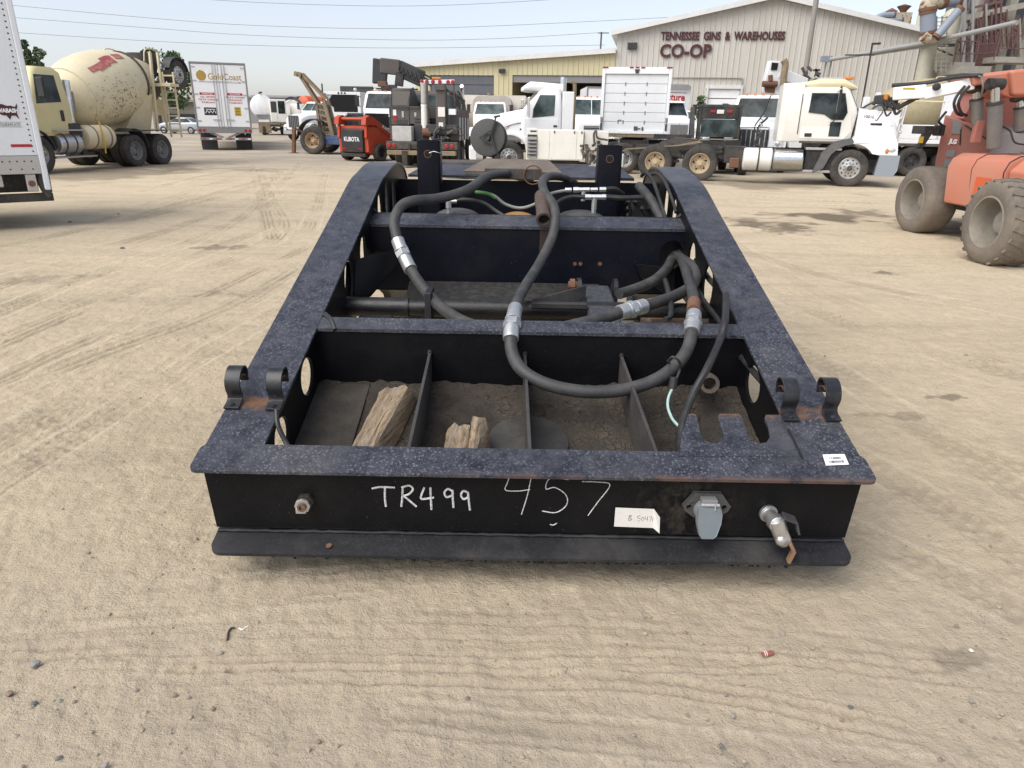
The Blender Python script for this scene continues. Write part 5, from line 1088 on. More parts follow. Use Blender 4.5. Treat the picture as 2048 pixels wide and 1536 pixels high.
def mirror(T, x, y, z, h=.42, w=.2, s=1, mat='plastic', reach=.18):
    mb = MB(); mb.bar((x - .05, y - s * reach, z - h * .55), (x, y, z - h * .45), .03, .03); mb.bar((x - .05, y - s * reach, z + h * .4), (x, y, z + h * .45), .03, .03)
    mb.loft([[(x - .035, y - w / 2, z - h / 2), (x - .035, y + w / 2, z - h / 2), (x - .035, y + w / 2, z + h / 2), (x - .035, y - w / 2, z + h / 2)], [(x + .045, y - w / 2.4, z - h / 2.2), (x + .045, y + w / 2.4, z - h / 2.2), (x + .045, y + w / 2.4, z + h / 2.2), (x + .045, y - w / 2.4, z + h / 2.2)]])
    m_ = P(T, 'mirror', mb, mat, .012); mb = MB(); mb.box(x - .044, x - .037, y - w / 2.3, y + w / 2.3, z - h / 2.2, z + h / 2.2); P(m_, 'mirror_glass', mb, 'chrome')
def lamp(T, p, d, r, mat, name='light', depth=.03):
    mb = MB(); mb.lathe([(r, 0), (r, depth * .6), (r * .8, depth)], p, d, 14); return P(T, name, mb, mat)
def fender(T, x, r, y0, y1, mat, a0=0, a1=180, t=.05, zc=None, name='fender'):
    zc = r * .94 if zc is None else zc; rings = []
    for i in range(15):
        g = R(a0 + (a1 - a0) * i / 14); c, s = math.cos(g), math.sin(g); rings.append([(x + r * c, y0, zc + r * s), (x + (r + t) * c, y0, zc + (r + t) * s), (x + (r + t) * c, y1, zc + (r + t) * s), (x + r * c, y1, zc + r * s)])
    mb = MB(); mb.loft(rings); return P(T, name, mb, mat, .012)
def tank(T, x0, x1, y, z, r, mat, name='fuel_tank', straps=2, smat='dusty'):
    mb = MB(); L = x1 - x0; mb.lathe([(r * .6, -.02), (r * .93, 0), (r, .03), (r, L - .03), (r * .93, L), (r * .6, L + .02)], (x0, y, z), (1, 0, 0), 24); t = P(T, name, mb, mat)
    for i in range(straps):
        x = x0 + L * (i + .6) / (straps + .2); mb = MB(); mb.lathe([(r + .001, 0), (r + .012, 0), (r + .012, .05), (r + .001, .05)], (x, y, z), (1, 0, 0), 24, False, False); P(t, 'strap', mb, smat)
    return t
def grille(T, x, y0, y1, z0, z1, mat, bars, barmat, vertical=True, o=0, slope=0.0):
    mb = MB(); mb.loft([[(x, y0, z0), (x, y1, z0), (x - slope, y1, z1), (x - slope, y0, z1)], [(x + .03, y0, z0), (x + .03, y1, z0), (x + .03 - slope, y1, z1), (x + .03 - slope, y0, z1)]]); g = P(T, 'grille', mb, mat, .01)
    mb = MB()
    for i in range(bars):
        if vertical: y = y0 + (y1 - y0) * (i + .5) / bars; mb.bar((x + .032, y, z0 + .02), (x + .032 - slope, y, z1 - .02), .014 + .16 * (y1 - y0) / bars, .03)
        else: z = z0 + (z1 - z0) * (i + .5) / bars; xx = x + .032 - slope * (z - z0) / (z1 - z0); mb.bar((xx, y0 + .02, z), (xx, y1 - .02, z), .03, .02 + .25 * (z1 - z0) / bars)
    P(g, 'grille_bar', mb, barmat); return g
def person_free(): pass
def conv(T, col='white', belt=1.85, roof=2.62, cabx=(-1.5, 0.0), wsx=.42, hood=(1.75, 1.15), hl=1.85, hw=1.0, fhw=.72, axf=.95, r=.51, gz=(.72, 1.25), gmat='charcoal', gbar=('chrome', 6, False), bumper='chrome', glass='glass2', split=True, mirrors='plastic', nose=None, hb=.85, axrim='alu', lampz=1.0, bull=False):
    # a bonneted truck front end; x = 0 is the foot of the windscreen, the nose is at x = hl
    st = [(.95, cabx[0], .0, hw * .97, .06), (belt, cabx[0], .0, hw, .09), (belt + .1, cabx[0], -.03, hw, .1), (roof - .16, cabx[0] + .03, -wsx, hw * .93, .14), (roof - .04, cabx[0] + .1, -wsx - .08, hw * .88, .2), (roof, cabx[0] + .25, -wsx - .25, hw * .75, .25)]
    mb = MB(); mb.loftz(st); P(T, 'cab', mb, col)
    screen(T, st, belt + .06, roof - .13, .12, .15, glass, split=split)
    for s in (1, -1):
        sideglass(T, st, [(cabx[0] + .35, belt + .03), (-.22, belt - .02), (-wsx - .1, roof - .24), (cabx[0] + .38, roof - .24)], s, 'glass')
        mb = MB(); mb.loft([[(cabx[0] + .28, s * hw * .985, 1.05), (-.10, s * hw * .985, 1.05), (-.10, s * (hw + .004), belt - .08), (cabx[0] + .28, s * (hw + .004), belt - .08)], [(cabx[0] + .28, s * (hw * .985 + .012), 1.05), (-.10, s * (hw * .985 + .012), 1.05), (-.10, s * (hw + .012), belt - .08), (cabx[0] + .28, s * (hw + .012), belt - .08)]][::(1 if s > 0 else -1)])
        d = P(T, 'door', mb, col, .01); mb = MB(); mb.box(cabx[0] + .36, cabx[0] + .52, s * (hw + .03) - .01, s * (hw + .03) + .01, belt - .28, belt - .22); P(d, 'handle', mb, 'plastic', .006)
        mirror(T, -.05, s * (hw + .28), belt + .38, .5, .22, s, mirrors)
    h0, h1 = hood
    mb = MB(); mb.loftx([(-.02, hw * .93, hb + .1, h0 + .12, .18), (.35, hw * .90, hb, h0 + .05, .2), (hl * .6, (hw + fhw) / 2 * .92, hb - .08, (h0 + h1) / 2 + .12, .22), (hl * .9, fhw, hb - .1, h1 + .1, .22), (hl, fhw * .93, hb - .06, h1 - .02, .2)], 6); P(T, 'hood', mb, col)
    grille(T, hl + .004, -fhw * .62, fhw * .62, gz[0], gz[1], gmat, gbar[1], gbar[0], gbar[2], slope=0)
    for s in (1, -1):
        fender(T, axf, r * 1.22, s * .62, s * (hw + .10), col, 8, 172, .05)
        mb = MB(); mb.loftx([(axf + .45, .16, .72, lampz + .22, .09), (hl - .02, .15, .70, lampz + .12, .1), (hl + .06, .11, .74, lampz + .04, .1)]); mb.v = [(x, y + s * (fhw + .10), z) for x, y, z in mb.v]; P(T, 'fender_nose', mb, col)
        mb = MB(); mb.sphere((hl + .02, s * (fhw + .10), lampz - .08), (.07, .13, .12), 12, 8); P(T, 'headlight', mb, 'lens')
    mb = MB(); mb.loft([[(hl + .02, -hw * 1.12, .45), (hl + .02, hw * 1.12, .45), (hl + .02, hw * 1.12, .74), (hl + .02, -hw * 1.12, .74)], [(hl + .16, -hw * .95, .47), (hl + .16, hw * .95, .47), (hl + .16, hw * .95, .72), (hl + .16, -hw * .95, .72)]]); P(T, 'bumper', mb, bumper, .02)
    mb = MB()
    for i in range(5): mb.loft([[(-wsx - .12, -.62 + i * .31 - .05, roof - .05), (-wsx - .12, -.62 + i * .31 + .05, roof - .05), (-wsx - .3, -.62 + i * .31 + .05, roof + .02), (-wsx - .3, -.62 + i * .31 - .05, roof + .02)], [(-wsx - .12, -.62 + i * .31 - .05, roof - .01), (-wsx - .12, -.62 + i * .31 + .05, roof - .01), (-wsx - .3, -.62 + i * .31 + .05, roof + .05), (-wsx - .3, -.62 + i * .31 - .05, roof + .05)]])
    P(T, 'marker_light', mb, 'amber')
    for s in (1, -1): wheel(T, axf, s * (hw + .02), r, .27, s, 'front', axrim)
    return st
def stack(T, x, y, z0, z1, r=.065, mat='chrome', bend=-.2):
    mb = MB(); mb.tube([(x, y, z0), (x, y, (z0 + z1) / 2), (x, y, z1 - .15), (x + bend * .4, y, z1 - .03), (x + bend, y, z1 + .02)], r, 12, 4); return P(T, 'exhaust_stack', mb, mat)

# ---------------------------------------------------------------- white box trailer at the left edge
p = on(101, 392, .50); vd = Vector((p.x, p.y, 0)).normalized(); yaw = math.atan2(-vd.x, vd.y)   # end plane runs along the line of sight
a = yaw + R(180) + R(7)
t = thing('box_trailer', 'white riveted semi trailer cut off by the left edge of the photo', 'semi trailer', (p.x, p.y, 0), a)
# local x: along the side away from the visible end (to the left), y: towards the viewer is +y
def sgn_y(v): return v
zf, ztop = .85, 4.05
S = -1 if (Matrix.Rotation(a, 3, 'Z') @ Vector((0, 1, 0))).dot(Vector((-p.x, -p.y, 0))) < 0 else 1
D = 1 if (Matrix.Rotation(a, 3, 'Z') @ Vector((1, 0, 0))).x < 0 else -1
mb = MB(); mb.box(*sorted((D * .05, D * 13.5)), *sorted((0, -S * 2.55)), zf + .24, ztop); body = P(t, 'body', mb, 'trailer_white', .01)
mb = MB(); mb.box(*sorted((D * .04, D * 13.5)), *sorted((S * .012, -S * .2)), zf - .02, zf + .235); P(t, 'side_rail', mb, 'alu', .006)
mb = MB(); mb.box(*sorted((D * -.03, D * .05)), *sorted((S * .02, -S * 2.57)), zf - .26, ztop + .03); P(t, 'rear_frame', mb, 'trailer_white', .02)
mb = MB()
for cx in (D * .10, D * .60, D * .68, D * 1.35, D * 1.9, D * 1.98):
    for k in range(40): mb.lathe([(.013, 0), (.008, .006)], (cx, S * .0, zf + .3 + k * .075), (0, S, 0), 6)
for k in range(30): mb.lathe([(.013, 0), (.008, .006)], (D * (.15 + k * .09), S * .012, zf + .16), (0, S, 0), 6); mb.lathe([(.013, 0), (.008, .006)], (D * (.15 + k * .14), S * .012, zf + .05), (0, S, 0), 6)
part('rivet', mb, M['charcoal'], body)['kind'] = 'stuff'
for x0 in (.10, .85, 1.6): mb = MB(); mb.box(*sorted((D * x0, D * (x0 + .26))), *sorted((S * .001, S * .004)), zf + .36, zf + .40); P(body, 'reflector_strip', mb, 'redink')
Rm = Matrix.Rotation(a, 3, 'Z'); xr = Vector((-D, 0, 0)); 
if xr.cross(Vector((0, 0, 1))).dot(Vector((0, S, 0))) < 0: xr = -xr
lc = Vector((D * .31, S * .003, zf + .84))
mb = MB(); us = [(-.27, .15), (-.1, .17), (0.02, .13), (.1, .14), (.2, .11), (.27, .19), (.25, .05), (.22, -.03), (.25, -.16), (.18, -.08), (.08, -.08), (.02, -.17), (-.04, -.08), (-.15, -.07), (-.25, -.01)]
mb.plate([(u * .50, v * .62) for u, v in us], .003, lambda u, v, w_: lc + xr * u + Vector((0, S * w_, v))); lg = P(body, 'emblem', mb, 'maroon')
mb = MB(); mb.text('WABASH', .06, lc + Vector((0, S * .004, .02)), xr, (0, 0, 1), .05, .002, .26); P(lg, 'letters', mb, 'sticker')
mb = MB(); mb.text('DURAPLATE', .04, lc + Vector((0, 0, -.17)), xr, (0, 0, 1), 0, .002, .24); mb.box(*sorted((lc.x - .14, lc.x + .14)), *sorted((S * .001, S * .002)), lc.z - .205, lc.z - .20); mb.box(*sorted((lc.x - .14, lc.x + .14)), *sorted((S * .001, S * .002)), lc.z - .14, lc.z - .135); P(body, 'letters', mb, 'grey')
for xx, zz, rr in ((D * .62, zf - .10, .035), (D * .2, zf - .16, .045)):
    mb = MB(); mb.box(xx - .07, xx + .07, *sorted((-S * .02, -S * .06)), zf - .2 if rr < .04 else zf - .28, zf - .02); br = P(t, 'lamp_bracket', mb, 'alu', .02); lamp(br, (xx, -S * .02, zz), (0, S, 0), rr, 'amber' if rr < .04 else 'rust', 'marker_light')
mb = MB(); mb.tube([(D * .0, -S * .1, zf - .3), (D * .0, -S * .1, .86), (D * .07, -S * .1, .74), (D * .05, -S * .1, .6), (D * .0, -S * .1, .48)], .05, 10, 4); P(t, 'guard_post', mb, 'dusty')
mb = MB(); mb.box(*sorted((D * 1.0, D * 1.3)), *sorted((-S * .25, -S * .6)), .5, zf); mb.box(*sorted((D * .86, D * .96)), *sorted((-S * .15, -S * .25)), .5, zf); P(t, 'slider_leg', mb, 'black', .01)
mb = MB(); mb.box(*sorted((D * -.05, D * 3.5)), *sorted((-S * .08, -S * .2)), .42, .54); P(t, 'under_guard', mb, 'black', .01)
mb = MB(); mb.box(*sorted((D * .1, D * 12)), *sorted((-S * .3, -S * 2.2)), zf - .3, zf - .03); P(t, 'floor_frame', mb, 'chassis')
for x in (3.2, 4.5): wheel(t, D * x, -S * .3, .5, .28, S, 'rear', 'grey')

# ---------------------------------------------------------------- cream mixer truck
def mixer(t, cab=True, drumcol='cream'):
    frame(t, -1.6, 5.6, 1.02, .26)
    for x in (0.68, -.68): axle(t, x, .52, .28, 'rear', 'grey', 1.08, True)
    mb = MB(); ax = Vector((-4.6, 0, 1.25)).normalized(); o = Vector((2.35, 0, 1.95))
    prof = [(.42, -.05), (.60, .0), (.95, .55), (1.13, 1.05), (1.20, 1.6), (1.21, 2.2), (1.13, 2.9), (.95, 3.55), (.66, 4.25), (.52, 4.6), (.50, 4.75)]
    prof = [(r * .95, q * .9) for r, q in prof]; pp = []
    for (r0, t0), (r1, t1) in zip(prof[:-1], prof[1:]): pp += [(r0, t0), (r0 + (r1 - r0) * .5 + .012, (t0 + t1) / 2)]
    pp.append(prof[-1]); mb.lathe(pp, o, ax, 40); dm = P(t, 'drum', mb, drumcol, smooth=60)
    for tt, rr in ((3.62 * .9, .945 * .95), (.56 * .9, .965 * .95)):
        mb = MB(); mb.lathe([(rr - .03, 0), (rr + .02, 0), (rr + .02, .07), (rr - .05, .07)], o + ax * tt, ax, 36, False, False); P(dm, 'drum_ring', mb, 'dusty' if tt > 2 else drumcol)
    for tt, rr in ((1.4 * .9, 1.186 * .95), (2.5 * .9, 1.19 * .95)):
        mb = MB(); mb.lathe([(rr - .02, 0), (rr + .008, .005), (rr + .008, .02), (rr - .02, .025)], o + ax * tt, ax, 36, False, False); P(dm, 'seam', mb, drumcol)
    # pedestal, hopper, chutes at the rear
    mb = MB(); mb.loft([[(.2, -.42, 1.02), (-1.2, -.42, 1.02), (-1.2, .42, 1.02), (.2, .42, 1.02)], [(-.6, -.75, 2.3), (-1.25, -.75, 2.35), (-1.25, .75, 2.35), (-.6, .75, 2.3)]]); P(t, 'pedestal', mb, 'cream', .02)
    mb = MB(); mb.loft([[(2.1, -.4, 1.02), (3.0, -.4, 1.02), (3.0, .4, 1.02), (2.1, .4, 1.02)], [(2.3, -.3, 1.8), (2.8, -.3, 1.8), (2.8, .3, 1.8), (2.3, .3, 1.8)]]); P(t, 'front_pedestal', mb, 'dusty', .02)
    mb = MB(); mb.lathe([(.55, 0), (.35, -.8)], (-1.95, 0, 3.72), (0, 0, 1), 20, False, False); P(t, 'hopper', mb, 'dusty')
    mb = MB(); mb.loft([[(-1.55, y, z) for y, z in ((-.4, 2.6), (-.25, 2.4), (.25, 2.4), (.4, 2.6), (.25, 2.45), (-.25, 2.45))], [(-2.5, y, z) for y, z in ((-.35, 1.85), (-.2, 1.65), (.2, 1.65), (.35, 1.85), (.2, 1.7), (-.2, 1.7))]]); P(t, 'chute', mb, 'cream')
    for s in (1, -1):
        mb = MB(); mb.bar((-1.15, s * .75, 1.1), (-1.3, s * .8, 3.7), .07, .09); mb.bar((-1.65, s * .8, 1.2), (-1.7, s * .8, 3.75), .07, .07); P(t, 'rear_post', mb, 'cream')
        mb = MB(); mb.tube([(-1.0, s * .75, 3.4), (-1.05, s * .8, 3.76), (-1.4, s * .82, 3.82), (-1.75, s * .8, 3.76)], .025, 6, 4); P(t, 'handrail', mb, 'cream')
    for x in (-1.18, -1.62): pass
    mb = MB()
    for k in range(8): mb.bar((-1.72, .88, 1.1 + k * .27), (-1.72, 1.28, 1.1 + k * .27), .03, .05)
    for yy in (.87, 1.29): mb.bar((-1.72, yy, .9), (-1.72, yy, 3.1), .05, .05)
    P(t, 'ladder', mb, 'cream')
    mb = MB(); mb.box(-1.9, -1.4, .7, 1.35, 2.62, 2.72); P(t, 'platform', mb, 'cream', .01)
    # raised booster axle
    for s in (1, -1):
        o2 = wheel(t, -2.3, s * 1.0, .50, .27, s, 'front', 'alu'); o2.location.z = 3.05
        mb = MB(); mb.bar((-1.5, s * .55, 2.2), (-2.3, s * .6, 3.05), .12, .14); P(t, 'booster_arm', mb, 'dusty')
        fender(t, -2.3, .56, s * .82, s * 1.16, 'charcoal', 20, 170, .03, 3.05, 'mud_guard')
    mb = MB(); mb.cyl((-2.3, -1, 3.05), (-2.3, 1, 3.05), .07, n=10); P(t, 'booster_axle', mb, 'chassis')
    for s in (1, -1): fender(t, .68, .62, s * .72, s * 1.24, 'charcoal', 60, 178, .03); mb = MB(); mb.box(-.95, .95, *sorted((s * .72, s * 1.24)), 1.14, 1.17); P(t, 'fender_deck', mb, 'charcoal', .01)
    mb = MB(); mb.lathe([(.12, -.04), (.3, 0), (.36, .1), (.36, 1.05), (.3, 1.15), (.12, 1.19)], (1.62, .98, .98), (1, 0, 0), 24); wt = P(t, 'water_tank', mb, 'cream')
    for xx in (1.85, 2.45): mb = MB(); mb.lathe([(.361, 0), (.375, 0), (.375, .05), (.361, .05)], (xx, .98, .98), (1, 0, 0), 24, False, False); P(wt, 'strap', mb, 'tanmetal')
    mb = MB(); mb.tube([(2.3, 1.36, .5), (2.3, 1.38, 1.0), (2.3, 1.3, 1.45)], .025, 6, 3); P(wt, 'gauge_pipe', mb, 'yellow')
    tank(t, 3.05, 3.9, .98, .82, .31, 'alu'); boxes(t, 'step', [(2.6, 4.2, .85, 1.3, .42, .46), (2.9, 4.0, .8, 1.3, 1.18, 1.22)], 'alu', .005)
    mb = MB()
    for k in range(26):
        q = Vector((random.uniform(2.7, 3.7), random.uniform(.3, .8), random.uniform(1.1, 2.0))); mb.bar(q, q + Vector((random.uniform(-.3, .3), random.uniform(-.1, .1), random.uniform(-.3, .3))), .06, .05)
    P(t, 'pump_gear', mb, 'tanmetal')
    if cab:
        k0 = set(o_.name for o_ in t.children)
        st = [(1.05, 4.15, 5.62, 1.10, .06), (1.95, 4.15, 5.60, 1.13, .1), (2.78, 4.2, 5.25, 1.04, .14), (2.92, 4.3, 5.1, .95, .2)]
        mb = MB(); mb.loftz(st); P(t, 'cab', mb, 'cabyellow'); screen(t, st, 2.02, 2.72, .12, .15, 'glass')
        for s in (1, -1):
            sideglass(t, st, [(4.5, 1.98), (5.42, 1.92), (5.22, 2.70), (4.52, 2.70)], s, 'glass')
            mb = MB(); mb.box(4.42, 5.5, *sorted((s * 1.10, s * 1.125)), 1.12, 1.9); d = P(t, 'door', mb, 'cabyellow', .02); mb = MB(); mb.box(4.5, 4.62, *sorted((s * 1.126, s * 1.15)), 1.45, 1.75); P(d, 'handle', mb, 'plastic', .02)
            mirror(t, 5.45, s * 1.42, 2.35, .55, .24, s, 'plastic')
        mb = MB(); mb.loftx([(5.5, 1.0, 1.0, 1.95, .18), (6.5, .82, .95, 1.72, .2), (6.75, .75, 1.0, 1.6, .2)]); P(t, 'hood', mb, 'cabyellow')
        for s in (1, -1): fender(t, 5.75, .62, s * .7, s * 1.2, 'charcoal', 5, 175, .04); wheel(t, 5.75, s * 1.06, .54, .4, s, 'front', 'alu')
        mb = MB(); mb.tube([(4.05, .95, 1.1), (4.05, .95, 1.7), (3.98, .95, 2.6)], .11, 12, 3); P(t, 'exhaust_stack', mb, 'chrome'); boxes(t, 'air_box', [(3.75, 4.08, .55, .95, 1.7, 2.3)], 'grey', .03); boxes(t, 'side_skirt', [(3.9, 4.4, .75, 1.12, 1.0, 1.4)], 'charcoal', .03)
        boxes(t, 'bumper', [(6.7, 6.9, -1.1, 1.1, .5, .85)], 'chrome', .02)
        for o_ in t.children:
            if o_.name not in k0: o_.location.x -= 1.05
    return dm, o, ax
t = veh('mixer_truck', 'cream concrete mixer truck with a big rust speckled drum beside the white trailer', 'mixer truck', 0, 1.1, (300, 331), -101)
dm, o, ax = mixer(t)
# worn red flag mark and rust specks on the drum
def ondrum(tt, ang, rad): 
    e1 = ax.cross(Vector((0, 0, 1))).normalized(); e2 = e1.cross(ax).normalized(); return o + ax * tt + (e1 * math.cos(ang) + e2 * math.sin(ang)) * rad
side = 1 if (ax.cross(Vector((0, 0, 1))).y > 0) else -1
drad = lambda tt: np.interp(tt / .9, [.0, .55, 1.05, 1.6, 2.2, 2.9, 3.55], [.60, .95, 1.13, 1.20, 1.21, 1.13, .95]) * .95 + .022
def drumpatch(cells, mat, nm, up):
    mb = MB()
    for t0, t1, a0, a1 in cells:
        f = lambda tt, aa: ondrum(tt, (aa if side > 0 else math.pi - aa), drad(tt)); n = 5
        for i in range(n):
            ta, tb = t0 + (t1 - t0) * i / n, t0 + (t1 - t0) * (i + 1) / n; mb.quad(f(ta, a0(ta)), f(tb, a0(tb)), f(tb, a1(tb)), f(ta, a1(ta)))
    P(dm, nm, mb, mat, 0, smooth=0)
wv = lambda c, amp, ph: (lambda tt: c + amp * math.sin(tt * 4 + ph))
M['fadedred'] = paint('faded_red_print', (.36, .06, .07), .6, dirt=.5, dcol=(.62, .50, .36), scale=5)
drumpatch([(1.62, 2.2, wv(.72, .04, 0), wv(1.0, .04, 0)), (1.25, 1.8, wv(.66, .04, 1), wv(.88, .04, 1)), (2.3, 2.75, wv(.86, .02, 0), wv(1.06, .02, 0)), (.95, 1.35, wv(.74, .03, 0), wv(.90, .02, 0))], 'fadedred', 'faded_flag', 1)
mb = MB(); rs = random.Random(12)
for i in range(330):
    tt = rs.gauss(1.5, .55); aa = rs.gauss(-.35, .35)
    if not .2 < tt < 3.3 or aa > .75: continue
    c0, c1 = rs.uniform(.006, .02), rs.uniform(.006, .022); f = lambda a_, b_: ondrum(tt + a_, (aa + b_ if side > 0 else math.pi - aa - b_), drad(tt) + .002)
    mb.quad(*[f(c0 * math.cos(g) * rs.uniform(.6, 1.3), c1 * math.sin(g) * rs.uniform(.6, 1.3)) for g in (0, 1.05, 2.1, 3.14, 4.2, 5.25)])
part('rust_chip', mb, paint('rust_chip', (.07, .045, .03), .9), dm, smooth=0)['kind'] = 'stuff'

# ---------------------------------------------------------------- gold lettered box trailer, seen from behind
t = veh('box_trailer', 'white box trailer seen from behind with gold and red lettering on its doors', 'semi trailer', 0, 0, (455, 301), 110)
Wd, z0, z1 = 1.3, 1.12, 4.12
mb = MB(); mb.box(.06, 14, -Wd + .02, Wd - .02, z0, z1 - .02); P(t, 'body', mb, 'white_b', .02)
mb = MB(); mb.box(-.02, .1, -Wd, -Wd + .07, z0, z1); mb.box(-.02, .1, Wd - .07, Wd, z0, z1); mb.box(-.022, .1, -Wd + .071, Wd - .071, z1 - .09, z1); mb.box(-.022, .1, -Wd, Wd, z0 - .28, z0 - .001); P(t, 'rear_frame', mb, 'grey', .01)
for s in (1, -1):
    mb = MB(); mb.box(.0, .058, *sorted((s * .012, s * (Wd - .075))), z0 + .02, z1 - .1); d = P(t, 'door', mb, 'white', .008)
    for yy in (.14, .27): mb = MB(); mb.cyl((-.03, s * yy, z0 - .05), (-.03, s * yy, z1 - .1), .017, n=8); P(d, 'lock_rod', mb, 'alu')
    mb = MB(); mb.box(-.05, -.02, *sorted((s * .1, s * .5)), z0 + .33, z0 + .37); P(d, 'latch', mb, 'alu')
    for k in range(5): mb = MB(); mb.box(-.012, -.001, *sorted((s * (Wd - .26), s * (Wd - .07))), z0 + .25 + k * .62, z0 + .32 + k * .62); P(d, 'hinge', mb, 'alu')
    for yy in (.98, 1.18): lamp(t, (-.023, s * yy, z0 - .15), (-1, 0, 0), .07, 'redlens', 'tail_light')
    mb = MB(); mb.bar((.1, s * .75, z0 - .25), (.05, s * .12, .62), .1, .1); P(t, 'guard_brace', mb, 'grey')
    mb = MB(); mb.box(.6, 1.0, *sorted((s * .45, s * 1.2)), .02, .75); P(t, 'mud_flap', mb, 'plastic')
    for x in (1.3, 2.6): wheel(t, x, s * 1.1, .5, .28, s, 'rear', 'grey'); wheel(t, x, s * .78, .5, .28, s, 'rear', 'grey')
mb = MB(); mb.box(-.02, .1, -1.22, 1.22, .5, .62); gd = P(t, 'under_guard', mb, 'grey', .01)
for k in range(8): mb = MB(); mb.box(-.026, -.02, -1.2 + k * .305, -1.04 + k * .305, .53, .59); P(gd, 'reflector_strip', mb, 'redink' if k % 2 else 'sticker')
xr, zr = Vector((0, -1, 0)), Vector((0, 0, 1)); F_ = lambda y, z: Vector((-.002, y, z))
mb = MB(); mb.text('GoldCoast', .30, F_(-.28, 3.47), xr, zr, .012, .003, 1.55); P(t, 'door_letters', mb, 'gold', label='gold serif letters reading GoldCoast')
mb = MB(); mb.text('WWW.GOLDCOASTLOGISTICS.COM', .085, F_(-.02, 3.22), xr, zr, .01, .003, 1.95); P(t, 'door_letters', mb, 'grey', label='small grey web address')
mb = MB(); c = F_(.80, 3.5); mb.lathe([(.23, 0), (.23, .003), (.16, .004), (.15, .001)], c, (-1, 0, 0), 24, capb=False); mb.plate([(-.12, -.18), (.12, -.2), (.2, 0), (.05, .08), (.1, .2), (-.06, .26), (-.16, .08)], .004, lambda u, v, w_: c + Vector((-w_ - .002, -u, v))); P(t, 'emblem', mb, 'gold')
for yc, L in ((.62, ('WANTED', 'CDL DRIVERS', 'TRUCK OWNERS', '910.862.6616')), (-.66, ('TRUCK & TRAILER', 'TRUCK OWNERS', 'FINANCING', '910.862.6616'))):
    mb = MB(); mb.box(-.004, -.001, yc - .36, yc + .36, 2.62, 2.73); P(t, 'red_bar', mb, 'redink')
    mb = MB(); mb.text(L[0], .075, Vector((-.005, yc, 2.675)), xr, zr, .01, .002, .5); P(t, 'door_letters', mb, 'sticker')
    mb = MB(); [mb.text(s_, .085, F_(yc, 2.53 - k * .125), xr, zr, .014, .003) for k, s_ in enumerate(L[1:])]; P(t, 'door_letters', mb, 'redink')
mb = MB(); mb.box(-.004, -.001, .26, .86, 1.68, 2.04); pt = P(t, 'placard', mb, 'ink'); mb = MB(); mb.text('Haznod', .13, Vector((-.005, .56, 1.84)), xr, zr, .02, .002, .46) if False else mb.box(-.007, -.005, .34, .78, 1.94, 1.97); mb.tube([Vector((-.006, .8 - k * .08, 1.84 + .07 * ((k % 2) * 2 - 1))) for k in range(7)], .016, 5, 2); P(pt, 'scrawl', mb, 'sticker')
mb = MB(); mb.box(-.004, -.001, -.86, -.56, 1.66, 2.08); pt = P(t, 'placard', mb, 'yellow'); mb = MB(); [mb.box(-.007, -.005, -.83 + .03 * (k % 2), -.60, 1.72 + k * .075, 1.745 + k * .075) for k in range(5)]; P(pt, 'print', mb, 'ink')
# ---------------------------------------------------------------- silver car far behind
t = veh('car', 'silver sedan parked between the mixer truck and the box trailer', 'car', -1.3, 0, (392, 268), 172, Y=None)
st = [(-2.25, .78, .55, .95, .1), (-2.1, .84, .35, 1.02, .15), (-1.4, .88, .28, 1.05, .2), (1.3, .88, .28, .98, .2), (2.0, .80, .32, .82, .2), (2.25, .65, .42, .72, .14)]
mb = MB(); mb.loftx(st, 6); P(t, 'body', mb, 'silver'); cs = [(.95, -1.75, 1.0, .80, .2), (1.36, -1.0, .25, .64, .2), (1.45, -.75, .0, .55, .2)]
mb = MB(); mb.loftz(cs); P(t, 'cabin', mb, 'silver')
for s in (1, -1): sideglass(t, cs, [(-1.45, 1.0), (.75, 1.0), (.2, 1.34), (-.95, 1.34)], s)
screen(t, cs, 1.0, 1.34, .1, .12); screen(t, cs, 1.0, 1.34, .1, .12, front=False, name='rear_window')
for x in (-1.35, 1.35):
    for s in (1, -1): wheel(t, x, s * .8, .33, .2, s, 'front', 'alu')
for s in (1, -1): boxes(t, 'tail_light', [(-2.27, -2.1, *sorted((s * .5, s * .82)), .75, .9)], 'redlens', .02)
# ---------------------------------------------------------------- background: far left group
t = veh('vacuum_truck', 'cream vacuum tank truck with an open glass cabin right of the box trailer', 'tank truck', 0, 0, (552, 270), -70, Y=None)
frame(t, -4.2, 1.5); 
for x in (-3.4, -2.1): axle(t, x, .5, .28, 'rear', 'tanmetal', 1.05, True)
axle(t, .9, .5, .28, 'front', 'tanmetal', 1.05)
mb = MB(); mb.lathe([(.1, -.22), (.7, -.12), (1.0, 0), (1.03, .1), (1.03, 3.6), (1.0, 3.7), (.5, 3.85)], (-.6, -1.0, 2.55), (-1, 0, 0), 28); tk = P(t, 'tank', mb, 'white_b')
mb = MB(); mb.tube([(-.4, -1.1, 3.7), (-1.2, -.9, 3.75), (-2.4, -1.1, 3.7)], .08, 8); P(tk, 'pipe', mb, 'dusty')
boxes(t, 'hopper', [(-.6, .5, -1.4, -.5, 1.1, 1.35)], 'white_b'); mb = MB(); mb.loft([[(-.5, -1.6, 1.8), (.3, -1.6, 1.8), (.3, -.4, 1.8), (-.5, -.4, 1.8)], [(-.2, -1.2, 1.0), (.0, -1.2, 1.0), (.0, -.8, 1.0), (-.2, -.8, 1.0)]]); P(t, 'cone', mb, 'grey')
mb = MB(); mb.box(-.9, .9, -.35, 1.1, 1.15, 3.15); cb = P(t, 'cabin', mb, 'offwhite', .05)
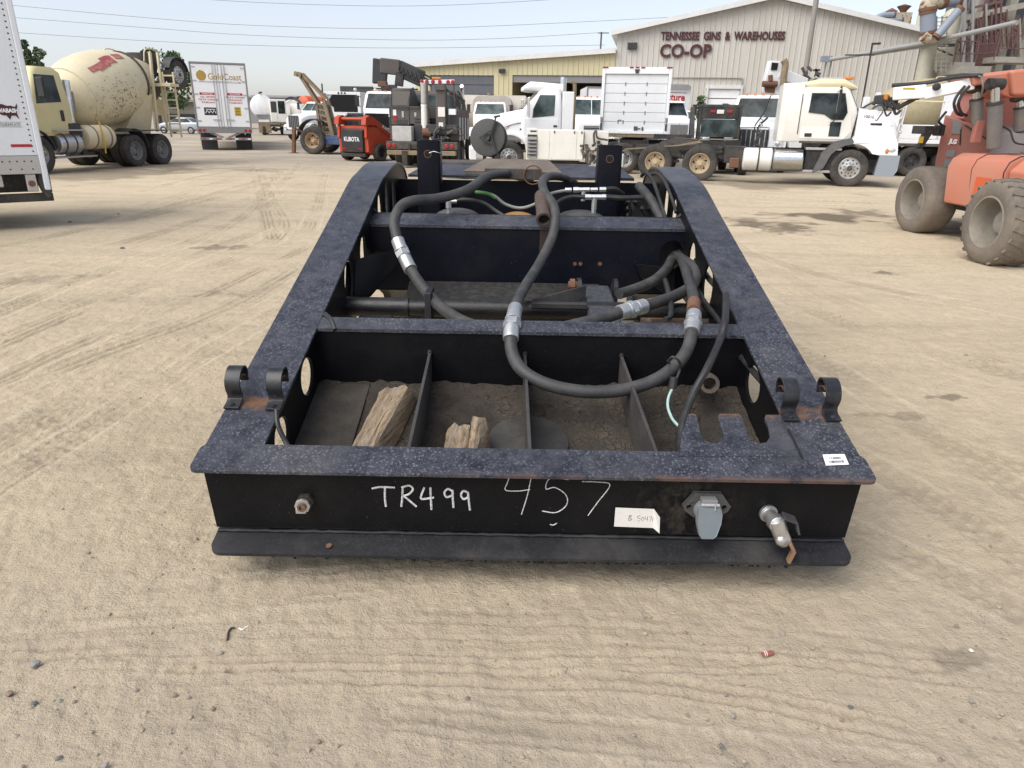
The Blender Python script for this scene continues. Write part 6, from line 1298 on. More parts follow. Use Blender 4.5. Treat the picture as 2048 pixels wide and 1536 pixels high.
boxes(cb, 'louver', [(.9, .92, -.25, .25, 2.0, 2.95)], 'charcoal'); boxes(cb, 'window', [(.9, .915, .38, 1.0, 1.9, 3.0)], 'glass'); boxes(cb, 'door', [(.9, .93, -.25, .25, 1.2, 1.9)], 'offwhite')
mb = MB(); mb.lathe([(.75, 0), (.8, .1), (.8, 1.3), (.7, 1.5)], (-.3, 2.3, 1.3), (0, 0, 1), 24); P(t, 'drum_bin', mb, 'offwhite'); boxes(t, 'deck', [(-3.8, .9, -1.5, 2.6, 1.0, 1.15)], 'tanmetal'); boxes(t, 'front_guard', [(.9, 1.3, -1.5, -.4, .2, 1.0), (.9, 1.2, .2, 1.6, .75, .95)], 'tanmetal')
t = veh('vacuum_truck', 'cream ribbed tank body behind the vacuum truck cabin', 'tank truck', 0, 0, (588, 266), -80)
mb = MB(); mb.lathe([(.3, -.1), (.95, 0), (1.05, .2), (1.05, 5), (.6, 5.2)], (0, 0, 2.3), (-1, 0, 0), 28); tk = P(t, 'tank', mb, 'offwhite')
for k in range(4): mb = MB(); mb.lathe([(1.05, 0), (1.1, .03), (1.1, .1), (1.05, .13)], (-.3 - k * 1.1, 0, 2.3), (-1, 0, 0), 28, False, False); P(tk, 'rib', mb, 'dusty')
mb = MB(); mb.tube([(.15, -.8, 3.2), (.2, -.3, 3.5), (-.6, .2, 3.55), (.2, .9, 3.2), (.25, 1.0, 2.2)], .08, 8); P(tk, 'pipe', mb, 'charcoal'); frame(t, -5, 1.2)
for x in (-4, -2.8, .6): axle(t, x, .5, .28, 'rear', 'tanmetal', 1.05)
t = veh('truck', 'white truck with a dark upright grille behind the rusty derrick', 'truck', 1.8, 0, (592, 282), -118)
conv(t, 'white', hood=(1.85, 1.62), hl=1.85, gz=(.95, 1.75), gbar=('grey', 6, True), roof=2.75, belt=2.05, fhw=.8); frame(t, -6, 1.8); axle(t, -4.8, .5, .28, 'rear', 'grey', 1.0, True)
t = veh('tank_truck', 'truck carrying a bright orange round ended tank behind the derrick boom', 'tank truck', 0, 0, (610, 262), -115)
mb = MB(); mb.lathe([(.2, -.15), (.75, -.05), (.95, .1), (.98, .3), (.98, 4.2), (.5, 4.5)], (0, 0, 3.1), (-1, 0, 0), 28); P(t, 'tank', mb, 'brightorange'); boxes(t, 'cradle', [(-4, .2, -.9, .9, 1.4, 2.2)], 'white_b', .03); frame(t, -5, 1, 1.3)
for x in (-4, -2.7, .5): axle(t, x, .5, .28, 'rear', 'grey', 1.05)
# rusty derrick on its big wheels
t = veh('derrick_rig', 'rusty tan derrick on a blue frame with big wheels and tan rims', 'derrick', 0, -.9, (629, 308), -8)
for s in (1, -1): wheel(t, 0, s * .9, .62, .42, s, 'rear', 'rustrim')
boxes(t, 'frame', [(-.5, 3.6, -.45, .45, .5, .85), (.5, 2.0, -.9, .9, .45, .8)], 'blue', .02); boxes(t, 'axle_beam', [(-.1, .1, -.75, .75, .5, .74)], 'chassis')
for s in (1, -1):
    mb = MB(); mb.bar((.75, s * .28, .8), (.40, s * .24, 2.45), .14, .16); P(t, 'mast_rail', mb, 'tanmetal')
    mb = MB(); mb.bar((.12, s * .2, .8), (.0, s * .2, 2.2), .12, .12); P(t, 'mast_rail', mb, 'tanmetal')
    mb = MB(); mb.bar((.02, s * .16, 2.3), (-.78, s * .12, 3.55), .10, .12); P(t, 'boom_rail', mb, 'tanmetal'); mb = MB(); mb.bar((.45, s * .2, 2.5), (-.70, s * .12, 3.62), .09, .10); P(t, 'boom_rail', mb, 'tanmetal')
mb = MB()
for k in range(6): z = .95 + k * .25; mb.bar((.7 - k * .05, -.28, z), (.08, -.2, z + .1), .07, .07); mb.bar((.7 - k * .05, .28, z), (.08, .2, z + .1), .07, .07); mb.bar((.4, -.26, z), (.4, .26, z), .12, .09)
P(t, 'mast_brace', mb, 'tanmetal'); mb = MB(); mb.bar((-.66, -.18, 3.52), (-1.0, -.18, 3.62), .14, .2); mb.bar((-.66, .18, 3.52), (-1.0, .18, 3.62), .14, .2); mb.bar((-.9, -.3, 3.56), (-.9, .3, 3.56), .12, .12); P(t, 'boom_head', mb, 'tanmetal')
mb = MB(); mb.cyl((.3, .0, 1.9), (-.35, 0, 2.95), .07, n=10); P(t, 'cylinder', mb, 'rust'); mb = MB(); mb.box(.2, .6, -.2, .2, 1.3, 1.7); mb.box(.1, .5, -.25, .25, 2.0, 2.25); P(t, 'winch', mb, 'dusty', .04)
mb = MB(); mb.bar((-1.1, -.8, .02), (-1.0, -.75, 1.2), .16, .14); mb.box(-1.3, -.9, -.95, -.65, 0, .04); mb.bar((-.98, -.75, 1.15), (-.6, -.5, .95), .3, .1); P(t, 'outrigger', mb, 'rust')
fender(t, -.05, .8, -.75, -.2, 'chassis', 60, 175, .05)
# white chip body with the black opening
t = veh('chip_truck', 'white chip truck body with a black wedge opening behind the red skid loader', 'truck', 0, 0, (690, 292), 86)
mb = MB(); mb.box(.1, 4.2, -1.15, 1.15, 1.05, 3.15); mb.box(0, .1, .95, 1.15, 1.05, 3.15); mb.box(0, .1, -1.15, -.95, 1.05, 3.15); mb.box(0, .1, -.949, .949, 2.98, 3.15); mb.box(0, .1, -.949, .949, 1.05, 2.0); body = P(t, 'body', mb, 'white', .02)
mb = MB(); mb.plate([(-.949, 2.0), (.55, 2.0), (.55, 2.25), (.949, 2.55), (.6, 2.975), (-.949, 2.975)], .05, lambda u, v, w_: (-.004 - w_ * .1, u, v)); P(body, 'opening', mb, 'void')
for yy, zz in ((1.05, 3.0), (1.05, 2.82), (1.0, 1.85), (-.2, 3.08), (0, 3.08), (.2, 3.08)): lamp(body, (0, yy, zz), (-1, 0, 0), .06, 'charcoal')
boxes(t, 'head_rack', [(3.3, 3.4, -1.1, 1.1, 3.15, 3.6), (-.02, .05, 1.16, 1.24, 1.6, 3.6)], 'charcoal'); frame(t, 0, 6.5); axle(t, 1.2, .48, .27, 'rear', 'grey', 1.0, True); axle(t, 5.6, .48, .27, 'front', 'alu', 1.0)
mb = MB(); mb.box(4.6, 6.0, -1, 1, 1.0, 2.5); P(t, 'cab', mb, 'white', .1)
mb = MB(); [mb.box(-.3 + .1 * (k % 3), .0 + .1 * (k % 2), .3 + .12 * k, .42 + .12 * k, .75 + .06 * (k % 3), 1.0) for k in range(5)]; P(t, 'hitch_gear', mb, 'blue', .02)

# ---------------------------------------------------------------- red skid loader
t = veh('skid_loader', 'red skid steer loader with a black rear door and white lettering', 'skid loader', -1.0, 0, (716, 322), 64)
t.scale = (.93, .90, .88)
mb = MB(); mb.loftx([(-1.3, .82, .42, 1.55, .08), (-.9, .86, .3, 1.58, .08), (.9, .86, .3, 1.2, .08)]); P(t, 'body', mb, 'red')
mb = MB(); mb.loftx([(-1.42, .60, .42, 1.36, .07), (-1.3, .63, .38, 1.45, .06)]); dr = P(t, 'rear_door', mb, 'plastic')
mb = MB(); mb.text('KUBOTA', .2, (-1.425, 0, .98), (0, -1, 0), (0, 0, 1), .018, .006, .86); P(dr, 'letters', mb, 'sticker')
for s in (1, -1):
    mb = MB(); mb.add([(-1.43, s * .56, .62), (-1.43, s * .25, .56), (-1.43, s * .56, .52)], [(0, 1, 2), (2, 1, 0)]); P(dr, 'reflector', mb, 'redlens')
    mb = MB(); arm = [(-1.5, 1.62), (-1.45, 1.92), (-1.2, 2.02), (-.85, 1.92), (.95, 1.02), (1.35, .45), (1.15, .35), (.75, .82), (-.75, 1.58), (-1.2, 1.60)]; mb.prism(arm, *sorted((s * .64, s * .88))); a_ = P(t, 'lift_arm', mb, 'red', .03)
    if s < 0: mb = MB(); mb.text('KUBOTA', .13, (.02, -.884, 1.42), (1, 0, -.48), (.48, 0, 1), .03, .005, .7); P(a_, 'letters', mb, 'sticker')
    mb = MB(); mb.cyl((-.2, s * .76, .75), (-.6, s * .76, 1.6), .055, n=10); mb.cyl((-.2, s * .76, .75), (.2, s * .76, .6), .035, n=10); P(t, 'cylinder', mb, 'dusty')
    for x in (-.62, .55): wheel(t, x, s * .92, .40, .3, s, 'rear', 'plastic')
    mb = MB(); mb.bar((-1.35, s * .76, 1.05), (-1.3, s * .76, 1.75), .14, .12); P(t, 'rear_tower', mb, 'red', .02)
mb = MB(); mb.cyl((-1.25, -.64, 1.86), (-1.25, .64, 1.86), .07, n=12); P(t, 'cross_tube', mb, 'red')
mb = MB(); mb.box(-1.0, .6, -.60, -.53, 1.5, 2.02); mb.box(-1.0, .6, .53, .60, 1.5, 2.02); mb.box(-1.0, .62, -.6, .6, 2.021, 2.12); mb.box(-1.05, -.98, -.6, -.48, 1.45, 2.02); mb.box(-1.05, -.98, .48, .6, 1.45, 2.02); mb.box(-1.06, -.98, -.06, .06, 1.45, 2.02); cb = P(t, 'cab', mb, 'charcoal', .02)
for s in (1, -1): boxes(cb, 'window', [(-1.03, -1.01, *sorted((s * .06, s * .48)), 1.56, 2.0)], 'glass2', 0); lamp(cb, (-1.06, s * .5, 2.06), (-1, 0, 0), .06, 'lens')
boxes(t, 'engine_hood', [(-1.28, -.9, -.6, .6, 1.46, 1.52)], 'grey', .03); boxes(t, 'bumper', [(-1.4, -1.2, -.7, .7, .2, .36)], 'chassis', .03)

# ---------------------------------------------------------------- white crane truck with a black bull bar
t = veh('crane_truck', 'white bonneted truck with bull bar and a black folded crane above its cab', 'crane truck', 1.9, 0, (762, 311), -88)
conv(t, 'white', roof=2.95, belt=2.08, hood=(2.0, 1.7), hl=1.7, fhw=.82, hw=1.06, gz=(.85, 1.5), gbar=('charcoal', 7, False), gmat='white', glass='glass', split=False)
frame(t, -6.5, 1.8); [axle(t, x, .5, .28, 'rear', 'grey', 1.02, True) for x in (-4.3, -5.6)]
mb = MB(); mb.tube([(2.05, -1.05, .6), (2.05, -1.05, 1.62), (2.05, -.95, 1.7), (2.05, .95, 1.7), (2.05, 1.05, 1.62), (2.05, 1.05, .6)], .045, 8, 3); [mb.bar((2.05, y, .6), (2.05, y, 1.7), .05, .05) for y in (-.5, 0, .5)]; [mb.bar((2.05, -1.05, z), (2.05, 1.05, z), .05, .05) for z in (.9, 1.15, 1.4)]; P(t, 'bull_bar', mb, 'black')
mb = MB(); mb.bar((-.8, -1.7, 3.06), (-.8, 1.6, 3.06), .3, .07); P(t, 'roof_rack', mb, 'black')
for y in (-1.5, -.5, .5, 1.3): lamp(t, (-.62, y, 2.98), (1, 0, 0), .09, 'lens')
mb = MB(); mb.box(-6.6, -1.7, -1.2, 1.2, 1.05, 1.2); P(t, 'deck', mb, 'dusty', .02)
mb = MB(); mb.box(-2.3, -1.8, -.4, .4, 1.2, 3.3); P(t, 'crane_column', mb, 'black', .05)
c0 = Vector((-2.2, 0, 0)); mb = MB()
mb.loft([[(-2.45, y0, z0) for y0, z0 in ((-.85, 3.35), (-.15, 3.35), (-.0, 4.45), (-.75, 4.55))], [(-1.9, y0, z0) for y0, z0 in ((-.85, 3.35), (-.15, 3.35), (-.0, 4.45), (-.75, 4.55))]]); cr_ = P(t, 'crane_knuckle', mb, 'charcoal', .06)
mb = MB(); mb.bar((-2.15, -.4, 4.2), (-2.15, .6, 4.12), .6, .72); P(t, 'crane_boom', mb, 'browngrey', .05)
mb = MB(); mb.bar((-2.2, .5, 4.1), (-2.2, 1.75, 3.6), .56, .80); P(t, 'crane_boom', mb, 'charcoal', .06)
mb = MB(); mb.bar((-2.1, 1.5, 4.0), (-2.1, 2.25, 3.62), .4, .1); mb.bar((-2.1, 1.5, 3.85), (-2.1, 2.25, 3.45), .4, .1); mb.bar((-2.1, 1.45, 3.7), (-2.1, 2.2, 3.28), .4, .1); P(t, 'crane_extension', mb, 'black', .02)
mb = MB(); mb.box(-2.4, -1.8, -.55, -.1, 3.2, 3.46); P(t, 'crane_seat', mb, 'rust', .03); mb = MB(); mb.bar((-2.1, .5, 3.25), (-2.1, .6, 3.9), .4, .5); P(t, 'crane_foot', mb, 'black', .03)
mb = MB(); [mb.tube([(-1.9, .5 + .22 * k, 4.2 - .08 * k), (-1.8, .6 + .22 * k, 3.9 - .1 * k), (-1.9, .75 + .22 * k, 4.1 - .1 * k)], .03, 6, 3) for k in range(6)]; P(cr_, 'crane_hose', mb, 'plastic')

# ---------------------------------------------------------------- grey wrecker seen from behind
t = veh('wrecker', 'grubby brown grey wrecker seen from behind with tail lights and white tool box', 'tow truck', 0, 0, (845, 336), 87)
yl = lambda px: (850 - px) / 57.5; zz = lambda py: 1.7 - (py - 241) * 28.6 / 1600
frame(t, -.2, 7, .85); [axle(t, x, .5, .28, 'rear', 'grey', 1.05, True) for x in (1.3, 2.6)]; axle(t, 6.2, .5, .28, 'front', 'alu', 1.0)
boxes(t, 'rear_bumper', [(-.12, .25, -1.28, 1.28, zz(300), zz(285))], 'dusty', .02); boxes(t, 'bumper_step', [(-.2, .1, -1.25, 1.25, zz(311), zz(302))], 'tanmetal', .02); boxes(t, 'tow_foot', [(-.25, .3, .5, .7, .1, .6), (-.25, .3, -.3, .1, .2, .6)], 'chassis', .02)
for y in (1.18, .98, -.92, -1.12): lamp(t, (-.13, y, zz(293)), (-1, 0, 0), .075, 'redlens', 'tail_light')
boxes(t, 'tool_box', [(-.05, .55, .36, 1.06, zz(285), zz(256))], paint('pale_tool_box', (.50, .50, .49), .5, dirt=.5, scale=6), .02)
boxes(t, 'body_wall', [(.25, .6, -1.25, -.2, zz(270), zz(252)), (.4, .55, -.2, .34, zz(283), zz(254))], 'charcoal', .02)
boxes(t, 'side_body', [(.6, 3.6, .95, 1.27, .95, zz(219))], 'browngrey', .02); boxes(t, 'side_body', [(.6, 3.8, -1.29, -.95, .95, zz(222))], 'browngrey', .02)
boxes(t, 'rear_panel', [(.52, .62, .55, 1.27, zz(254), zz(219)), (.52, .62, .12, .54, zz(252), zz(219))], 'browngrey', .02); boxes(t, 'reflector', [(.50, .52, 1.0, 1.12, zz(247), zz(236))], 'redlens', 0); boxes(t, 'reflector', [(.50, .52, 1.0, 1.12, zz(236.2), zz(225))], 'sticker', 0)
mb = MB(); mb.prism([(.6, zz(219)), (.75, zz(186)), (1.6, zz(182)), (3.0, zz(219))], .55, 1.2); P(t, 'fairing', mb, 'browngrey', .04)
mb = MB(); mb.cyl((.5, -.03, zz(262)), (.5, -.03, zz(214)), .12, n=14); P(t, 'boom_post', mb, 'offwhite'); mb = MB(); mb.cyl((.5, -.03, zz(213)), (.5, -.03, zz(174)), .11, n=14); P(t, 'boom_post', mb, paint('grimy_white', (.45, .44, .42), .5, dirt=.5)); mb = MB(); mb.bar((.52, .14 - .3, zz(262)), (.52, -.16, zz(172)), .06, .06); P(t, 'mast', mb, 'browngrey')
boxes(t, 'cross_rail', [(.42, .48, -.5, 1.2, zz(220.5), zz(218.5))], 'dusty', .01)
st = [(1.1, 2.6, 4.9, 1.0, .05), (zz(219), 2.6, 4.9, 1.05, .08), (zz(190), 2.65, 4.7, .98, .15), (zz(184), 2.8, 4.5, .9, .2)]
mb = MB(); mb.loftz(st); cb = P(t, 'cab', mb, 'browngrey'); screen(t, st, zz(216), zz(194), .3, .25, 'glass2', False, name='rear_window'); screen(t, st, zz(216), zz(194), .1, .1, 'glass2')
mb = MB(); mb.loftx([(4.8, .95, 1.0, 2.1, .15), (6.9, .75, 1.0, 1.8, .15)]); P(t, 'hood', mb, 'browngrey')
boxes(t, 'boom_end', [(.2, .75, -.85, -.5, zz(262), zz(178))], 'browngrey', .04); boxes(t, 'boom_tip', [(.1, .3, -.86, -.5, zz(188), zz(178))], 'dusty', .02)
boxes(t, 'data_plate', [(.19, .197, -.83, -.58, zz(237), zz(219))], 'paper', 0); boxes(t, 'data_plate', [(.19, .197, -.76, -.60, zz(256), zz(248))], 'paper', 0)
mb = MB(); mb.bar((.7, .12, zz(172.5)), (.7, -1.12, zz(170.5)), .14, .13); lb = P(t, 'light_bar', mb, 'sticker', .01)
for y in (.05, -.13, -.35, -.6, -.9, -1.07): lamp(lb, (.63, y, zz(171.5)), (-1, 0, 0), .07, 'redlens')
mb = MB(); mb.box(.6, .8, -.62, -.32, zz(167), zz(163)); P(lb, 'beacon', mb, 'amber', .02)
mb = MB(); mb.bar((.7, .1, zz(173)), (.7, .1, zz(219)), .05, .05); mb.bar((.7, -1.1, zz(172)), (.7, -1.1, zz(219)), .05, .05); P(t, 'light_post', mb, 'dusty')
boxes(t, 'engine_bay', [(.62, 1.2, -.5, .1, zz(262), zz(240))], 'void', .01)
mb = MB(); rs = random.Random(3)
for k in range(16): q = Vector((rs.uniform(.0, .9), rs.uniform(-1.25, -.4), rs.uniform(zz(285), zz(258)))); mb.bar(q, q + Vector((rs.uniform(-.2, .2), rs.uniform(-.25, .25), rs.uniform(-.15, .15))), rs.uniform(.04, .12), rs.uniform(.04, .1))
P(t, 'tow_gear', mb, 'dusty', .01); mb = MB()
for k in range(9): q = Vector((.5 + .15 * k, -.9 - .04 * k, zz(186) - .1 * (k % 3))); mb.tube([q, q + Vector((.05, -.1, -.15)), q + Vector((.1, -.12, -.45 - .1 * (k % 2)))], .03, 6, 3)
mb.bar((.5, -.85, zz(186)), (2.2, -1.3, zz(205)), .06, .06); P(t, 'hanging_chain', mb, 'dusty')
mb = MB(); mb.tube([(0, -.45, zz(284)), (.0, -.5, zz(265)), (.1, -.7, zz(256))], .05, 8); P(t, 'tow_hose', mb, 'charcoal')
for k in range(7): mb = MB(); x = .7 + .42 * k; mb.box(x, x + .16, -1.302, -1.292, .95, zz(238)); P(t, 'side_stripe', mb, 'sticker' if k % 2 == 0 else 'browngrey')
mb = MB(); mb.box(.62, 3.6, -1.304, -1.292, zz(237), zz(223)); P(t, 'side_sign', mb, 'maroon'); boxes(t, 'data_plate', [(.3, .52, -1.2, -.95, zz(233), zz(222))], 'sticker', 0)
stack(t, 2.45, -1.18, 1.6, zz(176), .07, 'chrome', -.15); fender(t, 1.3, .6, -1.3, -.95, 'dusty', 10, 170, .04)

for y0, z0, z1 in ((1.26, 219, 255), (.56, 219, 254), (.13, 219, 252), (-.9, 222, 262)): boxes(t, 'panel_trim', [(.49, .525, y0 - .03, y0, zz(z1), zz(z0))], 'dusty', .004)
boxes(t, 'latch', [(.495, .52, .72, .80, zz(240), zz(228)), (.495, .52, .26, .34, zz(238), zz(230))], 'alu', .008)
boxes(t, 'vent_panel', [(.50, .519, .62, 1.0, zz(252), zz(244))], 'charcoal', .004)
for k in range(5): mb = MB(); q = Vector((.45, -.3 - .11 * k, zz(262 - 3 * k))); mb.tube([q, q + Vector((-.1, .03, -.2)), q + Vector((-.15, -.1, -.45)), q + Vector((.0, -.12, -.6))], .022, 6, 3); P(t, 'cable', mb, 'charcoal' if k % 2 else 'dusty')
for k in range(4): mb = MB(); mb.bar((.5, -.22 - .02 * k, zz(240 + 6 * k)), (.5, .34, zz(240 + 6 * k)), .05, .05); P(t, 'cross_rail', mb, 'dusty' if k % 2 else 'browngrey')
mb = MB(); mb.lathe([(.16, 0), (.16, .3), (.1, .32)], (.4, -.28, zz(268)), (0, 1, 0), 14); P(t, 'winch_drum', mb, 'rust')
# ---------------------------------------------------------------- trucks in front of the open bay
t = veh('tank_truck', 'white bonneted truck with a dirty beige tank behind the grey disc', 'tank truck', 1.85, 0, (975, 299), -92)
conv(t, 'white', roof=2.75, belt=1.95, hood=(1.9, 1.55), glass='glass2', split=False, hw=1.05)
frame(t, -7, 1.6); [axle(t, x, .5, .28, 'rear', 'grey', 1.02, True) for x in (-5.4, -6.5)]
mb = MB(); mb.loftx([(-1.9, 1.25, 1.1, 3.15, .5), (-6.5, 1.25, 1.1, 3.2, .5)], 7); tk = P(t, 'tank', mb, paint('dirty_beige_tank', (.42, .38, .32), .6, dirt=.6, dcol=(.62, .6, .55), scale=1.2))
mb = MB(); [mb.cyl((-2.4 - .9 * k, -.2, 3.15), (-2.4 - .9 * k, -.2, 3.32), .14, n=10) for k in range(4)]; P(tk, 'hatch', mb, 'tanmetal')
t = veh('tank', 'dirty beige storage tank lying behind the white tank truck', 'tank', 0, 0, (985, 292), 0)
mb = MB(); mb.lathe([(.3, -.1), (1.0, 0), (1.2, .2), (1.2, 5.6), (1.0, 5.8), (.3, 5.9)], (-3.4, 0, 2.05), (1, 0, 0), 28); P(t, 'shell', mb, bpy.data.materials['dirty_beige_tank']); boxes(t, 'saddle', [(-2.6, -2.2, -.9, .9, 0, 1.2), (1.2, 1.6, -.9, .9, 0, 1.2)], 'dusty', .02)
t = veh('truck', 'red truck seen past the white tractor cab and through its window', 'truck', 1.8, 0, (1078, 297), -112)
conv(t, 'truckred', roof=2.7, belt=1.95, hw=1.1); frame(t, -5, 1.6); axle(t, -4, .5, .28, 'rear', 'grey', 1.0, True); boxes(t, 'sleeper', [(-3.2, -1.52, -1.1, 1.1, .95, 2.75)], 'truckred', .1)
# white tractor facing left
t = veh('tractor_truck', 'white day cab tractor facing left behind the cream tool cabinet', 'tractor truck', 0, 1.06, (1017, 345), 184)
st = [(.95, -1.78, -.42, 1.05, .06), (1.98, -1.78, -.42, 1.08, .08), (2.1, -1.78, -.5, 1.08, .1), (2.62, -1.74, -1.02, 1.02, .14), (2.78, -1.70, -1.12, .96, .2)]
mb = MB(); mb.loftz(st); P(t, 'cab', mb, 'white'); screen(t, st, 2.05, 2.56, .1, .12, 'glass2')
mb = MB(); mb.loftx([(-1.80, .97, 2.55, 2.86, .12), (-1.1, .97, 2.6, 2.9, .14), (-.72, .90, 2.62, 2.92, .14), (-.52, .85, 2.66, 2.78, .05)]); P(t, 'roof_visor', mb, 'white')
for s in (1, -1):
    sideglass(t, st, [(-1.52, 1.86), (-.78, 1.78), (-.80, 2.05), (-1.02, 2.5), (-1.54, 2.5)], s, 'glass2'); mb = MB(); mb.box(-1.66, -.5, *sorted((s * 1.062, s * 1.086)), 1.05, 1.76); d = P(t, 'door', mb, 'white', .012); boxes(d, 'handle', [(-1.62, -1.50, *sorted((s * 1.09, s * 1.11)), 1.5, 1.56)], 'plastic', .005)
    mirror(t, -.62, s * 1.34, 2.12, .62, .22, s, 'chrome'); boxes(t, 'side_light', [(-.42, -.36, *sorted((s * 1.08, s * 1.1)), 1.38, 1.44)], 'charcoal', .005)
    fender(t, 0, .66, s * .62, s * 1.12, 'white', -8, 150, .07, .56); wheel(t, 0, s * 1.06, .51, .29, s, 'front', 'alu')
    mb = MB(); mb.loft([[(-.62, s * .9, .55), (-.62, s * 1.1, .55), (-.5, s * 1.1, 1.2), (-.5, s * .9, 1.2)], [(-1.1, s * .9, .75), (-1.1, s * 1.1, .75), (-1.1, s * 1.1, 1.15), (-1.1, s * .9, 1.15)]]); P(t, 'fender_panel', mb, 'white', .02)
mb = MB(); mb.loftx([(-.5, 1.0, 1.0, 2.06, .16), (.2, .94, 1.0, 1.92, .2), (.9, .84, .85, 1.68, .22), (1.2, .78, .75, 1.45, .22), (1.28, .7, .8, 1.3, .18)], 6); P(t, 'hood', mb, 'white')
mb = MB(); mb.tube([(.2, 1.0, 1.45), (-.0, .985, 1.52), (-.2, 1.0, 1.58), (-.42, 1.0, 1.62)], .012, 5, 4); mb.tube([(.25, .98, 1.36), (.08, .99, 1.44), (-.05, .99, 1.55)], .01, 5, 4); P(t, 'pin_stripe', mb, 'maroon')
boxes(t, 'side_extender', [(-2.18, -1.79, .93, 1.05, .95, 2.62), (-2.18, -1.79, -1.05, -.93, .95, 2.62)], 'white', .03); boxes(t, 'bumper', [(1.1, 1.35, -1.1, 1.1, .4, .8)], 'white', .04)
frame(t, -6, 1.1); [axle(t, x, .51, .28, 'rear', 'alu', 1.05, True) for x in (-4.0, -5.3)]; stack(t, -2.02, -.75, 1.2, 3.12, .12, 'chrome', -.02); stack(t, -2.42, -.6, 1.2, 3.0, .07, 'tanmetal', .12)
# white bonneted truck facing the camera
t = veh('truck', 'white bonneted truck facing the camera between the tractor cab and the box truck', 'truck', 1.85, 0, (1186, 317), -90)
conv(t, 'white', roof=2.86, belt=1.92, hood=(1.9, 1.6), glass='glass2', split=True, hw=1.1, gz=(1.05, 1.5), gmat='charcoal', gbar=('chrome', 4, False), fhw=.85); frame(t, -5, 1.6); axle(t, -4, .5, .28, 'rear', 'grey', 1.0, True)
t = veh('box_truck', 'white box truck parked inside the open workshop bay', 'box truck', 0, 0, (1204, 298), 90, Y=None)
boxes(t, 'box', [(0, 5, -1.2, 1.2, 1.0, 3.8)], 'white_b', .03); boxes(t, 'frame_trim', [(-.03, .0, -1.2, -1.1, 1.0, 3.8), (-.03, .0, 1.1, 1.2, 1.0, 3.8), (-.03, 0, -1.099, 1.099, 3.7, 3.8)], 'grey', .01); [axle(t, x, .48, .28, 'rear', 'grey', 1.0, True) for x in (1.2,)]; boxes(t, 'window_frame', [(-.05, -.02, .1, .9, 2.4, 3.1)], 'charcoal', .01); frame(t, 0, 6); boxes(t, 'cab', [(5.2, 6.8, -1, 1, .9, 2.5)], 'white', .1); axle(t, 6, .48, .28, 'front', 'alu', 1.0)
# ---------------------------------------------------------------- cream tool cabinet trailer with the grey disc
t = veh('tool_trailer', 'cream service cabinet trailer with a black louver and a vise at its end', 'trailer', 0, 0, (1050, 360), 0)
sx = 1 / 64.; X_ = lambda px: (px - 1050) * sx; Z_ = lambda py: 1.7 - (py - 244) * 23.4 / 1600
boxes(t, 'cabinet', [(X_(1072), X_(1160), .0, 1.4, Z_(320), Z_(261))], 'offwhite', .01); boxes(t, 'engine_cover', [(X_(1052), X_(1072) - .003, .0, 1.4, Z_(322), Z_(259))], 'offwhite', .015)
for a, b in ((1073, 1095), (1096, 1147), (1148, 1160)): boxes(t, 'cabinet_door', [(X_(a) + .004, X_(b) - .004, -.016, -.001, Z_(318), Z_(262.5))], 'offwhite', .006)
for px in (1103, 1141, 1155): boxes(t, 'latch', [(X_(px), X_(px) + .035, -.03, -.017, Z_(268), Z_(263))], 'dusty', .003)
mb = MB(); mb.box(X_(1053), X_(1071), -.03, -.001, Z_(316), Z_(271)); lv = P(t, 'louver', mb, 'black', .005)
mb = MB(); [mb.loft([[(X_(1053.5), -.03, Z_(276 + k * 7)), (X_(1070.5), -.03, Z_(276 + k * 7)), (X_(1070.5), -.10, Z_(280 + k * 7)), (X_(1053.5), -.10, Z_(280 + k * 7))], [(X_(1053.5), -.03, Z_(275 + k * 7)), (X_(1070.5), -.03, Z_(275 + k * 7)), (X_(1070.5), -.11, Z_(280.5 + k * 7)), (X_(1053.5), -.11, Z_(280.5 + k * 7))]]) for k in range(6)]; P(lv, 'slat', mb, 'grey')
boxes(t, 'data_plate', [(X_(1058), X_(1070), -.006, -.001, Z_(266), Z_(263))], 'charcoal', 0)
boxes(t, 'end_cabinet', [(X_(1162), X_(1208), .1, 1.4, Z_(300), Z_(262)), (X_(1172), X_(1202), .15, 1.2, Z_(345), Z_(301))], 'offwhite', .015)
boxes(t, 'trailer_frame', [(X_(878), X_(1168), .05, .13, Z_(340), Z_(331)), (X_(878), X_(1168), 1.25, 1.33, Z_(340), Z_(331))], 'rust', .005); boxes(t, 'deck_edge', [(X_(874), X_(1172), -.05, 1.4, Z_(331), Z_(327))], 'dusty', .01); boxes(t, 'base_skid', [(X_(1085), X_(1155), .1, 1.3, Z_(327), Z_(321))], 'chassis', .01)
for x in (X_(930), X_(1100)): axle_ = [wheel(t, x, s_, .22, .16, -1 if s_ < .7 else 1, 'rear', 'grey') for s_ in (.25, 1.15)]
rs = random.Random(8); mb = MB()
for k in range(26): q = Vector((X_(rs.uniform(1156, 1200)), rs.uniform(-.1, .1), Z_(rs.uniform(284, 316)))); mb.bar(q, q + Vector((rs.uniform(-.1, .1), rs.uniform(-.1, .1), rs.uniform(-.22, .1))), rs.uniform(.04, .1), rs.uniform(.03, .08))
P(t, 'vise', mb, 'dusty', .01); mb = MB(); mb.bar((X_(1168), -.05, Z_(325)), (X_(1168), -.05, Z_(288)), .05, .05); P(t, 'vise_post', mb, 'dusty', .01)
mb = MB(); mb.tube([(X_(1181), 0, Z_(286)), (X_(1179), -.03, Z_(268)), (X_(1183), -.05, Z_(262)), (X_(1186), -.05, Z_(275)), (X_(1206), 0, Z_(279))], .03, 8, 4); P(t, 'crane_arm', mb, 'dusty')
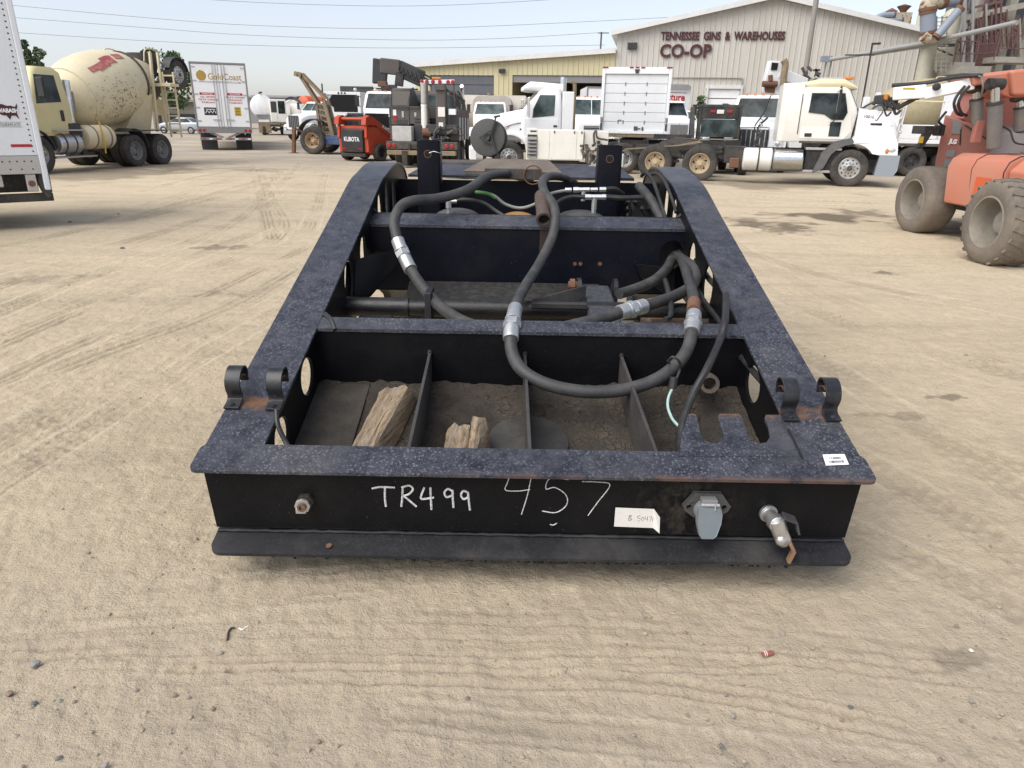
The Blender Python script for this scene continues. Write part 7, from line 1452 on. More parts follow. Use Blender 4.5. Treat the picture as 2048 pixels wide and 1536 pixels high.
c = Vector((at(975, 275, 22.9).x, 22.9, at(975, 275, 22.9).z)); t = thing('cable_reel', 'round dark grey steel disc with a strap leaning at the trailer end', 'disc', (c.x, 22.9, 0), world=True)
axd = Vector((-.25, -1, .12)); mb = MB(); mb.lathe([(.555, 0), (.555, .02), (.50, .035), (.12, .04), (.1, .12), (.05, .12)], c, axd, 40); P(t, 'flange', mb, paint('dark_grey_disc', (.055, .055, .052), .6, dirt=.4, dcol=(.10, .11, .10), scale=3))
mb = MB(); mb.lathe([(.3, 0), (.3, .3)], c - axd.normalized() * .3, axd, 24); mb.lathe([(.555, 0), (.555, .02)], c - axd.normalized() * .32, axd, 32); P(t, 'core', mb, 'charcoal')
mb = MB(); cc = c + axd.normalized() * .10
mb.bar(cc + Vector((.30, -.02, .62)), cc + Vector((.12, -.05, .1)), .12, .04); mb.bar(cc + Vector((.12, -.05, .1)), cc + Vector((.38, -.02, -.6)), .12, .04); mb.bar(cc + Vector((.15, -.06, .22)), cc + Vector((-.22, -.06, -.02)), .06, .05); mb.bar(cc + Vector((-.22, -.06, -.02)), cc + Vector((.12, -.06, -.18)), .06, .05); mb.bar(cc + Vector((.22, -.03, .58)), cc + Vector((.42, -.03, .62)), .06, .06); P(t, 'strap', mb, 'charcoal', .01)
mb = MB(); mb.bar((c.x - .1, 23.05, 0), (c.x - .1, 23.15, c.z), .1, .1); mb.bar((c.x + .35, 23.2, 0), (c.x, 23.15, c.z), .1, .1); mb.box(c.x - .4, c.x + .5, 22.95, 23.4, 0, .1); P(t, 'stand', mb, 'chassis')
M['flare'] = paint('grey_plastic_flare', (.10, .105, .11), .6, dirt=.3); M['bgbumper'] = paint('blue_grey_bumper', (.26, .30, .34), .5, dirt=.25)
# ---------------------------------------------------------------- white box truck, rear view
t = veh('box_truck', 'plain white box truck seen from behind with a closed roll up door', 'box truck', 0, 0, (1260, 342), 79.5)
W2, zb_, zt_ = 1.22, 1.30, 3.52
mb = MB(); mb.box(.1, 5.5, -W2 + .02, W2 - .02, zb_, zt_ - .01); P(t, 'box', mb, 'white_b', .02)
mb = MB(); mb.box(-.03, .1, -W2, -W2 + .11, zb_, zt_); mb.box(-.03, .1, W2 - .11, W2, zb_, zt_); mb.box(-.03, .1, -W2 + .111, W2 - .111, zt_ - .22, zt_); mb.box(-.04, .1, -W2 + .111, W2 - .111, zb_, zb_ + .09); P(t, 'rear_frame', mb, 'white', .012)
mb = MB(); n = 6; H = (zt_ - .22 - zb_ - .09) / n
for k in range(n): mb.box(.035, .07, -W2 + .12, W2 - .12, zb_ + .09 + k * H + .006, zb_ + .09 + (k + 1) * H - .006)
d = P(t, 'roll_door', mb, paint('door_panel', (.76, .78, .79), .35, dirt=.12), .006)
for k in range(1, n):
    for y in (-.38, .38): mb = MB(); mb.box(.022, .034, y - .02, y + .02, zb_ + .09 + k * H - .07, zb_ + .09 + k * H + .05); P(d, 'hinge', mb, 'grey')
mb = MB(); mb.box(.0, .034, -.15, -.02, zb_ + .12, zb_ + .26); mb.box(-.01, .034, -.26, -.10, zb_ + .17, zb_ + .2); mb.box(-.01, .034, -.36, -.30, zb_ + .12, zb_ + .24); P(d, 'latch', mb, 'dusty', .004)
mb = MB(); mb.tube([(.02, .56, zb_ + .34), (.02, .56, zb_ + .46), (.02, .44, zb_ + .46)], .012, 6, 2); P(d, 'pull_handle', mb, 'charcoal')
for y in (-.2, 0, .2): boxes(t, 'marker_light', [(-.05, -.031, y - .07, y + .07, zt_ - .035, zt_ + .012)], 'redlens', .004)
for s in (1, -1): boxes(t, 'marker_light', [(-.05, -.031, *sorted((s * (W2 - .2), s * W2)), zt_ - .035, zt_ + .012)], 'redlens', .004); boxes(t, 'tail_light', [(-.05, -.031, *sorted((s * (W2 - .09), s * (W2 - .02))), zb_ + .12, zb_ + .36)], 'charcoal', .01); boxes(t, 'bump_stop', [(-.08, -.031, *sorted((s * (W2 - .1), s * (W2 - .02))), zb_ + .4, zb_ + .56)], 'grey', .01)
mb = MB(); mb.plate([(-.09, .06), (.09, .06), (.05, -.07), (-.05, -.07)], .02, lambda u, v, w_: (-.031 - w_, u, zt_ - .13 + v)); P(t, 'lamp_hood', mb, 'charcoal')
frame(t, 0, 8, 1.12, .25); boxes(t, 'under_guard', [(-.05, .05, -1.1, 1.1, .62, .74), (0, .1, -.6, -.5, .62, 1.1), (0, .1, .5, .6, .62, 1.1)], 'chassis', .01); boxes(t, 'sill', [(-.02, .3, -W2, W2, zb_ - .12, zb_ - .004)], 'tanmetal', .01)
for s in (1, -1): boxes(t, 'mud_flap', [(.5, .53, *sorted((s * .55, s * 1.15)), .2, 1.1)], 'plastic', .004)
axle(t, 1.4, .5, .28, 'rear', 'grey', 1.02, True); axle(t, 7, .5, .28, 'front', 'alu', 1.02); boxes(t, 'cab', [(5.9, 7.8, -1.05, 1.05, .9, 2.7)], 'white', .12)
# trucks to the right of it
t = veh('truck', 'white truck with a tall flat grey grille right of the box truck', 'truck', 1.7, 0, (1352, 318), -84)
conv(t, 'white', roof=2.78, belt=1.98, hood=(1.95, 1.72), hl=1.7, gz=(1.0, 1.62), gmat='grey', gbar=('grey', 8, True), fhw=.72, hw=1.05, split=False, glass='glass', bumper='white'); boxes(t, 'sun_visor', [(-.55, -.15, -.85, .85, 2.66, 2.7)], 'white', .02); mb = MB(); mb.bar((1.73, 0, 1.1), (1.7, 0, 1.68), .03, .03); P(t, 'grille_trim', mb, 'chrome'); frame(t, -4, 1.6); axle(t, -3.2, .5, .28, 'rear', 'grey', 1.0, True)
t = veh('box_truck', 'white truck with a box body lettered in red near the warehouse door', 'box truck', 1.7, 0, (1388, 300), -74)
conv(t, 'white', roof=2.55, belt=1.85, hood=(1.7, 1.4), hl=1.6, gz=(.8, 1.15), split=False, glass='glass2', hw=1.02)
mb = MB(); mb.box(-7.0, -1.7, -1.22, 1.22, 1.05, 4.0); bx = P(t, 'box', mb, 'white_b', .04); mb = MB(); mb.loftx([(-1.9, 1.22, 3.85, 4.25, .2), (-1.5, 1.1, 3.9, 4.15, .15)]); P(t, 'air_shield', mb, 'alu'); frame(t, -7, 1.5); axle(t, -5.4, .5, .28, 'rear', 'grey', 1.0, True)
mb = MB(); mb.text('cture', .42, (-1.694, .1, 3.36), (0, 1, 0), (0, 0, 1), .03, .006); mb.box(-1.697, -1.69, -1.0, .9, 3.66, 3.70); mb.box(-1.697, -1.69, -1.0, .9, 3.02, 3.06); P(bx, 'box_letters', mb, 'redink')
# black compact loader
t = veh('loader', 'black cab loader with a yellow arm standing behind the truck axles', 'loader', 0, 0, (1425, 346), 78)
mb = MB(); mb.loftx([(-1.0, .8, .5, 1.15, .08), (1.0, .8, .45, 1.1, .08)]); P(t, 'body', mb, 'black')
mb = MB(); mb.box(-.7, -.6, -.72, -.62, 1.1, 2.2); mb.box(-.7, -.6, .62, .72, 1.1, 2.2); mb.box(-.7, .7, -.72, .72, 2.201, 2.32); mb.box(.6, .7, -.72, -.62, 1.1, 2.2); mb.box(.6, .7, .62, .72, 1.1, 2.2); mb.box(-.7, -.6, -.615, .615, 1.85, 2.2); cb = P(t, 'cab_frame', mb, 'black', .02)
boxes(cb, 'rear_window', [(-.67, -.64, -.61, .61, 1.25, 1.84)], 'glass2', 0); boxes(t, 'seat', [(-.4, .1, -.25, .25, 1.1, 1.7)], 'void', .05)
for y in (-.28, .28): boxes(cb, 'tail_light', [(-.72, -.701, y - .12, y + .06, 2.06, 2.14)], 'redlens', .005)
boxes(cb, 'work_light', [(-.73, -.701, -.12, .12, 2.02, 2.15)], 'offwhite', .01); boxes(t, 'fender_shelf', [(-1.0, .2, -.7, .3, 1.16, 1.2)], 'tanmetal', .02)
mb = MB(); mb.bar((-.9, .85, .8), (-.55, .95, 2.2), .16, .12); mb.bar((-.55, .95, 2.2), (.9, .9, 1.1), .14, .14); P(t, 'lift_arm', mb, 'black', .02)
mb = MB(); mb.prism([(-1.05, .62), (-.95, 1.2), (-.2, 1.22), (-.3, .7)], .82, .98); ar = P(t, 'yellow_arm', mb, paint('ochre_panel', (.30, .20, .04), .5, dirt=.5), .02)
mb = MB(); mb.bar((-1.2, .9, 1.25), (-1.2, 2.2, 1.25), .14, .16); P(t, 'boom_arm', mb, 'black', .02); mb = MB(); mb.tube([(-1.1, .8, .95), (-1.15, 1.3, .6), (-1.1, 1.5, .3), (-.9, 1.6, .2)], .07, 8); P(t, 'loader_hose', mb, 'dusty')
for s in (1, -1):
    for x in (-.65, .6): wheel(t, x, s * .95, .42, .3, s, 'rear', 'plastic')
# ---------------------------------------------------------------- white truck with chrome grille and knuckle crane
t = veh('crane_truck', 'white bonneted truck with bright upright grille bars and a white crane behind', 'crane truck', 1.75, 0, (1497, 345), -112)
conv(t, 'white', roof=2.78, belt=1.82, hood=(1.84, 1.58), hl=1.75, gz=(.80, 1.52), gmat='charcoal', gbar=('chrome', 6, True), fhw=.8, hw=1.06, split=False, glass='glass', hb=.8, mirrors='charcoal', lampz=1.12)
mb = MB(); mb.tube([(1.77, -.52, .78), (1.72, -.52, 1.5), (1.70, -.4, 1.6), (1.70, .4, 1.6), (1.72, .52, 1.5), (1.77, .52, .78)], .04, 8, 3); P(t, 'grille_surround', mb, 'chrome'); boxes(t, 'plastic_scrap', [(1.85, 2.0, .2, .95, .76, .84)], 'blue', .02)
mb = MB(); mb.tube([(-.1, 1.06, 2.6), (.1, 1.45, 2.62), (.1, 1.48, 2.0), (.0, 1.1, 1.7)], .022, 6, 3); P(t, 'mirror_arm', mb, 'charcoal')
frame(t, -6, 1.7); [axle(t, x, .5, .28, 'rear', 'grey', 1.02, True) for x in (-4.4, -5.6)]; boxes(t, 'deck', [(-6, -2.2, -1.2, 1.2, 1.05, 1.2)], 'dusty', .02)
k = thing('knuckle_crane', 'white folded knuckle crane with rusty hook head above the white truck cab', 'crane', Vector((at(1570, 180, 27.5).x, 27.5, 0)), world=True)
mb = MB(); a, b = at(1601, 196, 27.5), at(1601, 300, 27.5); mb.bar((a.x, 27.5, .9), a, .45, .45); part('column', mb, M['white_b'], k, .03)
mb = MB(); mb.bar(at(1606, 168, 27.3), at(1552, 146, 27.0), .45, .36); part('boom', mb, M['white_b'], k, .03); mb = MB(); mb.bar(at(1600, 186, 27.3), at(1560, 178, 27.1), .3, .26); part('boom', mb, M['white_b'], k, .03)
mb = MB(); q = [at(px, py, 26.8) for px, py in ((1541, 121), (1560, 122), (1571, 128), (1558, 190), (1530, 186), (1529, 166))]; mb.loft([[p for p in q], [p + Vector((0, .35, 0)) for p in q]]); part('outer_boom', mb, M['white_b'], k, .02)
mb = MB(); q = [at(px, py, 26.76) for px, py in ((1544, 125), (1557, 126), (1554, 140), (1542, 140))]; mb.loft([q, [p + Vector((0, .02, 0)) for p in q]]); mb.m(1); q = [at(px, py, 26.76) for px, py in ((1528, 164), (1552, 166), (1549, 186), (1530, 184))]; mb.loft([q, [p + Vector((0, .02, 0)) for p in q]]); part('boom_mouth', mb, [M['void'], M['rust']], k)
mb = MB(); mb.cyl(at(1525, 168, 26.7), at(1554, 168, 26.7), .10, n=12); mb.cyl(at(1541, 150, 26.68), at(1541, 162, 26.68), .08, n=8); part('hook_head', mb, M['rust'], k)
mb = MB(); mb.tube([at(1566, 180, 26.6), at(1568, 150, 26.6), at(1571, 130, 26.6), at(1567, 120, 26.6)], .11, 10, 4); part('exhaust_stack', mb, M['tanmetal'], k)
mb = MB(); rs = random.Random(6)
for i in range(16): p = at(rs.uniform(1608, 1640), rs.uniform(138, 166), 27.4); mb.bar(p, p + Vector((rs.uniform(-.3, .3), 0, rs.uniform(-.2, .2))), .08, .07)
mb.tube([at(1604, 135, 27.4), at(1612, 150, 27.4), at(1625, 160, 27.4), at(1655, 163, 27.4)], .05, 6); part('control_gear', mb, M['dusty'], k)
# ---------------------------------------------------------------- white bonneted tractor in side view
t = veh('tractor_truck', 'cream white day cab tractor with twin side tanks facing right', 'tractor truck', 0, -1.16, (1692, 373.5), -16)
frame(t, -6.4, 1.0, 1.02, .26)
for x in (-4.30, -5.68):
    axle(t, x, .53, .29, 'rear', 'tanrim', 1.10, True)
    for s in (1, -1): wheel_ = None
mb = MB(); mb.prism([(-6.7, .9), (-5.0, 1.06), (-4.4, 1.2), (-4.3, 1.14), (-5.0, 1.02), (-6.7, .86)], -.9, -.84); P(t, 'ramp_rail', mb, 'tanmetal')
mb = MB(); mb.prism([(-5.7, 1.03), (-4.4, 1.03), (-4.5, 1.2), (-5.2, 1.24), (-5.6, 1.16)], -.36, .36); P(t, 'fifth_wheel', mb, 'dusty', .02)
mb = MB(); rs = random.Random(2)
for i in range(16): q = Vector((rs.uniform(-6.2, -3.4), rs.uniform(-.9, -.3), rs.uniform(.55, 1.0))); mb.bar(q, q + Vector((rs.uniform(-.4, .4), rs.uniform(-.1, .1), rs.uniform(-.15, .15))), .10, .08)
P(t, 'suspension', mb, 'chassis', .01); boxes(t, 'mud_bracket', [(-6.75, -6.68, -1.2, -1.1, .35, .75)], 'white', .01)
boxes(t, 'frame_plate', [(-3.6, -2.95, -.98, -.44, .56, 1.06)], 'black', .02); boxes(t, 'air_tank', [(-3.42, -3.12, -1.06, -.985, .42, .72)], 'rust', .05)
tank(t, -3.02, -2.2, -.95, .70, .33, 'offwhite', straps=1, smat='dusty'); tank(t, -2.16, -1.32, -.95, .70, .325, 'chrome', straps=0); boxes(t, 'tank_link', [(-2.26, -2.12, -1.1, -.8, .5, .62)], 'grey', .02)
st = [(1.24, -2.05, -.16, 1.06, .05), (1.30, -2.05, -.10, 1.09, .07), (2.06, -2.05, -.02, 1.10, .10), (2.2, -2.05, -.06, 1.10, .10), (2.66, -2.03, -.30, 1.04, .13), (2.74, -2.0, -.40, 1.0, .16)]
mb = MB(); mb.loftz(st); P(t, 'cab', mb, 'offwhite'); screen(t, st, 2.12, 2.66, .07, .10, 'glass2')
mb = MB(); mb.loftx([(-1.60, .92, 2.70, 2.88, .1), (-1.1, .98, 2.70, 2.98, .14), (-.5, .98, 2.70, 2.97, .14), (-.18, .94, 2.69, 2.80, .06), (-.12, .92, 2.69, 2.74, .02)]); P(t, 'roof_cap', mb, paint('cream_cap', (.68, .61, .40), .4, dirt=.12))
mb = MB(); mb.loftx([(-2.14, 1.04, 1.22, 2.84, .05), (-1.56, 1.06, 1.22, 2.86, .05)]); P(t, 'rear_cab_box', mb, 'offwhite')
for s in (1, -1):
    mb = MB(); L = [(-1.50, 1.33), (-.28, 1.33), (-.12, 1.55), (-.20, 2.08), (-.36, 2.68), (-1.42, 2.68), (-1.50, 2.6)]
    A_ = [Vector((x, s * (sti(st, z)[3] + .002), z)) for x, z in L]; B_ = [Vector((x, s * (sti(st, z)[3] + .016), z)) for x, z in L]; mb.loft([A_, B_] if s < 0 else [A_[::-1], B_[::-1]]); d = P(t, 'door', mb, 'offwhite', .006)
    sideglass(d, st, [(-1.36, 2.05), (-.92, 2.0), (-.70, 1.86), (-.38, 1.86), (-.30, 2.06), (-.44, 2.58), (-1.34, 2.58)], s, 'glass', .02); sideglass(d, st, [(-.72, 1.40), (-.42, 1.40), (-.42, 1.80), (-.72, 1.80)], s, 'glass', .022, 'lower_window')
    mb = MB(); mb.box(-1.38, -1.18, *sorted((s * 1.10, s * 1.125)), 1.38, 1.48); P(d, 'handle', mb, 'plastic', .02)
    mirror(t, -.62, s * 1.42, 2.34, .66, .2, s, 'plastic'); mb = MB(); mb.tube([(-.6, s * 1.1, 2.72), (-.6, s * 1.42, 2.70), (-.6, s * 1.44, 2.0), (-.72, s * 1.12, 1.72)], .018, 6, 3); P(t, 'mirror_arm', mb, 'plastic')
    mb = MB(); mb.cyl((-1.58, s * 1.10, 1.45), (-1.58, s * 1.10, 2.55), .014, n=6); P(t, 'grab_rail', mb, 'dusty')
mb = MB()
def hr(x, hw, z0, z1, r): return (x, hw, z0, z1, r)
mb.loftx([(.0, 1.06, 1.2, 2.19, .14), (.16, 1.06, 1.1, 2.17, .2), (.7, 1.04, 1.0, 2.0, .26), (.98, 1.0, .98, 1.86, .30), (1.15, .94, 1.0, 1.72, .32), (1.24, .8, 1.05, 1.45, .2)], 6); P(t, 'hood', mb, 'white')
for s in (1, -1):
    # flared fender with wheel arch
    out = [(-.30, 1.22), (-.06, 1.34), (.12, 1.62), (.5, 1.70), (.82, 1.64), (1.04, 1.50), (1.17, 1.25), (1.22, .90), (.88, .90)] + [(.70 * math.cos(R(g)), .50 + .72 * math.sin(R(g))) for g in range(38, 150, 12)]
    mb = MB(); mb.prism(out, *sorted((s * .80, s * 1.16))); P(t, 'fender', mb, 'white', .12)
    fl = [(-.74, .50), (-.98, .36), (-1.0, .42), (-.82, .95), (-.55, 1.26), (-.08, 1.36), (.0, 1.26)] + [(.68 * math.cos(R(g)), .52 + .68 * math.sin(R(g))) for g in range(96, 180, 12)]
    mb = MB(); mb.prism(fl, *sorted((s * .9, s * 1.17))); P(t, 'fender_flare', mb, 'flare', .02)
    mb = MB(); mb.sphere((1.05, s * 1.05, 1.06), (.18, .14, .11), 14, 8); P(t, 'headlight', mb, 'lens'); mb = MB(); mb.sphere((.92, s * 1.12, 1.03), (.06, .08, .09), 10, 6); P(t, 'turn_light', mb, 'amber')
    mb = MB(); mb.prism([(.72, .36), (1.18, .36), (1.28, .50), (1.26, .89), (.78, .89)], *sorted((s * .78, s * 1.18))); P(t, 'bumper_corner', mb, 'bgbumper', .03)
    for k in range(2): boxes(t, 'hood_vent', [(.36, .68, *sorted((s * 1.02, s * 1.06)), 1.72 - k * .13, 1.79 - k * .13)], 'plastic', .02)
    wheel(t, 0, s * 1.03, .525, .29, s, 'front', 'alu')
    for a_, b_ in (((.92, s * .8, 1.72), (1.02, s * 1.02, 2.02)), ((1.15, s * .6, 1.62), (1.16, s * .8, 2.0)), ):
        pass
mb = MB(); top = Vector((1.18, -1.05, 1.98)); mb.tube([(.80, -.96, 1.62), top], .012, 6, smooth=False); mb.tube([(1.12, -1.0, 1.15), top, (1.10, -.95, 1.60)], .012, 6, smooth=False); mb.sphere((.80, -.98, 1.60), .035, 8, 6); mb.sphere((1.12, -1.02, 1.13), .035, 8, 6); mb.sphere((1.20, -1.0, 1.55), .04, 8, 6); mb.bar(top, top + Vector((.02, .02, .25)), .04, .04); P(t, 'hood_mirror', mb, 'alu')
mb = MB(); mb.text('10010', .085, (.30, -1.062, 1.96), (1, 0, -.06), (0, 0, 1), .004, .003, .26); P(t, 'number', mb, 'ink')
boxes(t, 'front_bumper', [(1.15, 1.3, -.78, .78, .38, .88)], 'bgbumper', .03); grille(t, 1.22, -.5, .5, .98, 1.36, 'charcoal', 6, 'chrome', False)
boxes(t, 'step_box', [(-1.24, -.30, -1.04, -.5, .42, 1.0)], 'black', .01)
for zz_ in (.37, 1.01): boxes(t, 'step_tread', [(-1.28, -.28, -1.10, -.6, zz_, zz_ + .07)], 'alu', .01)
for k in range(8): boxes(t, 'step_slat', [(-1.2 + .11 * k, -1.14 + .11 * k, -1.06, -1.041, .46, .98)], 'plastic', .005)
mb = MB(); mb.tube([(-2.45, -.5, 1.9), (-2.7, -.6, 1.6), (-2.6, -.7, 1.4), (-2.75, -.7, 1.15), (-2.5, -.7, 1.05)], .03, 8); mb.tube([(-2.46, -.8, 2.5), (-2.6, -.7, 2.0), (-2.8, -.7, 1.6), (-2.55, -.7, 1.3), (-2.5, -.75, 1.1)], .02, 8); P(t, 'air_hose', mb, 'plastic')
mb = MB(); mb.tube([(-2.62 + .05 * math.cos(k * .9), -.62 + .05 * math.sin(k * .9), 1.95 - k * .02) for k in range(28)], .015, 5, 2); P(t, 'coil_hose', mb, 'zinc')
mb = MB(); mb.box(-1.2, -.3, -.4, -.1, 2.97, 3.03); mb.box(-1.3, -1.25, -.9, .9, 3.0, 3.04); P(t, 'roof_bar', mb, 'alu', .01); boxes(t, 'beacon', [(-.5, -.25, -.85, -.6, 2.95, 3.03)], 'amber', .02)
boxes(t, 'door_sill', [(-1.5, -.2, -1.12, -1.06, 1.2, 1.26)], 'dusty', .01)
# ---------------------------------------------------------------- white flatbed behind it, second mixer
t = veh('flatbed_truck', 'white flatbed truck with rails and black tyres between the tractor nose and the lift', 'flatbed truck', 0, -1.1, (1835, 352), -6)
frame(t, -4, 3.2, .95); boxes(t, 'deck', [(-3.0, 3.4, -1.2, 1.2, 1.12, 1.28)], 'white_b', .02); boxes(t, 'deck_edge', [(-3.0, 3.4, -1.22, -1.2, 1.04, 1.14)], 'dusty', .005)
boxes(t, 'tool_box', [(-2.6, -1.05, -1.18, -.5, 1.281, 2.25)], 'white_b', .02); boxes(t, 'side_board', [(-1.04, 1.6, -1.2, -1.12, 1.281, 1.78)], 'white_b', .02)
for x in (-1.0, .35, 1.45): mb = MB(); mb.bar((x, -1.15, 1.28), (x + .08, -1.15, 2.55), .10, .08); P(t, 'stake', mb, 'white_b', .01)
mb = MB(); mb.tube([(-1.3, -1.15, 2.2), (-1.2, -1.15, 2.5), (-1.0, -1.15, 2.56), (.5, -1.15, 2.56)], .03, 8, 4); P(t, 'hand_rail', mb, 'cream')
boxes(t, 'rear_board', [(1.7, 1.8, -1.2, 1.2, 1.28, 3.4), (1.3, 1.4, -1.15, 1.15, 1.28, 3.3)], 'white_b', .02)
for x in (-.35, 1.05): axle(t, x, .52, .29, 'rear', 'charcoal', 1.08, True)
boxes(t, 'mud_flap', [(-2.2, -.95, -1.15, -1.1, .25, 1.05)], 'plastic', .01); boxes(t, 'under_gear', [(-2.6, -1.0, -1.05, .9, .35, .9)], 'black', .05); fender(t, .35, 1.3, -1.2, -.7, 'charcoal', 70, 110, .03, .0)
boxes(t, 'valve_block', [(-2.3, -2.1, -.9, -.7, 2.25, 2.7), (-1.9, -1.75, -.9, -.7, 2.25, 2.85)], 'white_b', .02); mb = MB(); [mb.bar((-2.4 + .1 * k, -1.0, 2.3 + .06 * (k % 4)), (-2.1 + .1 * k, -.8, 2.42 + .07 * (k % 3)), .06, .05) for k in range(9)]; P(t, 'pipe_gear', mb, 'dusty', .01)
t = veh('mixer_truck', 'second mixer with a weathered beige drum behind the white flatbed at right', 'mixer truck', 0, 1.1, (1858, 338), 192, Y=None)
M['oldcream'] = paint('weathered_drum', (.44, .37, .22), .6, dirt=.6, dcol=(.22, .18, .12), scale=1.3, rust=.15)
mixer(t, False, 'oldcream')
# ---------------------------------------------------------------- orange boom lift at the right edge
t = thing('boom_lift', 'faded orange boom lift with grey worn tyres and a white folded boom', 'boom lift', (7.6, 11.0, 0), world=True)
def jw(x, y, r, w_, s, steer):
    pr_ = [(.60 * r, -w_ * .46), (.70 * r, -w_ * .5), (.88 * r, -w_ * .48), (.97 * r, -w_ * .40), (r, -w_ * .28), (r * 1.005, 0), (r, w_ * .28), (.97 * r, w_ * .40), (.88 * r, w_ * .48), (.70 * r, w_ * .5), (.60 * r, w_ * .46)]
    mb = MB(); mb.lathe(pr_, (0, 0, 0), (0, 1, 0), 48, False, False); mb.v = [(a + .006 * mnoise.noise(Vector((a * 9, b * 9, c * 9))), b, c + .006 * mnoise.noise(Vector((a * 9, b * 9, c * 9 + 5)))) for a, b, c in mb.v]
    for k in range(22 if y < 11 else 0):
        for sd in (1, -1):
            g0 = 2 * math.pi * (k + (.5 if sd < 0 else 0)) / 22; pts = []
            for q in range(5): g = g0 + .16 * q / 4; yy = sd * w_ * (.44 - .42 * q / 4); rr = r * (1.0 if abs(yy) < w_ * .3 else .975) + .004; pts.append(Vector((rr * math.cos(g), yy, rr * math.sin(g))))
            wk = .022 + .012 * random.random()
            for a, b in zip(pts[:-1], pts[1:]): u = Vector((a.x, 0, a.z)).normalized(); mb.bar(a - u * .004, b - u * .004, .05, wk, u)
    ty = mesh('tyre', mb, M['oldrubber'], 0, 50)
    q = .60 * r; mb = MB(); mb.lathe([(q * 1.02, -w_ * .45), (q * 1.04, w_ * .47), (q * .97, w_ * .48), (q * .93, w_ * .40), (q * .90, w_ * .1), (q * .86, -w_ * .05), (q * .80, -w_ * .10), (q * .5, -w_ * .12), (q * .46, w_ * .08), (q * .38, w_ * .12), (q * .05, w_ * .13)], (0, 0, 0), (0, 1, 0), 36)
    for k in range(9): g = 2 * math.pi * k / 9; mb.cyl((q * .62 * math.cos(g), -w_ * .12, q * .62 * math.sin(g)), (q * .62 * math.cos(g), -w_ * .03, q * .62 * math.sin(g)), .02, n=6)
    o = link('wheel', mesh('rim', mb, paint('dusty_grey_rim', (.27, .245, .205), .75, dirt=.7, dcol=(.15, .125, .10)) if 'dusty_grey_rim' not in bpy.data.materials else bpy.data.materials['dusty_grey_rim'], 0, 35), t)
    o.matrix_parent_inverse = Matrix.Translation(-t.location); o.location = (x, y, r - .02); o.rotation_euler = (0, 0, (0 if s > 0 else math.pi) + steer); c_ = link('tyre', ty, o)
    if '_w' in o: pass
    return o
wn = on(1960, 527); wfz = on(1840, 464)
jw(6.45, 9.42, .555, .52, 1, R(90)); jw(7.02, 12.35, .555, .52, 1, R(92)); jw(8.7, 9.1, .555, .52, -1, R(90)); jw(9.0, 12.1, .555, .52, -1, R(90))
def T_(name, mb, mat, bv=.02, label=None, par=None): return part(name, mb, M[mat] if isinstance(mat, str) else mat, par or t, bv, label=label)
mb = MB(); mb.cyl((6.8, 9.4, .56), (8.5, 9.2, .56), .14, n=12); mb.box(7.2, 8.3, 9.25, 12.3, .45, .85); T_('axle_frame', mb, 'chassis'); mb = MB(); mb.cyl((7.2, 12.3, .56), (8.9, 12.2, .56), .16, n=12); T_('axle_frame', mb, 'chassis')
mb = MB(); mb.loft([[(x, y, z) for x, z in ((6.96, .56), (6.90, 1.12), (6.95, 1.25), (7.08, 1.33), (8.6, 1.36), (8.6, .56))] for y in (11.75, 10.35)][::-1])
T_('chassis_cover', mb, 'orange', .03)
mb = MB(); mb.loft([[(x, y, z) for x, z in ((6.98, .95), (6.96, 1.14), (7.12, 1.30), (8.6, 1.33), (8.6, .95))] for y in (10.35, 9.75)][::-1]); T_('chassis_nose', mb, 'orange', .03)
mb = MB(); mb.lathe([(.09, 0), (.09, .004)], (7.35, 10.9, 1.352), (0, 0, 1), 14); mb.box(7.25, 7.45, 10.2, 10.3, 1.34, 1.352); T_('deck_hole', mb, 'void', 0)
for y0 in (10.36, 11.1): mb = MB(); mb.tube([(6.965, y0, .62), (6.90, y0, 1.12), (6.95, y0, 1.255), (7.08, y0, 1.338), (8.6, y0, 1.364)], .008, 5, smooth=False); T_('panel_seam', mb, 'black', 0)
for x0, y0 in ((7.2, 11.5), (7.8, 11.4), (7.3, 10.6), (7.9, 10.7), (8.3, 11.0)): mb = MB(); mb.lathe([(.018, 0), (.014, .012)], (x0, y0, 1.35), (0, 0, 1), 8); T_('bolt', mb, 'dusty', 0)
mb = MB(); mb.box(6.90, 6.925, 10.6, 10.95, .78, 1.02); T_('decal', mb, 'brightorange', 0)
# turntable side panel with its lettering
yA, yB = 12.35, 12.15
Q = [(1890, 229, 12.6), (1871, 322, 12.6), (1863, 404, 12.6), (1925, 412, 12.3), (2000, 300, 12.0), (1988, 290, 12.0), (1940, 246, 12.2)]
A0, B0, C0 = at(1890, 229, 12.6), at(1863, 404, 12.6), at(2000, 300, 12.0); nn_ = (B0 - A0).cross(C0 - A0).normalized(); nn_ = -nn_ if nn_.y > 0 else nn_
def pan(px, py, o=.012):
    d = ray(px, py); return CP + d * ((A0 - CP).dot(nn_) / d.dot(nn_)) + nn_ * o
q = [pan(a_, b_, 0) for a_, b_, c_ in Q]; n_ = Vector((.66, 1, 0)); mb = MB(); mb.loft([q, [p + n_ * 1.6 for p in q]]); sp = T_('turntable_cover', mb, 'orange2', .03)
px_ = lambda L: [pan(*z_) for z_ in L]
for L in ([(1903, 239), (1914, 240), (1925, 246), (1921, 268), (1903, 267), (1907, 247)], [(1895, 300), (1912, 300), (1908, 314), (1891, 313)], [(1891, 318), (1906, 319), (1903, 334), (1887, 333)], [(1888, 339), (1902, 340), (1899, 357), (1885, 355)]):
    L = px_(L); mb = MB(); mb.add(L, [tuple(range(len(L)))]); mb.add([p + Vector((0, .01, 0)) for p in L], [tuple(range(len(L)))]); T_('vent_decal', mb, 'grey', 0, par=sp)
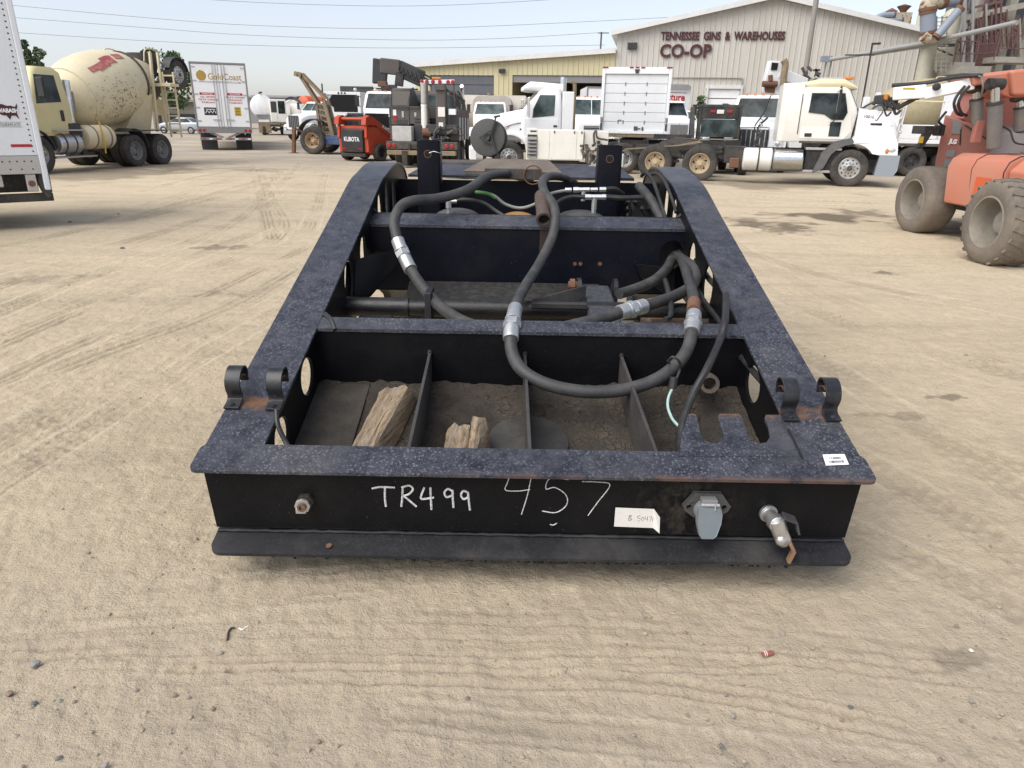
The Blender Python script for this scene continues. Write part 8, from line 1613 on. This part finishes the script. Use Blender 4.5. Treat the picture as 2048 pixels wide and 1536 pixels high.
a_, b_ = pan(1898, 283, .016), pan(1914, 285, .016); c_ = pan(1906, 291, .016); mb = MB(); xd = (b_ - a_); mb.text('JLG', .10, pan(1906, 284, .016), xd, Vector((.08, 0, 1)), .06, .006, xd.length * 1.0); T_('letters', mb, 'sticker', 0, par=sp)
q2 = [at(*z_) for z_ in ((1893, 275, 12.0), (1926, 277, 12.0), (1920, 303, 12.0), (1886, 297, 12.0))]
mb = MB(); L = px_([(1930, 250), (1985, 285)]); mb.bar(L[0], L[1], .02, .02); L = px_([(1922, 258), (1920, 290)]); mb.bar(L[0], L[1], .012, .012); T_('panel_seam', mb, 'black', 0, par=sp)
# riser, boom box, cylinders, folded white boom
mb = MB(); q = [at(*z_, 12.4) for z_ in ((1938, 168), (1985, 165), (2060, 200), (2065, 300), (1990, 300), (1950, 260), (1925, 238), (1950, 190))]; mb.loft([q, [p + Vector((.05, .5, 0)) for p in q]]); T_('riser', mb, 'orange2', .02)
mb = MB(); q = [at(*z_, 11.4) for z_ in ((1946, 151), (1990, 147), (2120, 132), (2140, 190), (2022, 196), (1996, 188), (1990, 166), (1948, 172))]; mb.loft([q, [p + Vector((.1, .75, 0)) for p in q]]); T_('main_boom', mb, 'orange', .03)
mb = MB(); q = [at(*z_, 11.3) for z_ in ((2022, 140), (2140, 128), (2160, 192), (2026, 192))]; mb.loft([q, [p + Vector((.05, .8, 0)) for p in q]]); T_('boom_head', mb, 'orange', .05)
def cyl2(name, p0, p1, r0, mat, Y=11.5, cap=True):
    a, b = at(*p0, Y), at(*p1, Y); e = b - a; mb = MB(); mb.cyl(a, a + e * .72, r0, n=18); c = T_(name, mb, mat, .01); mb = MB(); mb.cyl(a + e * .72, b, r0 * .62, n=14); T_('rod', mb, 'chrome', 0, par=c); mb = MB(); mb.cyl(b - Vector((.12, 0, 0)), b + Vector((.12, 0, 0)), r0 * .8, n=12); T_('end_eye', mb, 'black', .005, par=c); mb = MB(); mb.cyl(a + e * .68, a + e * .73, r0 * 1.12, n=18); T_('gland', mb, 'black', .005, par=c)
M['cylgrey'] = paint('cylinder_grey', (.13, .125, .12), .45, dirt=.4)
cyl2('lift_cylinder', (1955, 248), (1953, 178), .085, 'cylgrey', 11.6); cyl2('lift_cylinder', (1988, 296), (1991, 168), .10, 'cylgrey', 11.3); cyl2('lift_cylinder', (2040, 262), (2040, 196), .08, 'cylgrey', 11.5)
for p in ((1956, 258), (2044, 262)): mb = MB(); c = at(*p, 11.55); mb.box(c.x - .06, c.x + .06, 11.5, 11.6, c.z - .2, c.z + .12); T_('cylinder_lug', mb, 'orange2', .01)
mb = MB(); mb.bar(at(1950, 167, 11.55), at(1850, 188, 11.9), .2, .17); mb.bar(at(1852, 187, 11.9), at(1785, 192, 12.1), .22, .14); bm = T_('white_boom', mb, 'white', .02); mb = MB(); mb.bar(at(1852, 178, 11.95), at(1786, 184, 12.15), .2, .13); T_('white_boom', mb, 'white', .02)
mb = MB(); mb.tube([at(1784, 171, 12.1), at(1850, 166, 11.95), at(1900, 156, 11.7), at(1950, 151, 11.4), at(1962, 152, 11.4)], .03, 8, 4); T_('boom_hose', mb, 'plastic', 0, par=bm)
mb = MB(); p = at(1872, 174, 11.7); mb.lathe([(.055, 0), (.055, .06), (.03, .07)], p, (-.3, -1, 0), 16); T_('pivot', mb, 'plastic', 0, par=bm); mb = MB(); p = at(1812, 178, 11.95); mb.box(p.x - .12, p.x + .06, p.y - .16, p.y - .14, p.z - .02, p.z + .015); T_('decal', mb, 'yellow', 0, par=bm)
mb = MB(); mb.cyl(at(1793, 217, 12.05), at(1832, 196, 11.95), .035, n=10); mb.cyl(at(1832, 196, 11.95), at(1838, 190, 11.95), .055, n=8); T_('slave_cylinder', mb, 'black', 0)
mb = MB(); a, b = at(1756, 208, 12.1), at(1776, 190, 12.1); mb.box(a.x, b.x, 12.0, 12.3, a.z, b.z); mb.box(b.x, at(1795, 205, 12.1).x, 12.05, 12.3, at(1790, 211, 12.1).z, at(1790, 194, 12.1).z); hd = T_('boom_tip', mb, 'black', .03)
mb = MB()
rs = random.Random(4)
for k in range(10): p = at(rs.uniform(1762, 1790), rs.uniform(196, 220), 11.95); mb.tube([p, p + Vector((.05, -.03, -.1)), p + Vector((.12, .0, -.04))], .014, 6, 3)
T_('tip_hose', mb, 'plastic', 0, par=hd); mb = MB(); a, b = at(1762, 222, 12.1), at(1792, 211, 12.1); mb.box(a.x, b.x, 12.05, 12.25, a.z, b.z); mb.bar((b.x - .2, 12.1, a.z), (b.x - .28, 12.1, a.z - .15), .05, .05); T_('rotator', mb, 'alu', .02, par=hd); mb = MB(); mb.lathe([(.03, 0), (.035, .09)], at(1771, 201, 11.98), (0, 0, 1), 10); T_('beacon', mb, 'amber', 0, par=hd)
for dx in (0, 9): mb = MB(); mb.tube([at(1930 + dx, 172, 11.5), at(1915 + dx, 190, 11.5), at(1908 + dx, 208, 11.5), at(1914 + dx, 226, 11.6), at(1924 + dx, 231, 11.8)], .022, 8); T_('hydraulic_hose', mb, 'plastic', 0)
mb = MB(); mb.tube([at(1958, 152, 11.3), at(1963, 156, 11.3), at(1966, 175, 11.3), at(1961, 195, 11.5)], .014, 6); T_('hydraulic_hose', mb, 'grey', 0); mb = MB(); mb.tube([at(1892, 224, 12.3), at(1882, 236, 12.2), at(1878, 244, 12.2), at(1886, 252, 12.3)], .02, 8); T_('hydraulic_hose', mb, 'plastic', 0)
mb = MB(); mb.tube([at(1940, 200, 11.8), at(1942, 222, 11.8), at(1946, 230, 11.7), at(1952, 228, 11.7)], .014, 6); T_('hydraulic_hose', mb, 'plastic', 0); mb = MB(); mb.tube([at(2000, 250, 11.4), at(2020, 262, 11.4), at(2030, 285, 11.3), at(2060, 290, 11.3)], .014, 6); T_('hydraulic_hose', mb, 'plastic', 0)
mb = MB(); a, b = at(1841, 268, 12.4), at(1876, 252, 12.4); mb.box(a.x, b.x, 12.3, 12.7, a.z, b.z); mb.prism([(a.x, a.z), (a.x + .12, a.z), (a.x + .02, a.z - .22), (a.x - .04, a.z - .22)], 12.3, 12.36); T_('platform_bracket', mb, 'black', .02); mb = MB(); p = at(1842, 277, 12.28); mb.box(p.x - .03, p.x + .04, 12.27, 12.29, p.z - .07, p.z + .03); T_('decal', mb, 'yellow', 0)
mb = MB(); a, b = at(1876, 272, 12.4), at(1890, 250, 12.4); mb.box(a.x, b.x, 12.35, 12.6, a.z, b.z); T_('hose_block', mb, 'black', .02)
mb = MB(); mb.lathe([(.26, 0), (.26, .3), (.1, .42)], (at(2020, 296, 11.7).x, 11.7, 1.33), (0, 0, 1), 18); T_('swivel', mb, 'grey', .01)
for o in sc.objects:
    if o.get('_w') is not None: del o['_w']
